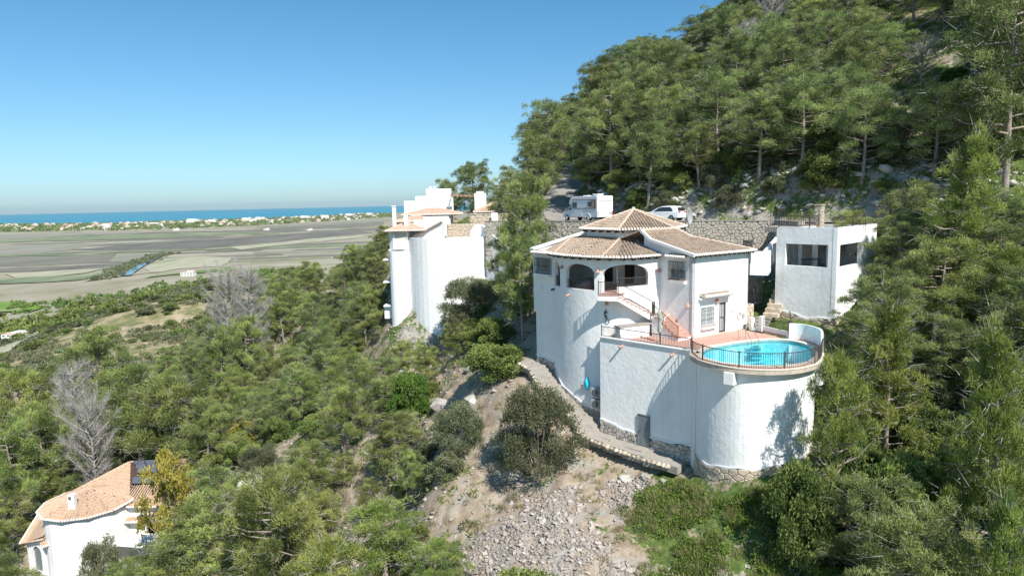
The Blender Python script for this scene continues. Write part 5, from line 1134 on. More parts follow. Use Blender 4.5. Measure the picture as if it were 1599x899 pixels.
hiproof(NV, -14.6, 90.5, -6.6, 97, 98.5, 99.3, M['tile_pink'], .05)
w = MB(); wall(w, [(-14.6, 91.5), (-14.6, 87), (-11.0, 86.8), (-11.0, 91.5)], .25, 94, 97.95); wall(w, [(-13.8, 96.5), (-13.8, 91), (-8, 91), (-8, 96.5)], .25, 94, 98.65, [(7.2, 8.2, 96.5, 98.0)]); w.build('rear_block', M['stucco'], NV)
b = MB(); b.box((-14.35, 84.9, 98.4), (.42, .42, 2.6)); b.box((-14.35, 84.9, 99.78), (.55, .55, .1)); b.build('chimney', M['white'], NV)
for k, (z, l) in enumerate(((93.2, 1.1), (90.4, 1.3), (87.4, 1.5))): b = MB(); b.box((-15.35, 85.2, z), (l, 1.6, .16)); b.build('balcony', M['white'], NV)
b = MB(); b.box((-15.6, 85.6, 86.6), (1.0, 1.4, 1.7)); b.build('side_annex', M['stucco'], NV)
# pots and stones on the terrace
stone_wall('terrace_wall', [(-8.0, 85.5), (-4.2, 84.6)], 94.8, 97.4, M['stone_warm'], seed=31, label='pinkish stone terrace wall on top of the neighbour villa', cell=(.5, .35))
stone_wall('terrace_wall', [(-5.5, 92.5), (-.5, 91.0)], 95.5, 98.4, M['stone_warm'], seed=32, label='rough tan stone wall with white coping behind the neighbour villa', cell=(.6, .45), cap=M['cream'])
b = MB(); b.box((-2.1, 90.8, 98.0), (.8, .5, 1.2)); tag(b.build('white_post', M['white']), 'short white post at the end of the rough tan stone wall', 'post')
# white cube houses behind
def box_house(name, label, parts, wins=(), group=None):
    h = empty(name, (*parts[0][0][:2], parts[0][0][2] - parts[0][1][2] / 2), label, 'house', group)
    for c, d in parts: b = MB(); b.box(c, d, .08); b.build('wall_block', M['white'], h)
    for c, d in wins: b = MB(); b.box(c, d, .08); b.build('window', M['glass'], h)
    return h
box_house('white_house', 'white cube shaped house with stepped roofs and chimneys behind the tiled roofs', [((-12.1, 117.5, 98.6), (4.2, 5, 7.6)), ((-14.8, 117, 98.4), (2.4, 4.5, 5.7)), ((-16.8, 117, 97.9), (2.2, 4.2, 5.2)), ((-10.0, 117, 97.6), (.5, 4, 7.6)), ((-13.3, 115.4, 102.55), (.4, .4, .5)), ((-12.6, 115.4, 102.55), (.4, .4, .5))], [((-9.72, 115.1, 100.8), (.5, .08, 1.4)), ((-13.0, 114.95, 102.2), (.35, .06, .45))])
b = MB()
for q in ((-9.4, 113.5), (-8.9, 113.5), (-5.2, 113.0)): b.beam((*q, 97), (*q, 101.2), .3)
PG = empty('pergola', (-7.2, 113.5, 97), 'reddish wooden pergola between the two white cube houses', 'pergola')
for q in ((-9.5, 113.5), (-5.4, 113.2)): c = MB(); c.beam((*q, 96), (*q, 101.1), .25); c.build('post', M['white'], PG)
c = MB(); c.beam((-9.9, 113.4, 101.2), (-5, 113.1, 101.0), .3, .14); c.build('beam', M['terra'], PG)
for k in range(7): c = MB(); c.beam((-9.6 + .7 * k, 112.8, 101.32), (-9.6 + .7 * k, 116, 101.32), .12); c.build('slat', M['terra'], PG)
box_house('white_house', 'small white cube house to the right of the pergola', [((-5.0, 114.5, 98.8), (1.9, 3, 5.4)), ((-5.0, 114.5, 101.65), (1.2, 2, .3))])
RHN = empty('tiled_house', (-1, 106, 96), 'low house with orange tiled roof half hidden by pines behind the neighbour villa', 'house')
b = MB(); b.box((-2.0, 107, 96.5), (6.5, 6, 4.0)); b.build('wall_block', M['stucco'], RHN); hiproof(RHN, -5.6, 103.6, 1.6, 110.4, 98.5, 100.1, M['tile_orange'], .1)
# ---------------------------------------------------------------- low house at the lower left
LH = empty('round_house', (-44.1, 67, 63.5), 'white house with round orange tiled tower and solar panels among trees at lower left', 'house')
dc = (-44.1, 67.2); rr_ = 4.45; n = 12
ev2 = [(dc[0] + rr_ * math.sin(2 * math.pi * (n - k) / n), dc[1] + rr_ * math.cos(2 * math.pi * (n - k) / n)) for k in range(n)][::-1]
ev2 = ev2[::-1]; t, e, h, s = MB(), MB(), MB(), MB(); ap = (*dc, 71.75)
for i in range(n):
    a, b_ = ev2[i], ev2[(i + 1) % n]; tile_face(t, e, [(*a, 70.25), (*b_, 70.25), ap], .25, h=.085); slab_poly(s, [(*a, 70.24), (*b_, 70.24), (ap[0], ap[1], ap[2] - .01)], .07)
    if i % 2 == 0: hip(h, (*a, 70.25), ap, .09)
o = s.build('cone_roof', M['dark_wood'], LH); tag(t.build('roof_tiles', M['tile_orange'], o), kind='stuff'); tag(e.build('eave_tile_ends', M['tile_trim'], o), kind='stuff'); tag(h.build('hip_tiles', M['tile_orange'], o), kind='stuff')
w = MB(); wall(w, circ(*dc, 4.0, 330, 30, 24)[::1], .3, 62.5, 70.1, step=3); w.build('round_wall', M['stucco'], LH)
CH = MB(); CH.box((-44.0, 64.6, 71.4), (.62, .55, 1.7)); ch = CH.build('chimney', M['white'], LH, bevel=.03); b = MB(); b.box((-44.05, 64.3, 71.95), (.25, .06, .3)); b.build('chimney_vent', M['greydark'], ch)
# front wing with arched door
w = MB(); F0, F1 = (-50.0, 65.9), (-46.6, 64.3); FP = Path([F0, F1]); wall(w, [F0, F1, (-46.3, 66)], .3, 62.5, lin([(0, 66.75), (3.75, 68.3), (6, 68.4)]), [(.95, 2.3, 63.9, arch(.95, 2.3, 65.9, .62))]); w.build('front_wall', M['stucco'], LH)
w = MB(); wall(w, [(-53.3, 74), F0], .3, 61.5, 66.7); w.build('side_wall', M['stucco'], LH)
q = FP.at(1.62); dF = (Vector(F1) - Vector(F0)).normalized(); nF = Vector((dF.y, -dF.x))
dm = MB(); pts = [(-.66, 0), (.66, 0), (.66, 1.95), (.5, 2.3), (.25, 2.5), (0, 2.58), (-.25, 2.5), (-.5, 2.3), (-.66, 1.95)]; c = q - nF * .15
vs = [(*(c + dF * a), 63.9 + z) for a, z in pts]; vs2 = [(*(c + dF * a - nF * .06), 63.9 + z) for a, z in pts]; k = len(pts); dm.add(vs + vs2, [tuple(range(k)), tuple(range(2 * k - 1, k - 1, -1))] + [(i, (i + 1) % k, k + (i + 1) % k, k + i) for i in range(k)])
dr_ = dm.build('door', M['grey_door'], LH); dr_['label'] = 'arched grey garden door'
t, e, s = MB(), MB(), MB(); pl_ = [(-53.9, 74.5, 66.9), (-50.35, 65.5, 66.75), (-46.9, 64.0, 68.3), (-47.6, 71, 68.75)]
tile_face(t, e, pl_, .25); slab_poly(s, [(v[0], v[1], v[2] - .03) for v in pl_], .08); o = s.build('wing_roof', M['tile_orange'], LH); tag(t.build('roof_tiles', M['tile_orange'], o), kind='stuff'); tag(e.build('eave_tile_ends', M['tile_trim'], o), kind='stuff')
canopy(LH, (-46.7, 64.5), (.6, .8), 67.6, 1.6, .7, M['tile_orange'])
# main block behind
RR0, RR1 = (-42.6, 72.6, 72.35), (-36.4, 73.4, 72.2); ec = [(-47.5, 69.5, 70.25), (-39.6, 66.5, 69.85), (-33.2, 66.6, 69.75), (-33.0, 79, 69.8), (-46.5, 79, 69.9)]
t, e, h, s = MB(), MB(), MB(), MB()
for q in ([ec[1], ec[2], RR1, RR0], [ec[0], ec[1], RR0], [ec[2], ec[3], RR1], [ec[3], ec[4], RR0, RR1], [ec[4], ec[0], RR0]): tile_face(t, e, q, .25); slab_poly(s, [(v[0], v[1], v[2] - .012) for v in q], .07)
hip(h, RR0, RR1); hip(h, ec[0], RR0); hip(h, ec[2], RR1)
o = s.build('main_roof', M['dark_wood'], LH); tag(t.build('roof_tiles', M['tile_orange'], o), kind='stuff'); tag(e.build('eave_tile_ends', M['tile_trim'], o), kind='stuff'); tag(h.build('hip_tiles', M['tile_orange'], o), kind='stuff')
w = MB(); wall(w, [(-46.6, 78.5), (-46.8, 70.2), (-40.4, 67.1), (-33.6, 67.1), (-33.5, 78.5)], .3, 62, 69.8, [(17.5, 18.9, 66.6, 67.9), (20.5, 21.6, 63.6, 65.7)]); w.build('main_wall', M['stucco'], LH)
canopy(LH, (-39.3, 67.1), (1, 0), 68.6, 2.2, .8, M['tile_orange']); canopy(LH, (-37.0, 67.1), (1, 0), 69.1, 1.8, .8, M['tile_orange'])
def roofpt(u, v): a = Vector(ec[1]).lerp(Vector(ec[2]), u); b_ = Vector(RR0).lerp(Vector(RR1), u); return a.lerp(b_, v)
nn = (roofpt(1, 0) - roofpt(0, 0)).cross(roofpt(0, 1) - roofpt(0, 0)).normalized() * .22
for u0, u1, v0, v1, nx in ((.05, .36, .47, .62, 2), (.12, .80, .70, .80, 4), (.10, .80, .81, .90, 4), (.08, .8, .91, .99, 4)):
    for k in range(nx):
        a, b_ = u0 + (u1 - u0) * k / nx, u0 + (u1 - u0) * (k + .94) / nx; vs = [roofpt(a, v0) + nn, roofpt(b_, v0) + nn, roofpt(b_, v1) + nn, roofpt(a, v1) + nn]; dn = nn.normalized() * .04
        m_ = MB(); m_.add([*vs, *[v + dn for v in vs]], [(0, 3, 2, 1), (4, 5, 6, 7), (0, 1, 5, 4), (1, 2, 6, 5), (2, 3, 7, 6), (3, 0, 4, 7)]); sp2 = m_.build('solar_panel', M['solar'], LH)
        f_ = MB(); w4 = [v + dn * 1.1 for v in vs]
        for i in range(4): f_.beam(w4[i], w4[(i + 1) % 4], .05, .03)
        f_.build('frame', M['steel'], sp2)
PS = empty('sun_sail', (-38, 64.3, 63.6), 'white square parasol shading the terrace of the lower left house', 'parasol')
b = MB(); c = Vector((-38.2, 64.4, 68.05)); cs = [(-40.2, 63.6, 67.35), (-36.6, 62.9, 67.35), (-36.2, 65.4, 67.35), (-39.9, 66.0, 67.35)]; b.add([c, *cs], [(0, 1, 2), (0, 2, 3), (0, 3, 4), (0, 4, 1)]); o = b.build('canopy', M['white'], PS); md = o.modifiers.new('th', 'SOLIDIFY'); md.thickness = .02
b = MB(); b.tube([(-38.2, 64.4, 63.4), (-38.2, 64.4, 68.1)], .04, 6); b.build('pole', M['steel'], PS)
b = MB(); b.prism([(-50, 61.5), (-34.5, 61.5), (-34.5, 66.9), (-46, 66.0), (-46.3, 64.4), (-50, 65.8)], 62.8, 63.75); tag(b.build('patio', M['concrete']), kind='structure')
TBL = empty('garden_table', (-37.6, 64.9, 63.75), 'dark garden table under the white parasol', 'table'); b = MB(); b.box((-37.8, 64.3, 64.5), (1.5, .9, .06)); b.build('tabletop', M['greydark'], TBL)
for a, b_ in ((-.6, -.35), (.6, -.35), (-.6, .35), (.6, .35)): c = MB(); c.beam((-37.8 + a, 64.3 + b_, 63.75), (-37.8 + a, 64.3 + b_, 64.48), .06); c.build('leg', M['greydark'], TBL)
# ---------------------------------------------------------------- camper and car on the road
def frame_at(pos, head):
    h = Vector((*head, 0)).normalized(); s = Vector((h.y, -h.x, 0)); return lambda x, y, z: Vector(pos) + h * x + s * y + Vector((0, 0, z))   # y: to the right-hand side
def prof_body(f, prof, hw, name, m, parent, tum=None, smooth=False, bevel=.04):
    """side profile (x, z) extruded to half width hw(z)"""
    n = len(prof); mb = MB(); hwf = hw if callable(hw) else (lambda x, z: hw)
    mb.add([f(x, -hwf(x, z), z) for x, z in prof] + [f(x, hwf(x, z), z) for x, z in prof], [tuple(range(n)), tuple(range(2 * n - 1, n - 1, -1))] + [(i, n + i, n + (i + 1) % n, (i + 1) % n) for i in range(n)])
    return mb.build(name, m, parent, bevel=bevel)
def wheel(f, x, y, r, parent, w_=.22):
    mb = MB(); mb.tube([f(x, y - w_ / 2, r), f(x, y + w_ / 2, r)], r, 16); t = mb.build('wheel', M['black'], parent); s = 1 if y > 0 else -1
    mb = MB(); mb.tube([f(x, y + s * w_ / 2, r), f(x, y + s * (w_ / 2 + .02), r)], r * .62, 12); mb.build('rim', M['steel'], t)
CP = empty('camper_van', (8.9, 80.5, 97.6), 'white motorhome with red brown side stripes parked on the road behind the villa', 'motorhome')
f = frame_at((10.75, 77.9, 97.6), (-.5, .866))
prof_body(f, [(0, .45), (0, 2.72), (.12, 2.85), (4.4, 2.85), (5.1, 2.72), (5.45, 2.35), (5.5, 1.95), (5.05, 1.9), (5.05, .45)], lambda x, z: 1.12, 'living_body', M['van'], CP)
prof_body(f, [(5.03, .4), (5.03, 1.93), (5.5, 1.9), (6.15, 1.25), (6.85, 1.1), (7.0, .8), (7.0, .4)], lambda x, z: .98 if z < 1.3 else .9, 'cab', M['van'], CP)
b = MB(); b.add([f(5.45, -.915, 1.85), f(6.12, -.955, 1.28), f(5.2, -.955, 1.28), f(5.15, -.915, 1.85)], [(0, 1, 2, 3)]); b.add([f(5.52, -.8, 1.9), f(5.52, .8, 1.9), f(6.2, .85, 1.27), f(6.2, -.85, 1.27)], [(0, 1, 2, 3)]); b.build('cab_window', M['glass'], CP)
def side_panel(f, x0, x1, z0, z1, y, name, m, parent, th=.03): b = MB(); b.add([f(x0, y, z0), f(x1, y, z0), f(x1, y, z1), f(x0, y, z1), f(x0, y - th, z0), f(x1, y - th, z0), f(x1, y - th, z1), f(x0, y - th, z1)], [(0, 1, 2, 3), (7, 6, 5, 4), (0, 4, 5, 1), (1, 5, 6, 2), (2, 6, 7, 3), (3, 7, 4, 0)]); return b.build(name, m, parent, bevel=.01)
brown = mat('red_brown_stripe', [(.22, .11, .09)], 1, .5); tan = mat('pale_red_stripe', [(.52, .33, .27)], 1, .5)
side_panel(f, .5, 4.9, 2.42, 2.5, -1.12, 'stripe', brown, CP); side_panel(f, .4, 4.9, 1.42, 1.5, -1.12, 'stripe', brown, CP); side_panel(f, .25, .5, 1.45, 2.5, -1.12, 'stripe', brown, CP); side_panel(f, .5, 1.4, 1.52, 2.4, -1.12, 'panel', tan, CP, .012)
side_panel(f, 1.0, 1.75, 1.7, 2.2, -1.135, 'window', M['glass'], CP); side_panel(f, 3.9, 4.8, 1.55, 2.15, -1.135, 'window', M['glass'], CP); side_panel(f, 2.9, 4.4, .55, 1.2, -1.12, 'side_hatch', M['van'], CP, .02)
b = MB(); b.box(f(1.3, 0, 2.98), (.9, .8, .16), math.atan2(.866, -.5)); b.box(f(1.3, 0, 3.07), (1.0, .9, .05), math.atan2(.866, -.5)); b.build('roof_vent', M['van'], CP, bevel=.02); b = MB(); b.box(f(3.4, 0, 2.9), (.8, .6, .1), math.atan2(.866, -.5)); b.build('skylight', M['van'], CP, bevel=.02)
def rear_panel(x, y0, y1, z0, z1, name, m, parent, th=.03): b = MB(); b.add([f(x, y0, z0), f(x, y1, z0), f(x, y1, z1), f(x, y0, z1), f(x - th, y0, z0), f(x - th, y1, z0), f(x - th, y1, z1), f(x - th, y0, z1)], [(0, 1, 2, 3), (7, 6, 5, 4), (0, 4, 5, 1), (1, 5, 6, 2), (2, 6, 7, 3), (3, 7, 4, 0)]); return b.build(name, m, parent)
rear_panel(0, -.95, .95, 2.2, 2.3, 'rear_garnish', M['grey'], CP); rear_panel(0, -.85, -.35, .6, 1.7, 'rear_door', M['van'], CP, .02); rear_panel(0, .55, .95, .75, 1.05, 'number_plate', M['grey'], CP); rear_panel(0, -1.05, -.97, .6, 1.1, 'tail_light', M['red'], CP, .04); rear_panel(0, .99, 1.07, .6, 1.1, 'tail_light', M['red'], CP, .04)
for x in (1.75, 6.15):
    for y in (-.92, .92): wheel(f, x, y, .36, CP)
b = MB(); b.tube([f(1.75 + .5 * math.cos(a), -1.1, .38 + .5 * math.sin(a)) for a in [math.pi * k / 10 for k in range(11)]], .06, 6); b.build('wheel_arch', M['van'], CP)
b = MB(); b.beam(f(6.0, -1.0, 1.25), f(5.95, -1.25, 1.35), .05); b.beam(f(5.95, -1.25, 1.1), f(5.95, -1.25, 1.5), .12, .18); b.build('wing_mirror', M['greydark'], CP)
CR = empty('parked_car', (16.4, 74.2, 97.6), 'white hatchback car parked behind the satellite dish and main roof', 'car')
f = frame_at((18.1, 72.3, 97.6), (-.72, .69))
tumb = lambda x, z: .9 if z < .95 else (.9 - (z - .95) * .38)
prof_body(f, [(0, .35), (-.02, .9), (.25, 1.35), (.55, 1.55), (1.2, 1.62), (2.0, 1.58), (2.6, 1.4), (3.25, 1.02), (4.1, .88), (4.4, .62), (4.4, .3)], tumb, 'body', M['carwhite'], CR, bevel=.06)
b = MB(); b.add([f(.62, -.8, 1.05), f(2.95, -.86, 1.05), f(2.35, -.76, 1.42), f(1.9, -.72, 1.5), f(1.0, -.72, 1.5), f(.75, -.78, 1.3)], [(0, 1, 2, 3, 4, 5)])
b.v = [tuple(Vector(v) + (f(0, -.05, 0) - f(0, 0, 0))) for v in b.v]; b.build('side_window', M['glass'], CR)
b = MB(); b.add([f(.04, -.66, 1.08), f(.04, .66, 1.08), f(.27, .6, 1.42), f(.27, -.6, 1.42)], [(0, 1, 2, 3)]); b.v = [tuple(Vector(v) + (f(-.03, 0, .02) - f(0, 0, 0))) for v in b.v]; b.build('rear_window', M['glass'], CR)
for s in (-1, 1): b = MB(); b.box(f(.04, s * .62, .95), (.16, .42, .14), math.atan2(.69, -.72)); b.build('tail_light', M['red'], CR, bevel=.02)
for x in (.8, 3.5):
    for y in (-.8, .8): wheel(f, x, y, .33, CR, .2)
# trees and bushes placed one by one: kind, x, y, scale, turn, height factor, words, category
OWN = [
 ('Y2', 30.13, 46, 0.95, 4.0, 1.51, 'bright green young pine rising above the garage roof at right', 'pine tree'),
 ('Y1', 21.61, 38.5, 0.9, 0.2, 1.32, 'bright green conical pine standing right of the pool', 'pine tree'),
 ('Y3', 17.29, 35.4, 0.66, 1.7, 2.3, 'sparse young pine beside the pool tower casting its shadow on it', 'pine tree'),
 ('Y2', 22.81, 31, 0.78, 1.4, 2.01, 'large bright green pine at the right edge below the garage', 'pine tree'),
 ('Y1', 19.23, 25, 0.66, 4.6, 2.21, 'bright pine top poking up in the bottom right corner', 'pine tree'),
 ('P6', 40.76, 57, 1.45, 4.2, 1.45, 'big dark pine in the upper right corner with visible trunk', 'pine tree'),
 ('P5', 42.91, 82, 1.59, 5.6, 0.55, 'umbrella shaped pine with dark trunk above the rocky clearing', 'pine tree'),
 ('P4', 28.53, 50, 0.73, 0.5, 0.84, 'dark pine in front of the wall right of the garage', 'pine tree'),
 ('P1', 27.76, 44, 0.88, 2.6, 1.0, 'dark green pine in the thicket just below the bright young pine', 'pine tree'),
 ('P6', 33.03, 46, 0.89, 0.2, 0.72, 'dark wide pine at the right edge below the road wall', 'pine tree'),
 ('O1', 1.54, 44.6, 1.08, 1.4, 1.33, 'large round grey green bushy tree on the slope left of the terrace wall', 'tree'),
 ('O2', -4.27, 50.5, 0.9, 3.2, 1.29, 'grey green bush on the slope left of the large round bushy tree', 'bush'),
 ('B1', -1.46, 56.5, 1.33, 0.2, 0.64, 'dark green spreading bush above the bare slope near the villa steps', 'bush'),
 ('O1', -4.63, 75, 1.35, 1.2, 0.98, 'tall grey green tree against the neighbour villa wall', 'tree'),
 ('P8', 1.61, 64, 0.9, 4.1, 1.95, 'bright topped pine between the neighbour villa and the main villa', 'pine tree'),
 ('P1', -0.05, 68, 0.74, 3.4, 1.48, 'dark pine behind the gap between the two villas', 'pine tree'),
 ('P8', 0.87, 60, 0.72, 1.4, 1.75, 'dense pine touching the left corner of the main villa', 'pine tree'),
 ('S1', 0.37, 66, 1.16, 3.7, 1.11, 'dark leafy shrub in the shade left of the main villa', 'shrub'),
 ('P6', -6.97, 128, 1.24, 5.1, 1.13, 'round crowned pine on the skyline behind the white cube houses', 'pine tree'),
 ('P7', -12.23, 135, 0.93, 0.0, 1.78, 'small pine crown on the skyline left of the round crowned pine', 'pine tree'),
 ('P7', 6.66, 118, 1.62, 5.1, 1.15, 'tall pine standing over the hill track on the skyline', 'pine tree'),
 ('P4', 0.3, 92, 0.7, 4.4, 1.22, 'pine on the skyline edge above the parked motorhome', 'pine tree'),
 ('P6', 4.2, 98, 1.1, 2.1, 1.04, 'broad pine left of the pale hill track', 'pine tree'),
 ('P6', 23.13, 132, 1.63, 1.0, 0.79, 'wide pine on the skyline halfway up the wooded hill', 'pine tree'),
 ('P4', 17.43, 130, 1.68, 6.0, 1.06, 'round pine on the skyline above the motorhome side of the hill', 'pine tree'),
 ('P4', 33.52, 120, 1.55, 2.1, 0.5, 'highest pine on the skyline below the top edge', 'pine tree'),
 ('D1', -40.28, 104, 1.36, 0.6, 1.6, 'tallest bare grey dead tree at the edge of the ridge', 'dead tree'),
 ('D2', -44.76, 106, 1.45, 0.6, 1.75, 'bare grey dead tree leaning left of the tallest one', 'dead tree'),
 ('D1', -55.6, 84, 1.37, 5.3, 1.54, 'bare grey dead tree standing above the lower left house', 'dead tree'),
 ('D2', -48.9, 76, 1.26, 3.8, 1.52, 'lower bare grey tree just behind the lower left house', 'dead tree'),
 ('D1', 31.17, 92, 0.9, 5.1, 1.34, 'bare grey dead tree among the pines high on the hill', 'dead tree'),
 ('D2', 38.87, 104, 0.98, 4.6, 1.32, 'bare grey dead tree at the top edge of the hill', 'dead tree'),
 ('D2', 45.96, 78, 0.96, 3.4, 0.71, 'grey spreading dead tree above the rocky clearing', 'dead tree'),
 ('YL', -33.05, 62.5, 1.17, 6.1, 2.3, 'yellow green leafed tree leaning over the solar panels', 'tree'),
 ('YL', -30.98, 74, 0.6, 2.4, 2.3, 'small yellow leaved tree in the middle of the valley trees', 'tree'),
 ('B2', -9.78, 62, 1.09, 3.5, 2.2, 'round bright green bush below the tall curved wall', 'bush'),
 ('B1', 14.96, 34, 0.83, 5.2, 2.0, 'dense leafy tree below the right side of the pool tower', 'tree'),
 ('B1', 19.59, 34, 1.08, 3.9, 1.65, 'ivy covered leafy tree mound below the conical pine', 'tree'),
 ('O2', -38.98, 60.3, 0.87, 5.4, 2.3, 'small grey leaved tree in front of the round white wall', 'shrub'),
 ('P8', -29.15, 52, 0.77, 3.6, 1.06, 'pine crown at the bottom edge in front of the lower left patio', 'pine tree'),
 ('P1', -26.73, 54, 1.31, 4.4, 0.8, 'broad pine right of the white parasol', 'pine tree'),
 ('P3', -18.79, 50, 1.17, 0.3, 1.42, 'broad pine at the bottom centre left', 'pine tree'),
 ('Y3', -8.69, 42, 1.15, 1.4, 0.86, 'bushy bright pine at the bottom edge left of the rubble slope', 'pine tree'),
 ('Y3', -4.51, 38, 0.63, 1.8, 0.97, 'small bright pine at the bottom edge beside the rubble slope', 'pine tree'),
 ('Y3', -11.67, 40, 1.01, 0.5, 1.38, 'bright pine crown at the bottom edge in the gully', 'pine tree'),
 ('P8', -10.09, 56, 0.83, 1.5, 1.01, 'clumpy pine below the neighbour villa', 'pine tree'),
 ('P1', -46.87, 82, 1.54, 0.6, 1.28, 'large bright crowned pine right of the grey dead tree', 'pine tree'),
 ('P3', -39.13, 76, 1.47, 1.7, 1.33, 'broad pine below and right of the grey dead tree', 'pine tree'),
 ('P1', -70.19, 112, 1.86, 4.0, 1.12, 'dark pine on the valley edge above the grey dead tree', 'pine tree'),
 ('P3', -65.32, 88, 1.46, 2.3, 1.73, 'large pine at the left edge of the photo', 'pine tree'),
 ('P1', -56.93, 74, 1.25, 2.3, 1.37, 'tall pine with bare trunks left of the lower house', 'pine tree'),
 ('P3', -57.38, 80, 1.24, 1.3, 1.56, 'broad pine behind the tiled roof at lower left', 'pine tree'),
 ('P8', -27.86, 60, 0.8, 1.7, 1.24, 'small pine at the right end of the solar panel roof', 'pine tree'),
 ('P8', -40.22, 100, 1.14, 5.9, 1.56, 'clumpy pine standing in front of the bare grey trees', 'pine tree'),
 ('P1', -43.04, 98, 1.01, 4.1, 1.65, 'rounded pine left below the bare grey trees', 'pine tree'),
]
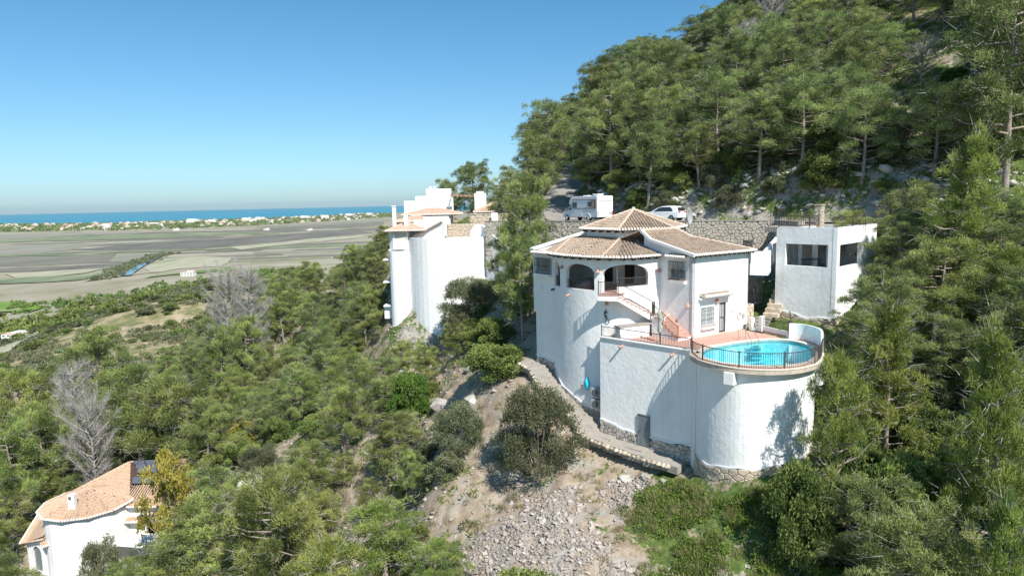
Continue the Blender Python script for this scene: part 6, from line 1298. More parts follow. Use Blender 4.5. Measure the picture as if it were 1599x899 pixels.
# the others: kind, x, y, scale, turn, area, height factor
MORE = [
 ('P6',47.6,65.9,0.98,1.3,0,1.08), ('P7',17.0,141.1,1.06,2.8,0,0.97), ('P5',16.4,97.8,1.11,5.9,0,1.0), ('P5',59.3,99.0,0.93,4.3,0,1.04),
 ('P4',21.0,103.4,0.98,4.2,0,1.08), ('P1',23.7,125.5,1.08,3.9,0,1.06), ('P7',19.8,90.3,0.83,2.4,0,1.11), ('P5',37.1,75.4,1.09,0.8,0,1.12),
 ('P6',23.5,152.2,0.98,3.1,0,0.94), ('P7',44.3,87.1,0.89,6.0,0,1.0), ('P7',23.4,138.1,0.98,3.8,0,0.96), ('P7',45.9,136.2,1.21,0.3,0,1.09),
 ('P7',33.0,89.1,1.14,4.2,0,1.13), ('P7',40.7,89.5,0.97,4.7,0,1.07), ('P7',8.3,154.9,1.08,0.2,0,1.0), ('P5',12.7,157.3,0.85,4.5,0,0.93),
 ('P4',48.9,111.0,1.23,1.6,0,1.1), ('P4',9.4,144.0,0.9,2.9,0,1.15), ('P6',31.7,80.7,1.03,2.7,0,1.13), ('P4',42.0,108.9,1.05,2.1,0,1.13),
 ('P6',52.7,91.9,0.97,3.0,0,1.0), ('P6',49.9,72.0,1.09,2.1,0,1.03), ('P6',17.5,114.3,1.03,4.4,0,0.95), ('P7',25.9,160.8,0.81,4.0,0,1.0),
 ('P4',49.7,144.4,0.83,2.5,0,1.1), ('P6',47.6,119.5,0.91,3.6,0,0.99), ('P7',58.4,92.6,0.82,4.9,0,1.1), ('P6',9.8,133.7,0.94,5.7,0,1.13),
 ('P5',34.6,92.6,1.17,4.0,0,0.99), ('P7',19.8,138.5,0.89,2.3,0,0.95), ('P5',19.1,94.3,1.17,2.7,0,1.05), ('P6',50.5,115.3,1.22,3.5,0,1.15),
 ('P7',28.7,86.2,0.8,5.7,0,1.08), ('P6',46.2,95.3,0.83,5.3,0,1.07), ('P5',21.1,84.2,0.91,5.3,0,0.93), ('P5',21.0,76.7,0.9,2.3,0,0.95),
 ('P6',21.7,99.9,1.07,1.4,0,1.11), ('P1',51.8,99.8,0.98,1.2,0,0.99), ('P4',45.0,112.0,1.09,0.9,0,1.01), ('P6',38.1,93.7,0.95,4.3,0,0.98),
 ('P1',11.8,129.8,1.11,0.1,0,1.02), ('P4',34.7,109.6,1.05,3.6,0,0.91), ('P7',37.7,81.8,0.92,5.7,0,0.96), ('P6',11.9,101.0,0.95,5.3,0,1.06),
 ('P5',33.2,97.8,0.9,4.3,0,0.9), ('P4',22.5,148.3,1.03,6.1,0,1.0), ('P5',20.0,151.1,0.87,4.3,0,1.1), ('P7',43.9,131.8,0.79,4.6,0,0.97),
 ('P6',55.3,98.1,1.15,3.5,0,0.96), ('P6',15.8,83.8,1.08,3.0,0,1.03), ('P6',25.8,85.5,0.86,1.7,0,0.91), ('P1',10.6,91.8,1.04,2.4,0,0.99),
 ('P4',22.2,117.9,1.17,3.9,0,1.03), ('P6',46.6,103.4,1.08,1.4,0,1.07), ('P7',55.1,159.5,1.09,3.5,0,1.1), ('P6',21.7,164.6,1.08,1.9,0,1.1),
 ('P1',26.0,98.5,0.83,3.5,0,1.04), ('P6',27.1,122.0,0.93,4.1,0,0.94), ('P4',19.9,154.8,1.04,0.5,0,0.97), ('P6',30.9,76.8,0.97,0.8,0,0.95),
 ('P5',16.0,79.6,1.18,5.9,0,1.01), ('P7',50.8,106.1,0.98,1.3,0,1.02), ('P5',26.0,72.4,1.19,4.2,0,0.93), ('P1',14.4,137.5,1.05,5.6,0,1.03),
 ('P7',24.1,108.6,1.02,3.0,0,1.07), ('P5',11.5,140.0,1.21,1.2,0,1.1), ('P6',34.7,102.2,0.87,3.1,0,1.13), ('P7',56.9,164.2,1.22,0.4,0,1.03),
 ('P7',34.9,72.6,1.0,1.3,0,0.93), ('P4',5.7,161.5,0.93,3.3,0,1.14), ('P1',43.2,121.0,1.13,1.0,0,0.92), ('P5',26.6,116.4,0.94,4.6,0,1.04),
 ('P1',19.7,87.4,0.92,1.9,0,1.11), ('P6',22.5,143.0,0.95,3.9,0,0.96), ('P6',6.7,150.3,0.96,0.4,0,1.13), ('P6',33.0,84.7,0.95,4.0,0,1.0),
 ('P7',27.0,103.1,0.82,4.1,0,0.93), ('P1',40.8,96.7,0.94,4.0,0,1.13), ('P1',51.9,139.2,0.91,2.9,0,1.03), ('P1',30.5,156.7,0.95,5.4,0,0.92),
 ('P7',26.0,111.3,1.02,0.2,0,1.1), ('P5',50.8,160.8,0.92,1.6,0,1.12), ('P1',49.3,149.2,0.87,3.1,0,1.01), ('P4',52.1,67.9,1.07,0.7,0,1.02),
 ('P4',17.3,146.0,1.0,5.1,0,0.92), ('P7',51.7,119.9,0.88,5.7,0,0.95), ('P5',40.3,124.4,0.98,5.5,0,0.94), ('P4',57.1,107.5,0.84,0.1,0,1.02),
 ('P1',58.6,79.0,1.05,3.5,0,1.11), ('P7',24.2,92.1,0.96,2.5,0,0.93), ('P4',14.7,163.0,0.93,6.2,0,1.1), ('P6',53.6,155.7,1.06,0.4,0,1.0),
 ('P7',45.9,140.7,1.25,3.5,0,0.97), ('P1',53.7,111.3,1.03,2.8,0,1.02), ('P4',5.4,131.2,0.98,1.5,0,0.95), ('P4',29.6,70.1,1.06,3.4,0,0.93),
 ('P4',47.2,60.5,1.06,3.4,0,1.15), ('P6',16.6,104.1,0.78,3.9,0,1.08), ('P1',14.5,110.3,1.11,1.1,0,1.07), ('P7',31.5,164.3,0.93,0.5,0,1.1),
 ('P6',57.6,103.1,0.99,6.0,0,0.94), ('P5',22.7,112.1,0.98,3.3,0,1.14), ('P7',29.5,129.1,0.8,0.6,0,0.92), ('P4',50.5,152.9,0.83,5.7,0,0.95),
 ('P1',54.0,87.8,0.82,4.5,0,1.05), ('P4',12.6,86.5,1.24,2.9,0,1.13), ('P7',55.1,85.3,0.9,3.9,0,0.9), ('P4',47.0,124.2,1.15,2.6,0,0.98),
 ('P6',29.3,94.9,0.85,1.4,0,0.98), ('P5',28.9,89.4,1.1,4.1,0,1.14), ('P4',54.5,80.9,1.09,2.1,0,1.03), ('P1',35.5,116.0,0.81,2.2,0,1.04),
 ('P7',23.9,79.6,1.25,0.8,0,1.01), ('P4',53.4,164.8,0.82,1.5,0,0.93), ('P4',42.4,101.1,0.79,3.7,0,1.12), ('P7',35.8,87.7,0.91,3.3,0,0.9),
 ('P1',26.3,139.5,0.85,5.2,0,1.03), ('P1',41.6,115.4,0.95,2.0,0,1.1), ('P5',26.4,148.8,0.98,3.2,0,1.13), ('P6',47.7,131.4,1.06,5.6,0,0.94),
 ('P1',60.1,86.1,0.83,6.0,0,1.07), ('P7',27.6,113.8,0.82,4.3,0,1.05), ('P6',50.6,125.1,0.8,4.5,0,0.95), ('P6',29.4,146.0,0.82,3.8,0,0.94),
 ('P4',28.1,163.5,0.84,6.0,0,1.07), ('O2',39.2,60.2,0.84,4.5,1,0.93), ('O2',14.8,87.4,0.91,1.1,1,1.12), ('S3',16.3,112.8,0.7,0.2,1,1.11),
 ('B1',14.3,85.0,0.64,3.3,1,1.03), ('S2',27.1,79.8,0.75,1.6,1,1.14), ('P7',19.3,112.3,0.69,2.8,1,1.04), ('B1',26.1,75.7,0.71,4.3,1,0.91),
 ('S2',21.5,78.4,1.07,0.1,1,1.07), ('P7',17.8,82.3,0.91,5.2,1,1.1), ('S3',19.8,100.5,0.66,1.6,1,1.08), ('O2',18.1,86.7,0.75,3.2,1,0.93),
 ('S3',18.1,92.2,0.73,4.4,1,0.95), ('S2',34.6,70.8,1.03,4.1,1,1.0), ('S2',14.3,99.6,0.68,0.5,1,1.03), ('S3',13.5,84.0,1.04,3.0,1,1.15),
 ('P7',18.2,100.8,1.08,4.9,1,1.09), ('S1',17.3,90.1,0.8,5.3,1,1.06), ('S3',16.7,116.7,0.61,0.1,1,0.91), ('B1',18.5,107.5,0.83,1.2,1,1.06),
 ('P7',41.2,60.6,0.63,4.2,1,0.95), ('S3',17.0,99.6,0.64,0.0,1,1.11), ('B1',41.3,62.1,1.09,2.2,1,0.96), ('S2',29.1,79.2,0.92,4.5,1,1.0),
 ('S2',17.1,119.2,0.94,3.3,1,1.09), ('S2',30.5,71.7,1.15,5.4,1,0.94), ('O2',16.7,109.2,0.7,4.1,1,0.91), ('S1',15.8,91.9,1.19,4.7,1,0.92),
 ('B1',24.4,75.5,0.83,5.5,1,1.11), ('S3',14.2,94.1,0.81,3.7,1,1.0), ('B1',17.6,111.3,0.94,2.5,1,0.98), ('S1',27.8,73.6,0.86,6.2,1,1.06),
 ('S2',27.7,72.2,0.83,0.2,1,0.93), ('B1',20.6,109.5,0.98,5.9,1,1.0), ('P7',37.7,61.4,1.11,3.1,1,0.92), ('B1',38.6,70.8,0.83,4.2,1,0.99),
 ('S1',22.2,114.9,0.97,2.8,1,0.93), ('S2',22.6,81.6,1.19,5.7,1,1.0), ('O2',18.5,98.4,0.92,1.2,1,0.98), ('B1',12.1,97.5,0.89,4.4,1,1.06),
 ('O2',43.3,63.3,1.18,5.2,1,0.94), ('O2',5.7,115.0,0.96,5.8,1,1.06), ('B1',14.4,95.4,0.89,2.8,1,1.04), ('S3',25.9,80.9,0.91,0.3,1,1.03),
 ('S1',5.7,112.7,1.01,5.0,1,0.97), ('S3',6.2,111.0,0.82,3.1,1,1.06), ('P7',13.9,102.4,0.65,0.4,1,1.0), ('O2',38.0,69.8,0.67,0.3,1,1.13),
 ('S3',21.6,80.0,0.95,4.7,1,1.14), ('B1',20.3,120.0,0.81,4.8,1,0.95), ('B1',16.8,88.1,0.67,0.5,1,1.14), ('S3',14.0,89.9,0.85,1.7,1,1.09),
 ('S3',20.0,102.0,0.94,2.7,1,1.14), ('O2',25.5,77.5,0.83,6.2,1,1.04), ('B1',19.4,82.2,0.83,2.2,1,1.06), ('S1',18.3,80.6,1.03,3.7,1,1.03),
 ('S3',11.5,93.9,1.04,2.7,1,0.99), ('B1',33.2,69.8,0.82,0.6,1,1.08), ('O2',10.6,89.4,0.62,2.9,1,1.11), ('S1',12.8,93.3,0.9,1.8,1,0.95),
 ('P7',29.9,74.6,1.01,2.3,1,0.94), ('P7',33.4,65.4,1.07,3.1,1,1.03), ('S1',24.0,82.2,0.98,1.3,1,0.92), ('S2',13.1,92.0,0.96,5.3,1,0.99),
 ('O2',13.8,100.7,0.76,5.6,1,1.02), ('O2',23.3,73.5,0.68,5.9,1,1.08), ('S2',17.9,118.3,0.81,3.1,1,1.09), ('S2',19.5,114.0,0.86,0.2,1,0.98),
 ('S1',41.0,65.4,1.06,5.3,1,0.94), ('S3',18.0,96.1,0.95,5.9,1,1.04), ('S2',16.4,106.0,1.02,1.4,1,0.93), ('S2',5.3,110.4,0.66,3.7,1,0.98),
 ('B1',32.1,74.3,0.85,3.4,1,0.92), ('S1',18.6,89.4,0.97,2.1,1,0.97), ('S1',19.8,85.4,0.72,1.4,1,0.92), ('B1',35.8,64.6,0.61,6.2,1,1.08),
 ('B1',18.7,117.0,1.05,1.8,1,1.03), ('P7',45.4,61.4,0.74,2.9,1,1.07), ('S2',27.2,70.8,0.94,3.1,1,1.0), ('S2',37.0,70.0,0.68,0.9,1,1.03),
 ('B1',14.9,80.9,0.7,0.5,1,1.14), ('P7',36.4,68.0,0.68,3.3,1,1.0), ('B1',14.2,98.4,0.94,5.6,1,1.06), ('S2',20.5,116.6,1.02,1.7,1,1.1),
 ('S2',17.9,85.4,1.16,2.6,1,1.07), ('S1',39.6,62.7,0.64,1.7,1,1.02), ('S2',43.4,65.2,0.61,2.6,1,1.1), ('B1',33.8,74.1,0.68,4.4,1,0.96),
 ('B1',22.9,83.1,1.13,4.4,1,1.1), ('S2',15.5,99.8,1.1,5.4,1,1.1), ('S2',27.6,77.1,0.97,6.0,1,1.13), ('S2',28.5,78.1,0.78,5.0,1,1.13),
 ('S2',32.3,66.8,0.63,4.8,1,1.06), ('B1',24.8,118.8,0.96,0.1,1,1.09), ('S1',20.5,114.8,1.1,1.0,1,1.09), ('P7',13.1,108.0,0.95,1.1,1,1.02),
 ('O2',37.2,66.4,0.87,4.4,1,1.04), ('S1',15.6,118.4,0.83,3.5,1,1.13), ('B1',15.2,107.0,0.93,0.8,1,1.15), ('S3',21.4,81.6,0.62,6.2,1,1.02),
 ('S2',16.7,107.0,0.82,2.2,1,1.14), ('O2',12.6,102.9,0.81,2.5,1,1.11), ('O2',22.3,75.6,0.72,4.4,1,1.07), ('S1',28.5,76.2,0.79,5.6,1,1.14),
 ('B1',30.7,67.5,1.17,3.6,1,0.96), ('B1',13.9,104.6,0.83,6.1,1,1.04), ('B1',19.4,80.7,0.62,0.9,1,0.91), ('S1',44.8,60.0,1.06,2.1,1,1.0),
 ('S3',13.1,96.5,0.8,2.2,1,1.14), ('S1',20.6,112.6,0.76,5.6,1,1.06), ('S2',18.6,102.7,0.89,1.6,1,1.13), ('O2',34.6,67.3,1.01,0.5,1,0.94),
 ('S3',14.6,91.4,0.86,3.8,1,1.14), ('S3',27.7,75.2,1.01,3.7,1,0.99), ('S3',10.6,94.9,0.61,5.4,1,1.13), ('B1',16.3,86.1,1.0,5.1,1,1.12),
 ('O2',17.8,78.1,0.68,3.8,1,0.92), ('S1',18.6,83.8,0.84,3.0,1,1.14), ('S3',18.9,78.1,0.94,1.9,1,0.96), ('B1',19.0,106.2,0.81,4.5,1,1.1),
 ('S3',20.6,107.2,1.08,0.6,1,0.96), ('P7',21.3,110.8,0.62,4.7,1,1.01), ('B1',31.5,69.2,1.11,1.5,1,1.08), ('S1',13.0,90.8,0.7,5.3,1,1.12),
 ('S3',32.8,68.6,0.92,4.5,1,1.1), ('S3',27.5,78.1,0.67,4.6,1,0.96), ('S2',36.1,63.6,0.61,0.9,1,1.08), ('S1',5.3,107.2,0.79,1.4,1,0.92),
 ('S1',32.7,71.6,1.01,5.9,1,1.08), ('S2',8.2,119.8,0.97,4.6,1,1.12), ('O2',32.7,76.3,0.61,2.1,1,1.13), ('O2',19.7,110.9,0.79,3.1,1,0.99),
 ('S2',16.8,102.1,0.82,4.5,1,1.11), ('S2',32.0,67.6,0.76,3.6,1,1.02), ('S2',15.8,115.7,0.9,3.9,1,1.09), ('S3',42.5,61.1,0.67,1.2,1,1.11),
 ('B1',16.7,93.5,1.07,3.1,1,1.08), ('O2',37.0,72.2,0.85,3.3,1,1.1), ('S3',14.2,105.8,0.62,2.5,1,1.14), ('P7',35.7,69.3,0.62,6.0,1,0.93),
 ('O2',16.8,94.8,0.62,2.7,1,0.98), ('B1',18.7,109.9,0.93,2.4,1,0.92), ('S1',23.7,77.3,1.03,3.0,1,0.96), ('S2',23.3,76.3,0.61,4.7,1,1.03),
 ('S3',34.7,63.4,0.72,0.0,1,0.98), ('O2',17.7,105.5,0.96,0.6,1,0.92), ('S3',40.5,63.3,0.8,0.4,1,0.93), ('S2',43.6,60.7,0.8,0.7,1,1.07),
 ('B1',5.5,108.9,0.99,6.0,1,1.05), ('S1',11.8,95.9,0.82,3.4,1,1.02), ('P7',14.3,112.6,0.89,5.0,1,1.09), ('S1',40.4,76.2,0.78,1.6,2,1.02),
 ('S2',48.5,82.4,0.46,2.8,2,1.01), ('S2',36.6,90.2,0.88,0.7,2,1.05), ('S3',48.7,90.7,0.88,1.4,2,0.91), ('S1',50.6,75.2,0.89,2.2,2,0.95),
 ('S3',42.2,85.9,0.7,1.1,2,0.99), ('S2',35.2,106.6,0.61,5.7,2,1.11), ('S1',53.3,70.7,0.8,0.4,2,1.09), ('S3',50.9,89.5,0.6,4.4,2,1.02),
 ('S3',49.0,96.2,0.78,5.4,2,0.91), ('B2',39.0,99.6,0.65,2.4,2,1.15), ('S1',46.0,91.4,0.65,4.6,2,1.0), ('S1',42.3,91.4,0.79,3.7,2,0.92),
 ('S2',44.4,66.5,0.54,0.9,2,0.94), ('S3',49.3,94.4,0.54,4.1,2,1.07), ('B2',41.2,77.4,0.47,6.2,2,1.03), ('S1',38.9,65.2,0.66,1.9,2,0.92),
 ('S1',58.0,95.4,0.68,3.0,2,1.1), ('S2',38.7,78.6,0.75,0.8,2,1.08), ('S1',50.9,95.8,0.51,0.6,2,0.96), ('S2',31.4,101.8,0.55,2.2,2,0.96),
 ('S2',50.3,87.0,0.84,1.1,2,0.91), ('S3',47.7,100.4,0.64,1.8,2,1.05), ('S2',44.1,76.6,0.7,5.6,2,1.03), ('S3',59.3,82.9,0.73,3.1,2,0.98),
 ('B2',47.9,75.5,0.77,2.2,2,0.99), ('B2',36.2,99.1,0.8,1.0,2,0.92), ('S1',51.6,82.6,0.6,3.4,2,1.09), ('B2',56.6,90.1,0.52,0.1,2,0.94),
 ('S1',44.5,107.9,0.58,0.9,2,0.92), ('S3',58.4,75.4,0.5,4.3,2,0.93), ('S1',37.7,100.5,0.57,2.3,2,1.02), ('S3',50.7,65.1,0.55,4.9,2,1.15),
 ('S2',48.5,85.1,0.61,4.6,2,1.03), ('O2',37.3,46.0,0.87,1.2,3,1.14), ('P6',17.6,28.0,0.88,5.3,3,1.12), ('P6',31.2,40.0,0.8,1.8,3,0.93),
 ('P4',23.3,42.6,0.78,2.8,3,0.99), ('P1',25.3,34.3,0.63,2.7,3,0.9), ('O2',24.9,40.6,0.85,5.7,3,1.13), ('P1',34.8,50.9,0.87,1.9,3,1.03),
 ('Y2',30.9,42.7,0.76,2.5,3,1.03), ('P6',29.1,37.8,0.84,2.4,3,0.97), ('B1',26.0,32.1,0.81,5.6,3,1.01), ('P1',27.7,55.3,0.67,6.1,3,1.13),
 ('O2',33.3,43.1,0.82,3.0,3,1.07), ('Y2',20.7,28.3,0.78,1.2,3,0.97), ('P6',35.2,47.8,0.61,2.6,3,1.12), ('P6',31.7,51.6,0.63,0.3,3,1.08),
 ('P4',26.6,39.1,0.7,4.6,3,0.99), ('P4',27.8,35.2,0.73,1.1,3,1.1), ('O2',29.6,55.8,0.74,3.4,3,1.03), ('B1',26.0,42.0,0.75,0.5,3,1.03),
 ('Y2',35.4,44.8,0.69,0.0,3,0.97), ('P6',17.7,32.3,0.75,4.8,3,0.94), ('B1',24.0,38.9,0.78,5.0,3,1.14), ('Y2',25.1,30.3,0.69,2.3,3,1.09),
 ('P1',32.9,49.4,0.67,2.5,3,1.09), ('B1',25.2,38.0,0.63,2.8,3,0.9), ('O2',19.6,36.1,0.69,5.4,3,0.92), ('O2',28.5,41.7,0.76,2.9,3,0.91),
 ('P4',31.7,54.4,0.87,2.0,3,1.0), ('B1',21.5,41.2,0.84,0.4,3,1.09), ('Y2',23.0,33.7,0.69,5.4,3,1.13), ('B1',18.8,37.7,0.69,4.2,3,1.0),
 ('B1',21.5,35.7,0.73,4.1,3,1.14), ('B1',23.8,35.9,0.79,2.5,3,1.02), ('O2',20.5,31.4,0.65,4.5,3,0.95), ('B2',31.9,47.8,0.94,5.5,4,1.0),
 ('S3',33.4,41.6,0.63,2.5,4,0.96), ('S3',19.4,30.7,0.75,5.1,4,0.93), ('B2',36.7,48.6,0.85,3.4,4,1.05), ('B1',25.5,43.3,0.71,1.5,4,0.92),
 ('B2',27.7,33.4,0.9,3.1,4,1.0), ('S3',26.7,37.5,0.69,1.2,4,1.06), ('S3',21.4,34.4,0.69,5.4,4,0.98), ('B2',24.5,32.5,0.95,5.2,4,1.11),
 ('B2',15.8,32.0,1.0,2.5,4,1.11), ('B2',23.9,28.5,1.12,3.6,4,1.03), ('B1',38.5,49.7,0.82,4.7,4,1.0), ('S1',35.2,46.3,0.64,0.3,4,0.93),
 ('S1',20.1,41.7,0.63,1.8,4,0.98), ('S1',26.1,35.8,0.94,3.5,4,0.96), ('S1',22.5,36.8,0.95,0.2,4,1.12), ('S1',16.9,30.3,1.1,5.3,4,1.12),
 ('S1',38.3,47.7,0.92,1.1,4,1.0), ('B2',20.0,39.3,0.82,5.1,4,0.9), ('B2',30.7,49.7,1.14,1.1,4,1.08), ('S3',23.2,37.9,0.62,6.2,4,1.01),
 ('S3',21.0,33.0,0.78,3.9,4,1.04), ('B2',27.2,41.1,0.65,3.2,4,1.01), ('B2',27.3,42.3,0.6,5.2,4,0.95), ('B2',17.4,34.0,0.72,3.4,4,1.02),
 ('B2',28.5,39.8,0.94,2.1,4,1.07), ('S3',21.7,43.7,0.65,0.5,4,0.91), ('B1',22.9,40.3,0.8,0.7,4,1.07), ('B1',29.7,35.7,0.63,6.1,4,1.02),
 ('S1',16.3,34.2,0.62,0.2,4,0.96), ('B2',16.2,36.2,0.65,3.4,4,1.08), ('S3',17.1,37.0,0.72,1.8,4,0.99), ('S1',31.6,44.5,0.84,1.4,4,1.1),
 ('B1',36.5,49.9,0.6,1.2,4,1.01), ('B2',22.5,35.1,0.65,1.3,4,0.96), ('S1',15.7,35.3,0.66,4.5,4,0.9), ('S1',32.3,41.8,0.82,5.6,4,1.01),
 ('S1',24.3,37.4,0.78,5.4,4,1.14), ('B2',34.6,42.7,0.61,1.5,4,1.06), ('B1',20.3,37.3,0.72,4.4,4,1.08), ('S1',29.3,42.9,0.65,5.7,4,1.07),
 ('S3',20.1,40.5,0.83,5.7,4,1.01), ('S1',29.8,44.0,0.64,2.5,4,1.12), ('B2',20.4,29.9,0.67,5.2,4,0.94), ('S1',15.1,30.7,0.78,5.4,4,1.03),
 ('S1',30.2,48.0,0.73,2.2,4,1.14), ('P8',-68.2,117.7,0.86,4.5,5,1.09), ('P7',-28.9,106.8,0.68,0.5,5,1.06), ('Y3',-44.8,101.2,0.69,1.2,5,1.04),
 ('P2',-38.8,113.2,0.75,1.9,5,1.14), ('P8',-42.4,88.4,0.87,6.1,5,0.91), ('P7',-69.8,124.5,0.86,6.0,5,0.93), ('P3',-52.1,82.4,0.71,2.0,5,1.12),
 ('P8',-14.4,72.7,0.75,4.9,5,0.9), ('P2',-62.0,80.5,0.91,6.2,5,1.13), ('Y3',-23.9,126.9,0.77,1.1,5,1.08), ('P7',-71.1,83.6,0.72,3.8,5,0.96),
 ('P2',-62.1,118.5,0.68,6.1,5,0.98), ('P8',-37.0,115.7,0.88,2.3,5,0.99), ('P3',-17.4,55.8,0.71,5.5,5,0.96), ('P1',-16.9,68.6,0.9,0.1,5,1.08),
 ('P1',-38.4,95.0,0.77,0.2,5,1.09), ('P4',-47.9,92.8,0.84,1.2,5,1.09), ('P3',-21.9,81.6,0.9,6.2,5,1.08), ('P4',-70.0,101.2,0.65,3.4,5,1.05),
 ('P1',-23.1,124.2,0.84,4.4,5,1.02), ('P8',-33.0,99.7,0.8,1.9,5,0.93), ('P1',-52.6,96.8,0.8,3.8,5,1.05), ('P4',-21.3,93.7,0.84,3.5,5,1.07),
 ('P7',-39.9,85.3,0.9,3.0,5,1.08), ('Y3',-56.4,109.3,0.89,2.3,5,1.0), ('P1',-51.5,100.4,0.63,1.4,5,0.92), ('P3',-21.2,87.9,0.65,3.6,5,0.95),
 ('Y3',-61.7,91.3,0.66,6.0,5,1.08), ('Y3',-54.1,67.1,0.8,0.1,5,1.06), ('P8',-40.7,57.0,0.74,2.2,5,0.98), ('P2',-33.0,109.2,0.88,5.1,5,1.01),
 ('P4',-72.7,107.5,0.8,3.0,5,1.12), ('P3',-24.2,75.6,0.83,4.5,5,1.13), ('P4',-17.6,74.8,0.63,0.7,5,0.91), ('Y3',-48.5,88.4,0.73,5.8,5,1.09),
 ('P2',-64.5,78.5,0.7,2.2,5,1.08), ('P7',-55.2,93.7,0.79,5.9,5,0.93), ('P7',-53.3,105.9,0.67,1.1,5,1.04), ('P8',-44.3,111.3,0.92,0.4,5,0.96),
 ('P7',-74.8,90.3,0.63,1.1,5,0.95), ('P8',-33.5,76.8,0.77,5.7,5,1.0), ('P8',-30.1,55.1,0.65,1.2,5,1.06), ('P4',-62.4,106.2,0.85,4.5,5,1.05),
 ('P3',-39.3,127.9,0.82,1.3,5,0.92), ('P1',-61.8,121.2,0.9,2.0,5,1.03), ('P7',-31.3,84.4,0.84,2.2,5,0.92), ('P4',-58.0,127.1,0.9,2.3,5,1.12),
 ('P1',-44.8,121.3,0.62,0.8,5,1.07), ('P4',-24.5,108.6,0.73,5.7,5,0.97), ('P4',-49.7,98.1,0.69,2.0,5,1.14), ('P2',-65.3,119.9,0.66,1.2,5,1.01),
 ('P7',-31.9,95.0,0.66,0.7,5,0.92), ('P8',-58.2,112.3,0.9,1.2,5,1.12), ('P2',-16.6,64.1,0.85,4.5,5,1.11), ('P4',-28.7,76.2,0.63,4.8,5,0.92),
 ('P1',-45.3,88.1,0.65,2.0,5,1.1), ('P4',-53.6,120.7,0.83,2.7,5,0.91), ('P2',-34.2,120.0,0.78,2.7,5,1.0), ('P3',-72.9,100.5,0.79,3.4,5,0.98),
 ('P1',-68.2,92.5,0.76,2.6,5,1.01), ('P1',-53.3,89.7,0.7,1.9,5,1.14), ('P3',-48.5,108.4,0.79,5.2,5,0.96), ('P1',-37.2,124.5,0.82,5.2,5,1.05),
 ('P7',-69.2,106.2,0.78,2.4,5,0.97), ('P3',-33.1,54.6,0.75,1.0,5,0.99), ('P7',-14.4,47.6,0.79,5.8,5,0.93), ('P4',-73.8,117.3,0.63,3.0,5,1.06),
 ('P7',-39.5,120.8,0.91,0.9,5,0.97), ('P1',-26.5,112.7,0.82,3.8,5,1.13), ('P1',-32.4,87.3,0.88,2.9,5,0.91), ('P7',-58.2,92.2,0.72,4.4,5,1.11),
 ('P1',-59.1,104.0,0.8,0.0,5,1.13), ('P3',-70.3,119.4,0.65,1.6,5,0.96), ('P2',-37.0,91.2,0.74,3.2,5,1.03), ('Y3',-74.6,115.0,0.72,2.4,5,0.99),
 ('P1',-27.1,99.1,0.82,4.9,5,0.96), ('P7',-21.8,108.3,0.77,3.7,5,1.0), ('P2',-44.8,118.6,0.7,1.1,5,1.15), ('P1',-18.8,60.7,0.8,0.6,5,1.04),
 ('P4',-41.4,124.9,0.69,1.9,5,1.14), ('P8',-65.4,98.3,0.73,4.1,5,1.1), ('P7',-26.2,106.2,0.86,3.3,5,1.08), ('P1',-48.3,119.3,0.7,5.7,5,1.11),
 ('P7',-27.0,84.6,0.82,4.9,5,1.12), ('P3',-11.9,64.8,0.72,6.1,5,0.97), ('P8',-11.6,57.9,0.49,1.1,6,0.98), ('B1',-9.7,63.6,0.42,0.5,6,0.92),
 ('S3',-7.8,39.4,0.51,6.0,6,1.08), ('P8',-9.8,59.7,0.48,4.1,6,0.94), ('S3',-12.5,47.5,0.5,5.7,6,0.93), ('O2',-6.6,79.8,0.59,1.4,6,1.07),
 ('B1',-15.5,51.1,0.5,4.7,6,0.9), ('P8',-16.2,61.4,0.45,5.6,6,0.99), ('S3',-20.0,78.1,0.41,4.7,6,1.09), ('B1',-8.1,64.6,0.44,5.9,6,1.06),
 ('P1',-8.1,51.5,0.49,1.0,6,1.08), ('P1',-5.8,66.7,0.46,5.4,6,1.06), ('S3',-9.3,54.2,0.51,3.5,6,1.05), ('P1',-8.9,67.8,0.52,5.2,6,1.02),
 ('O2',-19.9,56.4,0.59,3.6,6,0.96), ('B1',-5.0,36.5,0.41,0.4,6,1.02), ('B1',-3.1,72.9,0.46,1.9,6,0.94), ('P8',-12.2,67.3,0.51,4.1,6,1.09),
 ('Y3',-7.1,49.3,0.4,4.5,6,1.07), ('O2',-7.4,78.7,0.51,3.8,6,1.08), ('P1',-12.9,76.8,0.49,3.5,6,1.04), ('S3',-13.0,63.0,0.43,3.2,6,0.95),
 ('B1',-18.9,57.1,0.46,6.0,6,1.1), ('Y3',-9.3,44.9,0.42,3.8,6,1.14), ('S3',-9.6,77.3,0.44,3.1,6,0.93), ('O2',-2.2,76.0,0.53,4.0,6,1.12),
 ('Y3',-12.4,45.3,0.6,0.9,6,0.98), ('P8',-12.1,54.6,0.48,2.9,6,1.0), ('S3',-0.5,34.3,0.43,6.1,6,0.92), ('O2',-1.7,78.0,0.42,2.4,6,0.96),
 ('S2',-22.8,58.4,0.68,1.2,7,1.08), ('S3',-57.3,99.3,1.01,2.5,7,0.97), ('S3',-55.4,118.9,0.87,1.7,7,1.11), ('O2',-36.8,88.0,0.85,6.2,7,0.99),
 ('S2',-35.2,111.0,0.66,2.0,7,1.08), ('S1',-18.1,78.8,0.8,6.1,7,1.11), ('B2',-62.8,93.8,1.22,1.8,7,1.03), ('B1',-31.9,104.5,0.78,1.8,7,1.15),
 ('S1',-30.3,60.4,0.82,1.1,7,1.09), ('O2',-54.5,101.0,0.87,4.2,7,1.03), ('S2',-5.2,47.5,0.93,4.4,7,1.07), ('S1',-21.7,71.0,0.94,4.5,7,0.97),
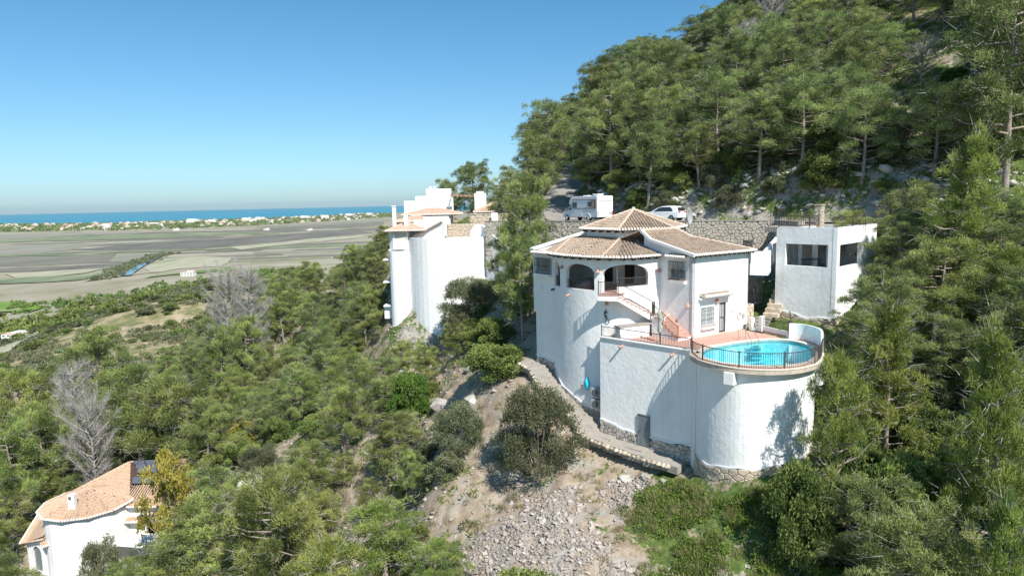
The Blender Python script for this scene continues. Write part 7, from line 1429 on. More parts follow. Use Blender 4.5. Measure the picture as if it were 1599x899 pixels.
 ('S3',-34.4,79.8,1.02,4.4,7,1.01), ('B1',-24.3,111.3,0.79,5.6,7,1.01), ('S2',-22.6,113.8,0.83,3.0,7,0.91), ('S2',-40.5,89.7,0.93,1.7,7,1.08),
 ('S1',-21.2,68.5,1.06,6.2,7,1.0), ('S3',-32.7,59.4,0.7,5.2,7,1.0), ('S1',-35.6,86.1,1.21,2.9,7,0.91), ('S3',-29.2,70.4,0.92,2.6,7,1.14),
 ('O2',-3.8,81.0,0.76,2.1,7,0.95), ('S1',-24.6,116.2,1.06,1.4,7,1.1), ('S3',-19.2,96.2,1.12,3.8,7,1.01), ('S2',-61.4,74.1,0.96,1.2,7,1.05),
 ('B2',-69.8,87.0,0.86,4.0,7,1.09), ('S1',-36.3,72.2,1.15,3.7,7,0.91), ('S3',-27.4,68.7,0.72,0.3,7,1.14), ('B1',-38.6,81.3,0.64,4.5,7,0.93),
 ('S2',-7.6,54.8,1.05,5.1,7,1.02), ('O2',-31.4,91.6,0.62,2.3,7,0.98), ('O2',-58.6,89.0,1.24,1.5,7,1.01), ('O2',-28.8,57.5,0.66,1.5,7,1.1),
 ('O2',-10.2,69.3,0.61,1.3,7,0.98), ('S1',-22.6,55.0,0.65,4.7,7,1.08), ('S1',-66.3,80.0,0.63,0.4,7,1.02), ('B1',-26.3,73.5,0.83,2.2,7,1.13),
 ('O2',-54.7,111.9,0.83,0.6,7,1.13), ('O2',-31.3,78.7,0.94,3.5,7,1.04), ('B2',-33.2,74.6,0.83,2.4,7,1.09), ('S2',-59.3,108.1,1.2,0.1,7,0.99),
 ('S2',-30.4,81.0,0.78,1.4,7,1.06), ('B1',-51.0,105.6,0.88,0.7,7,0.99), ('S2',-56.9,95.3,0.68,4.8,7,1.0), ('B2',-23.9,60.7,1.0,1.8,7,1.05),
 ('S1',-26.7,124.7,0.77,5.5,7,1.0), ('S2',0.5,80.0,0.75,6.1,7,1.07), ('S1',-6.6,43.4,0.62,1.6,7,1.06), ('B2',-59.9,97.4,0.82,2.0,7,1.06),
 ('S1',-17.3,52.9,0.73,5.5,7,1.05), ('S3',-71.7,95.2,1.24,2.3,7,0.94), ('S3',-49.9,59.4,0.75,2.2,7,1.04), ('S1',-50.1,111.8,1.19,0.8,7,1.01),
 ('S1',-45.4,78.1,1.2,0.6,7,1.03), ('B1',-57.9,121.3,1.13,1.6,7,1.12), ('S2',-31.6,118.5,0.86,5.3,7,1.07), ('S2',-55.7,105.4,0.64,2.5,7,1.0),
 ('S1',-42.8,94.7,0.63,5.0,7,0.93), ('S2',-49.7,124.2,0.79,1.7,7,1.08), ('S1',-6.5,40.6,0.71,4.4,7,0.95), ('O2',-49.2,121.7,0.83,3.5,7,0.95),
 ('S1',-54.8,86.9,1.06,3.2,7,1.02), ('O2',-63.6,82.4,0.72,3.2,7,1.02), ('O2',-56.8,117.7,0.63,2.0,7,1.02), ('S2',-65.7,123.3,0.81,3.0,7,1.1),
 ('S2',-37.9,98.4,0.89,0.3,7,1.12), ('B1',0.3,32.2,1.23,1.3,7,1.14), ('S1',-4.3,71.2,0.75,0.4,7,0.92), ('S2',-23.3,91.4,0.73,5.7,7,1.08),
 ('S3',-34.3,66.4,0.99,2.6,7,1.1), ('B2',-28.4,122.5,1.19,5.3,7,1.15), ('S1',-32.3,114.8,0.75,4.6,7,1.05), ('B1',-1.9,62.6,0.88,1.4,7,1.09),
 ('S2',-26.1,94.5,0.89,6.0,7,1.01), ('B1',-61.2,86.6,0.83,1.1,7,1.1), ('S2',-24.5,79.7,0.99,4.9,7,1.01), ('S1',-23.6,103.4,1.14,5.5,7,0.92),
 ('S2',-52.7,110.5,0.72,0.6,7,0.95), ('O2',-50.1,91.5,0.63,2.7,7,1.05), ('S1',-19.4,72.6,0.67,0.9,7,1.13), ('B2',-21.3,97.3,0.87,2.5,7,1.14),
 ('S1',3.2,70.5,0.77,5.9,7,1.01), ('S1',-67.5,102.4,0.86,0.5,7,0.95), ('B2',-63.1,114.7,0.64,1.5,7,0.95), ('S1',-51.0,103.2,1.22,2.3,7,1.0),
 ('B2',-49.5,114.4,0.84,2.2,7,0.97), ('S2',-52.5,84.6,0.84,0.3,7,0.99), ('S2',-34.4,102.8,0.72,5.0,7,1.14), ('O2',-47.5,111.4,0.94,3.0,7,0.96),
 ('S3',-28.0,78.6,0.7,4.5,7,0.97), ('S1',-65.7,108.9,0.79,1.6,7,1.12), ('S1',-62.9,111.3,0.64,0.5,7,1.08), ('B2',-11.0,43.9,0.78,4.5,7,0.98),
 ('S3',-56.7,69.6,0.68,2.4,7,1.13), ('B1',-51.2,64.0,0.65,4.9,7,1.05), ('B2',-27.2,65.3,0.64,0.2,7,1.02), ('O2',-63.6,100.1,0.99,5.2,7,0.92),
 ('O2',-42.0,79.7,0.8,2.3,7,1.07), ('S2',-23.9,121.4,0.87,1.0,7,0.92), ('S1',-36.1,103.6,1.12,5.4,7,1.11), ('B2',-34.4,115.4,1.08,0.5,7,1.05),
 ('S3',-3.8,66.4,0.85,3.5,7,0.96), ('S2',-26.6,57.4,0.77,3.8,7,1.01), ('O2',-25.9,66.6,0.9,5.0,7,0.92), ('O2',-47.2,102.6,1.16,5.1,7,0.95),
 ('S2',-17.5,85.6,0.6,0.0,7,0.93), ('S3',-42.6,116.2,0.79,4.0,7,1.07), ('S3',-34.0,105.7,0.93,4.6,7,1.1), ('B2',-63.3,124.0,0.99,4.5,7,0.99),
 ('S2',-31.7,69.4,1.14,2.0,7,1.11), ('S3',-26.4,103.3,0.74,0.2,7,1.1), ('P8',-27.7,94.7,0.84,0.2,8,0.93), ('P3',-49.1,149.3,0.9,3.3,8,1.14),
 ('P8',-52.9,102.5,0.81,4.0,8,1.11), ('P8',-26.7,120.3,0.73,3.5,8,1.0), ('P4',-55.0,114.4,0.72,4.9,8,1.08), ('P1',-22.5,100.9,0.79,0.3,8,0.94),
 ('P8',-44.7,143.8,0.8,1.3,8,1.04), ('P4',-26.8,92.4,0.92,2.6,8,1.11), ('P1',-39.6,116.5,0.92,0.5,8,1.14), ('P8',-26.9,146.9,0.84,1.3,8,0.92),
 ('P1',-17.3,138.9,0.9,4.3,8,1.03), ('P4',-21.6,104.8,0.74,0.2,8,1.03), ('P3',-43.3,126.3,0.85,1.5,8,1.01), ('P3',-41.2,108.5,0.84,6.0,8,1.09),
 ('P1',-28.7,87.2,0.85,4.5,8,1.04), ('P1',-19.2,87.6,0.84,4.3,8,1.11), ('P4',-30.2,142.1,0.73,1.9,8,0.92), ('P1',-39.0,147.0,0.78,2.5,8,1.03),
 ('P4',-25.0,89.8,0.75,0.2,8,0.93), ('P3',-34.2,145.1,0.75,5.2,8,0.92), ('P8',-44.8,133.3,0.91,4.1,8,0.97), ('P1',-27.4,138.8,0.93,2.8,8,1.11),
 ('P8',-20.9,124.5,0.84,3.6,8,0.91), ('P4',-30.3,102.3,0.84,3.8,8,1.06), ('P1',-25.0,130.5,0.9,0.5,8,0.93), ('P1',-35.8,97.5,0.72,3.5,8,1.1),
 ('P3',-26.6,109.4,0.72,1.3,8,1.13), ('P1',-41.7,135.6,0.87,4.4,8,0.92), ('P1',-50.9,127.1,0.76,3.2,8,0.91), ('P1',-41.4,95.4,0.81,4.0,8,1.09),
 ('P1',-46.3,90.7,0.76,0.2,8,1.1), ('P4',-58.3,142.1,0.83,5.4,8,1.09), ('P8',-37.3,144.2,0.88,5.6,8,1.04), ('P1',-20.5,147.7,0.75,2.1,8,0.95),
 ('P7',1.4,98.6,0.53,1.2,9,1.11), ('P6',0.6,113.0,0.57,1.8,9,1.0), ('S1',-2.7,104.7,0.65,2.2,9,1.0), ('P4',3.3,88.3,0.49,4.8,9,0.98),
 ('P4',0.6,125.0,0.59,1.2,9,0.92), ('P7',1.3,116.7,0.55,3.3,9,0.96), ('P6',-0.1,134.5,0.65,1.1,9,1.08), ('S1',-13.6,125.6,0.57,0.4,9,1.01),
 ('S1',-0.6,115.5,0.65,3.1,9,0.95), ('S1',3.8,133.9,0.48,2.4,9,1.04), ('S1',1.7,97.1,0.48,5.2,9,0.96), ('P4',-1.1,98.8,0.6,0.0,9,0.9),
 ('S1',-0.1,129.8,0.48,0.5,9,1.12), ('S1',-1.3,127.4,0.4,3.5,9,1.13), ('P6',3.7,122.9,0.52,6.1,9,1.14), ('P7',-13.7,127.3,0.64,0.9,9,1.01),
 ('P3',-131.5,230.0,0.83,3.4,10,1.01), ('O2',-128.8,324.7,0.95,3.4,10,1.12), ('O2',-91.6,130.6,0.83,2.3,10,0.92), ('P8',-107.8,245.8,0.81,4.1,10,1.07),
 ('P8',-83.5,298.9,0.75,0.4,10,0.99), ('B1',-114.0,286.0,0.71,0.6,10,1.1), ('P3',-141.5,244.5,1.06,2.3,10,0.92), ('P8',-141.3,276.3,0.76,4.4,10,1.04),
 ('P1',-72.8,224.9,1.0,5.6,10,0.97), ('O2',-69.2,239.1,0.85,3.1,10,0.91), ('P1',-78.4,293.9,0.99,4.0,10,0.93), ('O2',-122.0,189.5,0.77,6.0,10,1.05),
 ('P1',-84.4,161.9,0.76,5.4,10,1.0), ('B1',-138.4,298.1,0.76,3.2,10,0.94), ('B1',-90.1,272.3,0.87,0.2,10,1.03), ('P8',-149.7,244.3,1.03,3.6,10,1.03),
 ('O2',-88.8,227.6,1.02,1.3,10,0.95), ('P1',-134.0,244.1,0.72,5.7,10,1.11), ('P8',-125.9,278.3,0.88,3.2,10,1.04), ('B1',-90.4,235.6,0.9,0.2,10,1.03),
 ('P3',-122.1,252.3,0.71,0.4,10,0.92), ('P3',-68.0,263.7,0.84,5.7,10,0.91), ('P8',-108.4,241.5,0.75,4.5,10,0.93), ('P8',-148.7,322.4,0.89,1.9,10,1.12),
 ('P3',-126.4,181.2,0.91,6.1,10,1.14), ('P1',-80.6,193.5,0.95,4.2,10,0.94), ('P1',-50.0,80.4,0.83,2.5,11,0.91), ('P3',-54.3,78.7,1.03,2.8,11,0.97),
 ('P8',-55.6,71.1,0.99,2.0,11,0.96), ('P3',-38.0,54.1,0.84,5.9,11,1.01), ('P3',-37.7,83.9,0.84,6.0,11,1.15), ('P8',-52.4,87.8,1.08,2.9,11,1.02),
 ('P1',-33.1,70.9,1.08,4.8,11,1.08), ('P4',-51.5,78.2,0.98,0.2,11,1.12), ('P4',-53.9,63.0,1.0,3.1,11,1.06), ('P8',-48.4,55.4,0.9,2.4,11,0.98),
 ('P8',-53.2,80.9,0.82,1.7,11,1.12), ('P8',-59.6,84.0,1.09,3.9,11,1.11), ('P1',-43.2,84.8,0.84,3.4,11,1.0), ('P4',-44.5,54.5,1.04,1.0,11,1.06),
]
# ---------------------------------------------------------------- plants: prototypes
def foliage(puffs, n_per, L_, w_, seed, up=.35, flat=.75, shell=.55, jit=.7, tri=True, tintvar=.55):
    """a cloud of small pointed leaves round each puff (x, y, z, r)"""
    g = np.random.default_rng(seed); P = np.array(puffs, float); k = len(P); cnt = np.maximum(8, (n_per * (P[:, 3] / P[:, 3].mean()) ** 2).astype(int)); idx = np.repeat(np.arange(k), cnt); n = len(idx)
    d = g.normal(size=(n, 3)); d /= np.linalg.norm(d, axis=1)[:, None]; d[:, 2] = np.where(d[:, 2] < -.35, -d[:, 2] * .6, d[:, 2])
    rad = (shell + (1 - shell) * g.random(n)) * P[idx, 3]; rad *= 1 + .25 * np.sin(d[:, 0] * 5 + idx) * np.cos(d[:, 1] * 6 + idx * 2.1)
    off = d * rad[:, None]; off[:, 2] *= flat; c = P[idx, :3] + off
    a = d + g.normal(size=(n, 3)) * jit; a[:, 2] += up; a /= np.linalg.norm(a, axis=1)[:, None]
    s = np.cross(a, g.normal(size=(n, 3))); s /= np.linalg.norm(s, axis=1)[:, None]
    L = L_ * g.uniform(.6, 1.25, n)[:, None]; w = w_ * g.uniform(.7, 1.3, n)[:, None]
    pt = g.random(k); t = pt[idx] * tintvar + (1 - tintvar) * .5 + g.normal(size=n) * .13 + .12 * d[:, 2]  # last term puts faint shading into the tint: lighter on top, darker below
    if tri: V = np.stack([c - s * w, c + s * w, c + a * L], 1).reshape(-1, 3); F = np.arange(3 * n).reshape(-1, 3); T = np.repeat(t, 3)
    else: V = np.stack([c, c + a * L * .5 + s * w, c + a * L, c + a * L * .5 - s * w], 1).reshape(-1, 3); F = np.arange(4 * n).reshape(-1, 4); T = np.repeat(t, 4)
    return V, F, np.clip(T, 0, 1)
PROTO = {}; TWIG = {}
def reg(name, thing_name, trunk, crown_parts, mats):
    PROTO[name] = (thing_name, trunk, crown_parts, mats)
def mesh_of(mb, name, m, smooth=True):
    me = bpy.data.meshes.new(name); me.from_pydata(mb.v, [], mb.f); me.materials.append(m)
    if smooth: me.polygons.foreach_set('use_smooth', [True] * len(me.polygons))
    return me
def pine_proto(key, h, R, seed, m, base=.26, nb=34, npuff=4, n_per=250, L=.175, w=.022, lean=.4, top='round', pr=.54, bare=0):
    r = random.Random(seed); t = MB(); lx, ly = r.uniform(-lean, lean), r.uniform(-lean, lean)
    def axis(z): q = z / h; return Vector((lx * q * q + .12 * math.sin(q * 5 + seed), ly * q * q + .12 * math.cos(q * 4 + seed), z))
    t.tube([axis(h * k / 8) for k in range(9)], [.19 * h / 8 * (1 - .85 * k / 8) for k in range(9)], 7); puffs = []
    for i in range(nb):
        q = (i + .5) / nb; z = h * (base + (1 - base) * q ** .9); 
        if top == 'round': rr = R * math.sqrt(max(.05, 1 - ((q - .35) / .72) ** 2)) * r.uniform(.65, 1.1)
        else: rr = R * (1.02 - q) ** .75 * r.uniform(.7, 1.1)
        a = i * 2.4 + r.uniform(-.5, .5); b = axis(z * .93); up_ = rr * r.uniform(.05, .45); e = b + Vector((math.cos(a) * rr, math.sin(a) * rr, up_))
        mid = b.lerp(e, .55) + Vector((0, 0, -.08 * rr)); t.tube([b, mid, e], [.05, .035, .012], 4, cap=False)
        for j in range(npuff): f_ = .38 + .64 * (j + 1) / npuff * r.uniform(.85, 1.08); p = b.lerp(e, f_) + Vector((r.gauss(0, .34), r.gauss(0, .34), r.gauss(.1, .26))); puffs.append((*p, pr * r.uniform(.7, 1.25)))
    puffs.append((*axis(h), pr * .9)); puffs.append((*axis(h * .93), pr))
    for k in range(bare): z = h * r.uniform(.15, base); a = r.uniform(0, 6.28); b = axis(z); t.tube([b, b + Vector((math.cos(a) * R * .5, math.sin(a) * R * .5, r.uniform(-.3, .3)))], [.03, .008], 4, cap=False)
    V, F, T = foliage(puffs, n_per, L, w, seed, up=.5, flat=.92, tintvar=.85)
    g2 = np.random.default_rng(seed + 500); Pp = np.array(puffs)[:, :3]; nt_ = 900; k_ = g2.integers(0, len(Pp), nt_); b0 = Pp[k_] + g2.normal(size=(nt_, 3)) * .3; ax_ = np.stack([lx * (b0[:, 2] / h) ** 2, ly * (b0[:, 2] / h) ** 2, b0[:, 2] * .93], 1); dd_ = b0 - ax_; dd_ /= np.linalg.norm(dd_, axis=1)[:, None] + 1e-6; dd_ += g2.normal(size=(nt_, 3)) * .35; s_ = np.cross(dd_, g2.normal(size=(nt_, 3))); s_ /= np.linalg.norm(s_, axis=1)[:, None]
    TV = np.stack([b0 - s_ * .012, b0 + s_ * .012, b0 + dd_ * g2.uniform(.3, .8, nt_)[:, None]], 1).reshape(-1, 3); TWIG[key] = raw_mesh('twigs', TV, np.arange(3 * nt_).reshape(-1, 3), None, [M['dead']])
    reg(key, 'pine_tree', mesh_of(t, 'trunk', M['bark']), raw_mesh('crown', V, F, T, [m]), m)
def bush_proto(key, R, h, seed, m, n=26, n_per=300, L=.13, w=.045, name='shrub', pr=.45, trunk=True, tri=False, up=.2):
    r = random.Random(seed); t = MB(); puffs = []
    for i in range(n):
        a = i * 2.4 + r.random(); q = math.sqrt(r.random()); z = h * (.10 + .88 * r.random() ** .8); lim = math.sqrt(max(.04, 1 - ((z / h - .42) / .62) ** 2)); x, y = math.cos(a) * R * q * lim, math.sin(a) * R * q * lim
        puffs.append((x, y, z, pr * R / 1.6 * r.uniform(.75, 1.3))); 
        if i % 2 == 0: t.tube([(0, 0, -.2), (x * .4, y * .4, z * .45), (x, y, z)], [.05 * R / 2, .03 * R / 2, .008], 4, cap=False)
    V, F, T = foliage(puffs, n_per, L, w, seed, up=up, flat=.9, tri=tri); reg(key, name, mesh_of(t, 'trunk', M['bark']), raw_mesh('crown', V, F, T, [m]), m)
def dead_proto(key, h, R, seed, n=46, tw=115, spread=.5):
    r = random.Random(seed); t = MB(); g = np.random.default_rng(seed)
    t.tube([(0.1 * math.sin(k), .1 * math.cos(k), h * k / 8) for k in range(9)], [.16 * (1 - .85 * k / 8) for k in range(9)], 6); A, B = [], []
    for i in range(n):
        q = (i + .5) / n; z = h * (.25 + .72 * q); a = i * 2.4; rr = R * (1.15 - abs(q - .45) * 1.1) * r.uniform(.5, 1.2); b = Vector((0, 0, z)); e = b + Vector((math.cos(a) * rr, math.sin(a) * rr, rr * spread * r.uniform(.5, 1.3)))
        t.tube([b, b.lerp(e, .5) + Vector((0, 0, -.05)), e], [.045, .03, .012], 4, cap=False)
        for j in range(tw): f_ = r.uniform(.25, 1); p = b.lerp(e, f_); d = (e - b).normalized() * .6 + Vector((r.gauss(0, .5), r.gauss(0, .5), r.gauss(.35, .45))); A.append(p[:]); B.append((p + d.normalized() * r.uniform(.4, 1.1))[:])
    A, B = np.array(A), np.array(B); s = np.cross(B - A, g.normal(size=A.shape)); s /= np.linalg.norm(s, axis=1)[:, None]; V = np.stack([A - s * .009, A + s * .009, B], 1).reshape(-1, 3); F = np.arange(len(V)).reshape(-1, 3)
    reg(key, 'dead_tree', mesh_of(t, 'trunk', M['dead']), raw_mesh('twigs', V, F, None, [M['dead']]), M['dead'])
pine_proto('P1', 8.0, 3.1, 1, M['pine'])
pine_proto('P2', 8.6, 2.7, 2, M['pine'], base=.3, nb=30, lean=.9, bare=5)
pine_proto('P3', 7.2, 3.4, 3, M['pine'], base=.3, nb=38)
pine_proto('P4', 9.5, 3.2, 4, M['pine3'], base=.2, nb=40, bare=3)
pine_proto('P5', 8.2, 2.9, 5, M['pine3'], base=.36, nb=30, lean=1.1, bare=6)
pine_proto('P6', 9.0, 3.5, 6, M['pine3'], base=.24, nb=42)
pine_proto('P7', 8.0, 3.0, 16, M['pine3'], base=.22, nb=28, lean=.6, pr=.58, n_per=230)
pine_proto('P8', 7.4, 2.8, 17, M['pine'], base=.2, nb=28, lean=.7, pr=.55, n_per=230)
pine_proto('Y1', 8.0, 2.5, 7, M['pine2'], base=.12, nb=40, top='cone', pr=.42, n_per=190, L=.18, w=.02)
pine_proto('Y2', 9.0, 3.0, 8, M['pine2'], base=.15, nb=44, top='cone', pr=.46, n_per=200, L=.18, w=.02, lean=.8)
pine_proto('Y3', 6.5, 2.6, 9, M['pine2'], base=.2, nb=30, pr=.45, n_per=200, L=.18, w=.02, npuff=4)
bush_proto('S1', 1.6, 2.2, 21, M['shrub']); bush_proto('S2', 1.5, 1.7, 22, M['olive'], n=24); bush_proto('S3', 1.8, 2.6, 23, M['pine'], n=28, L=.2, w=.03, tri=True)
bush_proto('O1', 2.4, 4.2, 24, M['olive'], n=70, n_per=420, L=.15, w=.028, name='bushy_tree', pr=.42, tri=False)
bush_proto('O2', 2.2, 3.2, 25, M['olive'], n=55, n_per=380, L=.14, w=.03, name='bushy_tree', pr=.42)
bush_proto('B1', 2.0, 3.0, 26, M['shrub'], n=50, n_per=380, L=.15, w=.05, name='bushy_tree', pr=.42); bush_proto('B2', 1.6, 1.9, 27, M['bright'], n=34, n_per=340, L=.13, w=.05)
bush_proto('YL', 2.3, 4.0, 28, M['yellow'], n=44, n_per=150, L=.16, w=.06, name='bushy_tree', pr=.36)
dead_proto('D1', 8.5, 2.3, 31); dead_proto('D2', 7.0, 2.6, 32, spread=.9)
def plant(key, x, y, s, rz, label, cat, group=None, sz=1.0, dz=-.15, name=None):
    tn, tr, cr, m = PROTO[key]; o = empty(name or tn, (x, y, gz(x, y) + dz), label, cat, group, rz); o.scale = (s, s, s * sz)
    a = link('trunk', tr, o); b = link('twigs' if key[0] == 'D' else 'crown', cr, o)
    if key in TWIG: link('twigs', TWIG[key], o)
    return o
KIND = {'P1': 'rounded mid green pine', 'P2': 'leaning thin pine', 'P3': 'broad spreading pine', 'P4': 'dense dull pine', 'P5': 'leaning open pine', 'P6': 'wide dark green pine', 'P7': 'clumpy dull pine', 'P8': 'clumpy mid green pine', 'Y1': 'bright green conical pine', 'Y2': 'loose bright green pine', 'Y3': 'bushy bright green pine', 'S1': 'leafy green shrub', 'S2': 'low grey green shrub', 'S3': 'needle leaved shrub', 'O1': 'tall grey green tree', 'O2': 'broad grey green tree', 'B1': 'dense leafy green tree', 'B2': 'low bright green shrub', 'D1': 'bare dead tree', 'D2': 'forked dead tree', 'YL': 'yellow leaved tree'}
def where(area, x, y):
    b, z = x / y, gz(x, y); e = (z - 100) / y
    if area == 0:
        side = 'behind the motorhome' if b < .16 else 'above the main roof' if b < .28 else 'between villa and garage' if b < .42 else 'above the garage' if b < .58 else 'near the right edge'
        row = 'low on the hill' if e < .06 else 'half way up the hill' if e < .16 else 'high on the hill'
        return row + ' ' + side
    if area == 1: return ('low ' if e < -.005 else 'higher ') + 'at the hill foot ' + ('by the motorhome' if b < .2 else 'behind the roofs' if b < .38 else 'above the garage' if b < .55 else 'at far right')
    if area == 2: return 'on the open rocky slope ' + ('left of the clearing' if b < .52 else 'in the clearing' if b < .64 else 'right of the clearing')
    if area in (3, 4):
        side = 'beside the pool tower' if b < .47 else 'right of the pool' if b < .6 else 'at the right edge'
        return ('under the road wall ' if e > -.25 else ('in the thicket ' if area == 3 else 'in the undergrowth ') if e > -.42 else 'at the bottom ') + side
    if area in (5, 6, 7):
        side = 'by the left edge' if b < -.6 else 'behind the solar panel house' if b < -.42 else 'left of the gully' if b < -.28 else 'in the gully' if b < -.16 else 'below the curved wall' if b < -.06 else 'beside the rubble slope'
        return ('far up the valley ' if y > 95 else 'half way up the valley ' if y > 72 else 'lower in the valley ' if y > 54 else 'in the foreground ') + side
    if area == 8: return 'on the ridge ' + ('left end' if b < -.33 else 'at its middle' if b < -.25 else 'close to the neighbour villa')
    if area == 9: return 'by the white cube houses ' + ('on the left' if b < -.1 else 'in the middle' if b < -.05 else 'on the right')
    if area == 10: return 'on the lower slope at far left ' + ('nearer' if y < 170 else 'further off')
    return 'near the lower left house ' + ('on its left' if b < -.68 else 'behind it' if y > 67 else 'on its right')
GROUPS = ['trees on the wooded hill above the road', 'undergrowth at the foot of the wooded hill', 'undergrowth on the open rocky slope of the hill', 'trees of the thicket right of garage and pool', 'undergrowth of the thicket right of garage and pool', 'pines of the wooded valley', 'trees on the gully slope', 'undergrowth of the wooded valley', 'trees on the ridge by the neighbour villa', 'plants around the white cube houses', 'trees on the lower slope at far left', 'trees close around the lower left house']
ORD = ['first', 'second', 'third', 'fourth', 'fifth', 'sixth', 'seventh', 'eighth', 'ninth', 'tenth', 'eleventh', 'twelfth']
def cat_of(k): return 'pine tree' if k[0] == 'P' or k in ('Y1', 'Y2', 'Y3') else 'dead tree' if k[0] == 'D' else 'tree' if k in ('O1', 'O2', 'B1', 'YL') else 'shrub'
for key, x, y, s, rz, sz, words, cat in OWN: plant(key, x, y, s, rz, words, cat, None, sz)
bins = {}
for r in MORE: bins.setdefault((KIND[r[0]], where(r[5], r[1], r[2])), []).append(r)
for (kd, wh), rs in bins.items():
    rs.sort(key=lambda r: r[1] / r[2])
    for i, (key, x, y, s, rz, area, sz) in enumerate(rs):
        n = len(rs); words = kd + ' ' + wh
        if n > 1: words += ', ' + (('left one', 'right one')[i] if n == 2 else ('leftmost', 'middle one', 'rightmost')[i] if n == 3 else ORD[min(i, 11)] + ' from left')
        plant(key, x, y, s, rz, words, cat_of(key), GROUPS[area], sz)
# ---------------------------------------------------------------- loose stones, boulders, ground cover
def rock_mesh(seed, m, n=14):
    r = random.Random(seed); bm = bmesh.new()
    for _ in range(n): v = Vector((r.gauss(0, 1), r.gauss(0, 1), r.gauss(0, 1))).normalized() * r.uniform(.75, 1.1); bm.verts.new((v.x, v.y * r.uniform(.8, 1), v.z * .75))
    bmesh.ops.convex_hull(bm, input=bm.verts); bmesh.ops.delete(bm, geom=[v for v in bm.verts if not v.link_faces], context='VERTS')
    me = bpy.data.meshes.new('rock'); bm.to_mesh(me); bm.free(); me.materials.append(m); return me
ROCKM = mat('scree_stone', [(.28, .24, .21), (.40, .35, .31), (.50, .45, .40)], 1.3, .9, .5, 9, .03, rnd=.25, pos=[.33, .5, .66], coords='Object')
rocks = [rock_mesh(k, ROCKM) for k in range(8)]
def mesh_np(me): v = np.empty(len(me.vertices) * 3); me.vertices.foreach_get('co', v); return v.reshape(-1, 3), np.array([p.vertices[:] for p in me.polygons])
g = np.random.default_rng(5)
def scatter_pts(n, xr, yr, dens):
    x = g.uniform(*xr, n); y = g.uniform(*yr, n); k = g.random(n) < dens(x, y); return x[k], y[k]
# the 260 biggest stones of the rubble slope are pieces of the ground
x, y = scatter_pts(900, (-7, 14), (33, 48), lambda x, y: scree_mask(x, y) ** .7); x, y = x[:260], y[:260]; z = ground(x, y)
for a, b_, c in zip(x, y, z):
    o = link('rock', rocks[random.randrange(8)], GROUND); s = random.uniform(.12, .28); o.location = (a, b_, c + s * .25); o.scale = (s * random.uniform(.8, 1.4), s * random.uniform(.8, 1.3), s * random.uniform(.7, 1.1)); o.rotation_euler = (random.uniform(-.6, .6), random.uniform(-.6, .6), random.uniform(0, 6.28))
def rock_mass(name, x, y, smin, smax, m, sink=.2, parent=None, label=None, cat=None):
    z = ground(x, y); Vs, Fs = [], []; off = 0; base = [mesh_np(r) for r in rocks]
    for i in range(len(x)):
        v, f = base[i % 8]; s = smin + (smax - smin) * g.random() ** 2.2; a = g.uniform(0, 6.28); ca, sa = math.cos(a), math.sin(a); q = v * (s * np.array([g.uniform(.8, 1.4), 1, g.uniform(.6, 1)])); t_ = g.uniform(-.5, .5)
        q = np.stack([q[:, 0] * ca - q[:, 1] * sa, q[:, 0] * sa + q[:, 1] * ca, q[:, 2] + q[:, 0] * t_], 1) + (x[i], y[i], z[i] + s * sink); Vs.append(q); Fs.append(f + off); off += len(v)
    me = raw_mesh(name, np.concatenate(Vs), np.concatenate(Fs), None, [m]); o = link(name, me); return tag(o, label, cat, kind='stuff')
x, y = scatter_pts(42000, (-8, 15), (31, 49), lambda x, y: .9 * scree_mask(x, y) * np.clip((fbm(x / 1.3, y / 1.3, 17, 3) - .2) * 4, .25, 1)); rock_mass('rubble', x, y, .04, .17, ROCKM, label='grey broken limestone rubble spilling down the slope below the path', cat='rubble')
M['rock2'] = mat('outcrop_stone', [(.30, .28, .25), (.44, .42, .38), (.50, .47, .43), (.42, .30, .21)], 1.1, .9, .6, 5, .06, rnd=.2, pos=[.3, .46, .6, .78])
rocks_out = [rock_mesh(20 + k, M['rock2'], 22) for k in range(5)]
x, y = scatter_pts(9500, (-26, 30), (31, 84), lambda x, y: .6 * (1 - green_mask(x, y)) * (seg_d(x, y, BUILT) > 2.2) * (seg_d(x, y, ROAD) > 4) * (np.hypot(x - 24, y - 50) > 6)); rock_mass('loose_stones', x, y, .05, .26, ROCKM, label='loose pale stones scattered over the bare slope between the villas', cat='stones')
def bank_pts(n):
    out = []
    for (ax, ay), (bx, by) in zip(ROAD[:-5], ROAD[1:-4]):
        L_ = math.hypot(bx - ax, by - ay); k = int(n * L_ / 60)
        for _ in range(k): t_ = g.random(); d = g.uniform(3.3, 7.0); nx, ny = (by - ay) / L_, -(bx - ax) / L_; s = 1; px_, py_ = ax + (bx - ax) * t_, ay + (by - ay) * t_; out.append((px_ + nx * d, py_ + ny * d))
    return np.array(out)
bp_ = bank_pts(520); zz = ground(bp_[:, 0], bp_[:, 1]); bp_ = bp_[zz > 97.8]
if len(bp_): rock_mass('road_bank_rocks', bp_[:, 0], bp_[:, 1], .2, .85, M['rock2'], sink=.0, label='broken grey and rusty rock faces of the cutting above the road', cat='rocks')
x, y = bp_[:, 0], bp_[:, 1]; k = g.random(len(x)) < .6; cover_later = (x[k], y[k])
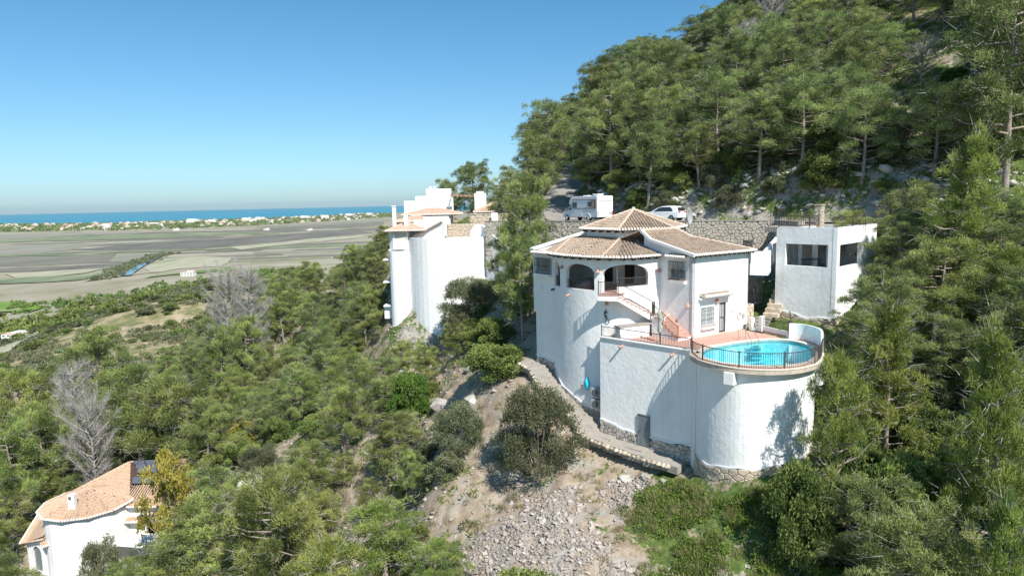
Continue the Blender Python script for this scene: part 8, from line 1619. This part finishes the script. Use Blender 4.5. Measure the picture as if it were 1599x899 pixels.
# boulders that stand out, each a thing
BO = [(-3.6, 55.5, .85, 'pale boulder on the bare slope below the dark spreading bush'), (-6.6, 60.5, 1.25, 'grey leaning boulder half way between the two villas'), (-9.8, 62.5, .9, 'grey rock below the tall curved wall'), (-26.5, 65.8, 1.9, 'long grey outcrop rock right of the solar panels'), (-24.5, 64, 1.3, 'grey outcrop rock at the right end of the long outcrop'), (-13.5, 52, 1.3, 'grey jagged rock among dead branches in the gully'), (8.4, 42.6, .45, 'rounded pale boulder just below the path edge'), (7.2, 42.9, .5, 'dark cracked boulder under the path edge'), (9.4, 41.6, .35, 'small pale boulder under the terrace door'), (-5.6, 51.6, .7, 'grey rock at the foot of the grey green bush'), (-12.6, 76.5, 1.4, 'pale rock at the left foot of the tall curved wall'), (-4.2, 62.5, .8, 'flat pale rock in the grass above the bare slope'), (2.2, 33.2, .5, 'whitish rock at the bottom edge of the rubble')]
for bx, by, bs, lab in BO:
    o = link('boulder', rocks_out[random.randrange(5)]); o.location = (bx, by, gz(bx, by) + bs * .15); o.scale = (bs, bs * .8, bs * .8); o.rotation_euler = (random.uniform(-.3, .3), random.uniform(-.3, .3), random.uniform(0, 6)); tag(o, lab, 'boulder', 'boulders on the slopes')
# low leafy cover: many small leaf clumps hugging the ground
def cover(name, x, y, r0, r1, n_per, L_, w_, m, label, cat, seed, up=.5, flat=.8, lift=.0, tri=False):
    z = ground(x, y); r = g.uniform(r0, r1, len(x)); V, F, T = foliage(np.stack([x, y, z + lift, r], 1), n_per, L_, w_, seed, up=up, flat=flat, tri=tri); return tag(link(name, raw_mesh(name, V, F, T, [m])), label, cat, kind='stuff')
cover('bank_scrub', cover_later[0], cover_later[1], .25, .8, 60, .2, .05, M['shrub'], 'weeds and low bushes growing on the rock cutting above the road', 'scrub', 49)
# leafy creeper below the pool tower
def crd(x, y): return green_mask(x, y) * (x < 17) * (seg_d(x, y, BUILT) > 1.6) * (np.clip((fbm(x / 1.6, y / 1.6, 33, 3) - .33) * 5, 0, 1))
x, y = scatter_pts(5000, (4, 17), (30.5, 43), crd); cover('creeper', x, y, .16, .42, 46, .13, .05, M['bright'], 'bright green leafy creeper covering the slope below the pool tower', 'creeper', 41)
x, y = scatter_pts(3400, (5, 17), (31, 43), lambda x, y: crd(x, y) * .6); cover('grass_patches', x, y, .15, .35, 70, .32, .012, M['drygrass'], 'tufts of yellow green grass between the creeper leaves below the pool tower', 'grass', 42, up=1.6, tri=True)
x, y = scatter_pts(7000, (-30, 34), (30, 100), lambda x, y: .85 * (1 - scree_mask(x, y)) * (seg_d(x, y, BUILT) > 1.9) * (seg_d(x, y, ROAD) > 3.6) * (np.hypot(x - 23, y - 50) > 5.5) * np.clip((fbm(x / 3.5, y / 3.5, 51, 3) - .37) * 6, 0, 1)); cover('scrub', x, y, .15, .5, 34, .2, .022, M['olive'], 'low grey green scrub and weeds over the bare slopes', 'scrub', 43, up=.8, tri=True)
x, y = scatter_pts(5000, (-22, 30), (30, 90), lambda x, y: .6 * (1 - scree_mask(x, y)) * (seg_d(x, y, BUILT) > 1.9) * (seg_d(x, y, ROAD) > 3.4) * (np.hypot(x - 23, y - 50) > 5.5) * np.clip((fbm(x / 2.5, y / 2.5, 61, 3) - .38) * 6, 0, 1)); cover('dry_grass', x, y, .12, .36, 40, .34, .012, M['drygrass'], 'dry straw coloured grass tufts on the bare slopes', 'grass', 44, up=1.6, tri=True)
x, y = scatter_pts(9000, (14, 75), (40, 130), lambda x, y: .7 * (seg_d(x, y, ROAD) > 3.6) * (ground(x, y) > 98) * np.clip((fbm(x / 4, y / 4, 71, 3) - .36) * 5, 0, 1)); cover('hill_scrub', x, y, .25, .75, 34, .26, .04, M['shrub'], 'rough green scrub covering the floor of the wooded hill', 'scrub', 45, up=.7, tri=True)
x, y = scatter_pts(6000, (15, 48), (20, 52), lambda x, y: .8 * (ground(x, y) < 96) * (seg_d(x, y, BUILT) > 2.2) * (np.hypot(x - 23.5, y - 50) > 6)); cover('thicket_floor', x, y, .2, .6, 40, .2, .05, M['shrub'], 'dense leafy undergrowth on the slope right of the pool tower', 'undergrowth', 46)
x, y = scatter_pts(7000, (-75, -2), (36, 130), lambda x, y: .7 * (seg_d(x, y, BUILT) > 6) * (np.hypot(x + 44, y - 68) > 8.5) * (1 - scree_mask(x, y)) * np.clip((fbm(x / 5, y / 5, 81, 3) - .33) * 5, 0, 1)); cover('valley_scrub', x, y, .3, .8, 36, .28, .05, M['shrub'], 'rough undergrowth between the valley trees', 'undergrowth', 47, up=.6, tri=True)
PX, PY = 44.9, 75.5
PALM = empty('fan_palm', (PX, PY, gz(PX, PY)), 'low fan palm with stiff leaves on the rocky clearing high above the garage', 'palm')
pr_ = random.Random(9)
for k in range(26):
    a, e_ = k * 2.4, pr_.uniform(.15, 1.35); d = Vector((math.cos(a) * math.cos(e_), math.sin(a) * math.cos(e_), math.sin(e_))); s_ = d.cross(Vector((0, 0, 1))).normalized(); u_ = s_.cross(d); b = MB(); o_ = Vector((PX, PY, gz(PX, PY) + .3)); t0 = o_ + d * .7
    b.beam(o_, t0, .03)
    for j in range(9): f_ = (j - 4) / 4 * 1.2; dd2 = d * math.cos(f_) + s_ * math.sin(f_); b.add([t0 - u_ * .02 - s_ * .03, t0 + s_ * .03, t0 + dd2 * .85], [(0, 1, 2)])
    b.build('frond', M['bright'], PALM)
# ---------------------------------------------------------------- dry hills and plain far off
def far_bush(seed, m): g2 = np.random.default_rng(seed); p = [(g2.normal() * .8, g2.normal() * .8, abs(g2.normal()) * .5 + .6, g2.uniform(.6, 1.0)) for _ in range(9)]; V, F, T = foliage(p, 90, .5, .16, seed, tri=True); return raw_mesh('far_shrub', V, F, T, [m])
FB = [far_bush(91, M['shrub']), far_bush(92, M['olive']), far_bush(93, M['pine3'])]
cnt = 0
for _ in range(6000):
    b_, d = random.uniform(-.78, -.36), random.uniform(190, 660); X, Y = b_ * d, d; q = float(fbm(np.array([X / 26]), np.array([Y / 26]), 95, 3)[0]); zz_ = gz(X, Y)
    if q < .44 or zz_ < 10: continue
    o = link('scrub_bush', FB[random.randrange(3)]); s = random.uniform(.7, 1.6) * (1.0 + d / 900); o.location = (X, Y, zz_ - .2); o.scale = (s * 1.25, s * 1.25, s); o.rotation_euler = (0, 0, random.uniform(0, 6.28)); tag(o, ['leafy green scrub bush on the dry hill in the middle distance', 'grey green scrub bush on the dry hill in the middle distance', 'dark needle leaved bush on the dry hill in the middle distance'][FB.index(o.data)] + (', nearer slope' if d < 300 else ', far slope' if d > 480 else '') + (' at left' if b_ < -.62 else ' at right' if b_ < 0 and b_ > -.47 else ''), 'bush', 'scrub bushes dotting the dry hills'); cnt += 1
    if cnt >= 290: break
pts = []
for _ in range(16000):
    b_, d = random.uniform(-.8, -.3), random.uniform(200, 760); X, Y = b_ * d, d
    pts.append((X, Y))
pts = np.array(pts); q = fbm(pts[:, 0] / 30, pts[:, 1] / 30, 97, 3); zg = ground(pts[:, 0], pts[:, 1]); pts = pts[(q > .47) & (zg > 2)][:5200]
zz = ground(pts[:, 0], pts[:, 1]); V, F, T = foliage(np.stack([pts[:, 0], pts[:, 1], zz + .5, g.uniform(.9, 2.0, len(pts))], 1), 12, 1.3, .45, 98, tri=True); tag(link('maquis', raw_mesh('maquis', V, F, T, [M['olive']])), 'scattered low scrub growing over the dry hills', 'scrub', kind='stuff')
def belt(name, pts, n, wid, rmin, rmax, m, label, seed):
    P = Path(pts); q = []
    for _ in range(n): s = g.uniform(0, P.L); c = P.at(s) + P.nrm(s) * g.normal() * wid; q.append((c.x, c.y, max(gz(c.x, c.y), 0) + rmin * .4, g.uniform(rmin, rmax)))
    V, F, T = foliage(q, 26, rmax * .8, rmax * .26, seed, tri=True); tag(link(name, raw_mesh(name, V, F, T, [m])), label, 'trees', kind='stuff')
belt('canal_reeds', REEDS, 420, 9, 1.6, 4.2, M['olive'], 'green reeds and bushes lining the straight canal', 101)
belt('lowland_trees', [(-560, 640), (-470, 560), (-330, 560), (-250, 640)], 420, 26, 2.5, 5, M['shrub'], 'dark green trees at the foot of the dry hill', 102)
belt('orchard_trees', [(-520, 700), (-430, 760), (-380, 900), (-360, 1080)], 420, 34, 2.0, 4, M['shrub'], 'bright green orchard rows beyond the dry hill', 103)
belt('orchard_trees', [(-480, 505), (-410, 470), (-345, 430)], 300, 22, 1.5, 3, M['shrub'], 'green crops beside the small white house on the plain', 104)
# ---------------------------------------------------------------- the town along the coast
HM = [mat('far_white_wall', [(.74, .73, .70)], 1, .9), mat('far_cream_wall', [(.60, .52, .42)], 1, .9), mat('far_pink_wall', [(.52, .42, .36)], 1, .9)]
def far_house(kind, hm):
    b = MB(); b.m = 0
    if kind == 0: b.box((0, 0, 3), (11, 9, 6)); b.m = 1; b.add([(-6, -5, 6), (6, -5, 6), (6, 5, 6), (-6, 5, 6), (-3, 0, 8.2), (3, 0, 8.2)], [(0, 1, 5, 4), (1, 2, 5), (2, 3, 4, 5), (3, 0, 4)])
    elif kind == 1: b.box((0, 0, 3.4), (14, 9, 6.8)); b.box((3, 0, 7.8), (6, 7, 2.4)); b.m = 1; b.box((0, 0, 6.95), (14.5, 9.5, .3))
    else: b.box((0, 0, 8), (30, 13, 16)); b.box((-4, 0, 17), (14, 10, 3)); b.box((9, 0, 16.8), (6, 9, 1.6))
    b.m = 2
    w_, n_, hh = ((11, 3, 1), (14, 4, 2), (30, 9, 5))[kind]
    for i in range(n_):
        for j in range(hh): b.box(((i + .5) * w_ / n_ - w_ / 2, -((9, 9, 13)[kind] / 2) - .03, 2 + j * 3.0), (w_ / n_ * .5, .1, 1.5))
    me = bpy.data.meshes.new('far_house'); me.from_pydata(b.v, [], b.f); me.materials.append(hm); me.materials.append(M['tile_pink']); me.materials.append(M['greydark']); me.polygons.foreach_set('material_index', b.mi); return me
FH = [[far_house(k, h) for h in HM] for k in range(3)]
def coast_xy(u, v):   # u: bearing -0.78..-0.14, v: 0 near edge of town, 1 sea edge
    us = [-.78, -.65, -.557, -.464, -.371, -.277, -.184]; near = [3500, 3467, 3345, 3438, 3785, 4210, 5200]; far = [5900, 5369, 5334, 5700, 5900, 6700, 8000]
    n_, f_ = float(np.interp(u, us, near)), float(np.interp(u, us, far)); d = n_ + (f_ - n_) * v; return u * d, d
for k in range(235):
    u = random.uniform(-.80, -.19); v = random.random() ** .8; X, Y = coast_xy(u, v * .93); kind = 0 if random.random() < .55 else 1; o = link('coastal_house', FH[kind][random.choice((0, 0, 1, 2))]); s = random.uniform(1.2, 2.4); o.location = (X, Y, 0); o.scale = (s, s, s * .9); o.rotation_euler = (0, 0, random.uniform(-.5, .9)); tag(o, 'small pale house among trees in the far coastal town', 'house', 'houses of the far coastal town')
LB = [(-.463, .55, 1.5, 'large white stepped apartment block in the coastal town left of the middle'), (-.435, .5, 1.1, 'second white apartment block right of the large stepped one'), (-.385, .62, 1.2, 'long pale apartment block nearest the middle of the far shore'), (-.365, .6, 1.3, 'wide cream apartment block on the far shore in the middle'), (-.30, .5, 1.3, 'white block on the far shore left of the neighbour villa'), (-.27, .5, 1.2, 'pair of white blocks further right on the far shore'), (-.235, .55, 1.3, 'white domed block near the ridge trees on the far shore'), (-.59, .3, 1.1, 'white block at the left part of the far shore'), (-.52, .4, 1.0, 'lone white block standing forward of the coastal town'), (-.205, .6, 1.1, 'last white block before the ridge trees hide the shore')]
for u, v, s, lab in LB: X, Y = coast_xy(u, v); o = link('apartment_block', FH[2][0]); o.location = (X, Y, 0); o.scale = (s * 1.7, s * 1.5, s * 1.1); tag(o, lab, 'apartment block', 'white apartment blocks on the far shore')
q = []
for _ in range(2600): u = g.uniform(-.82, -.17); v = g.random(); X, Y = coast_xy(u, v); q.append((X, Y, 2.5, g.uniform(5, 13)))
V, F, T = foliage(q, 16, 8, 3.2, 111, tri=True, flat=.7); tag(link('town_trees', raw_mesh('town_trees', V, F, T, [M['pine3']])), 'dark green tree belts between the houses of the coastal town', 'trees', kind='stuff')
for X, Y, s, lab in ((-364, 492, 1.0, 'small white house with pool on the plain at the left edge'), (-1050, 2950, 1.6, 'tiny white farm building in the middle of the marsh fields'), (-820, 2800, 1.5, 'tiny white farm hut right of the other marsh farm building'), (-1560, 3200, 1.8, 'tiny white barn at the inland edge of the coastal town'), (-480, 1010, 1.3, 'small white farmhouse beside the orchard strip')):
    o = link('farmhouse', FH[1][0]); o.location = (X, Y, max(gz(X, Y), 0) - .3); o.scale = (s, s, s * .7); tag(o, lab, 'house')
FP2 = empty('farm_pool', (-352, 470, gz(-352, 470)), 'small blue pool with pale paving by the white house on the plain', 'pool'); zq = gz(-352, 470) + .4
b = MB(); b.box((-352, 470, zq), (26, 14, .5), .15); b.build('paving', M['concrete'], FP2); b = MB(); b.box((-353, 470, zq + .28), (11, 5, .1), .15); b.build('water', mat('far_pool_water', [(.12, .48, .62)], 1, .2), FP2)
for (X, Y, h_, lab) in ((-205, 335, 8, 'wooden utility pole on the lower slope above the dead tree'), (-246, 520, 14, 'pale lattice power pole on the dry hill'), (-395, 560, 9, 'utility pole beside the fields at far left')):
    z0 = gz(X, Y); UP = empty('utility_pole', (X, Y, z0), lab, 'utility pole'); b = MB(); b.tube([(X, Y, z0 - .5), (X, Y, z0 + h_)], [.3, .18], 6); b.build('pole', M['concrete'], UP); b = MB(); b.beam((X - 1.4, Y, z0 + h_ - .6), (X + 1.4, Y, z0 + h_ - .6), .2); b.build('crossarm', M['concrete'], UP)
# ---------------------------------------------------------------- the air over the plain
hz = bpy.data.materials.new('haze_air'); hz.use_nodes = True; t = hz.node_tree
for n_ in list(t.nodes):
    if n_.type != 'OUTPUT_MATERIAL': t.nodes.remove(n_)
pv = t.nodes.new('ShaderNodeVolumePrincipled'); pv.inputs['Color'].default_value = (.80, .94, 1.0, 1); pv.inputs['Density'].default_value = 1.2e-5; pv.inputs['Anisotropy'].default_value = .2
t.links.new(pv.outputs[0], [n_ for n_ in t.nodes if n_.type == 'OUTPUT_MATERIAL'][0].inputs['Volume'])
b = MB(); b.box((0, 0, 145.5), (79000, 79000, 309)); ho = b.build('haze', hz); tag(ho, 'thin pale haze lying over plain, town and sea', 'haze', kind='stuff')
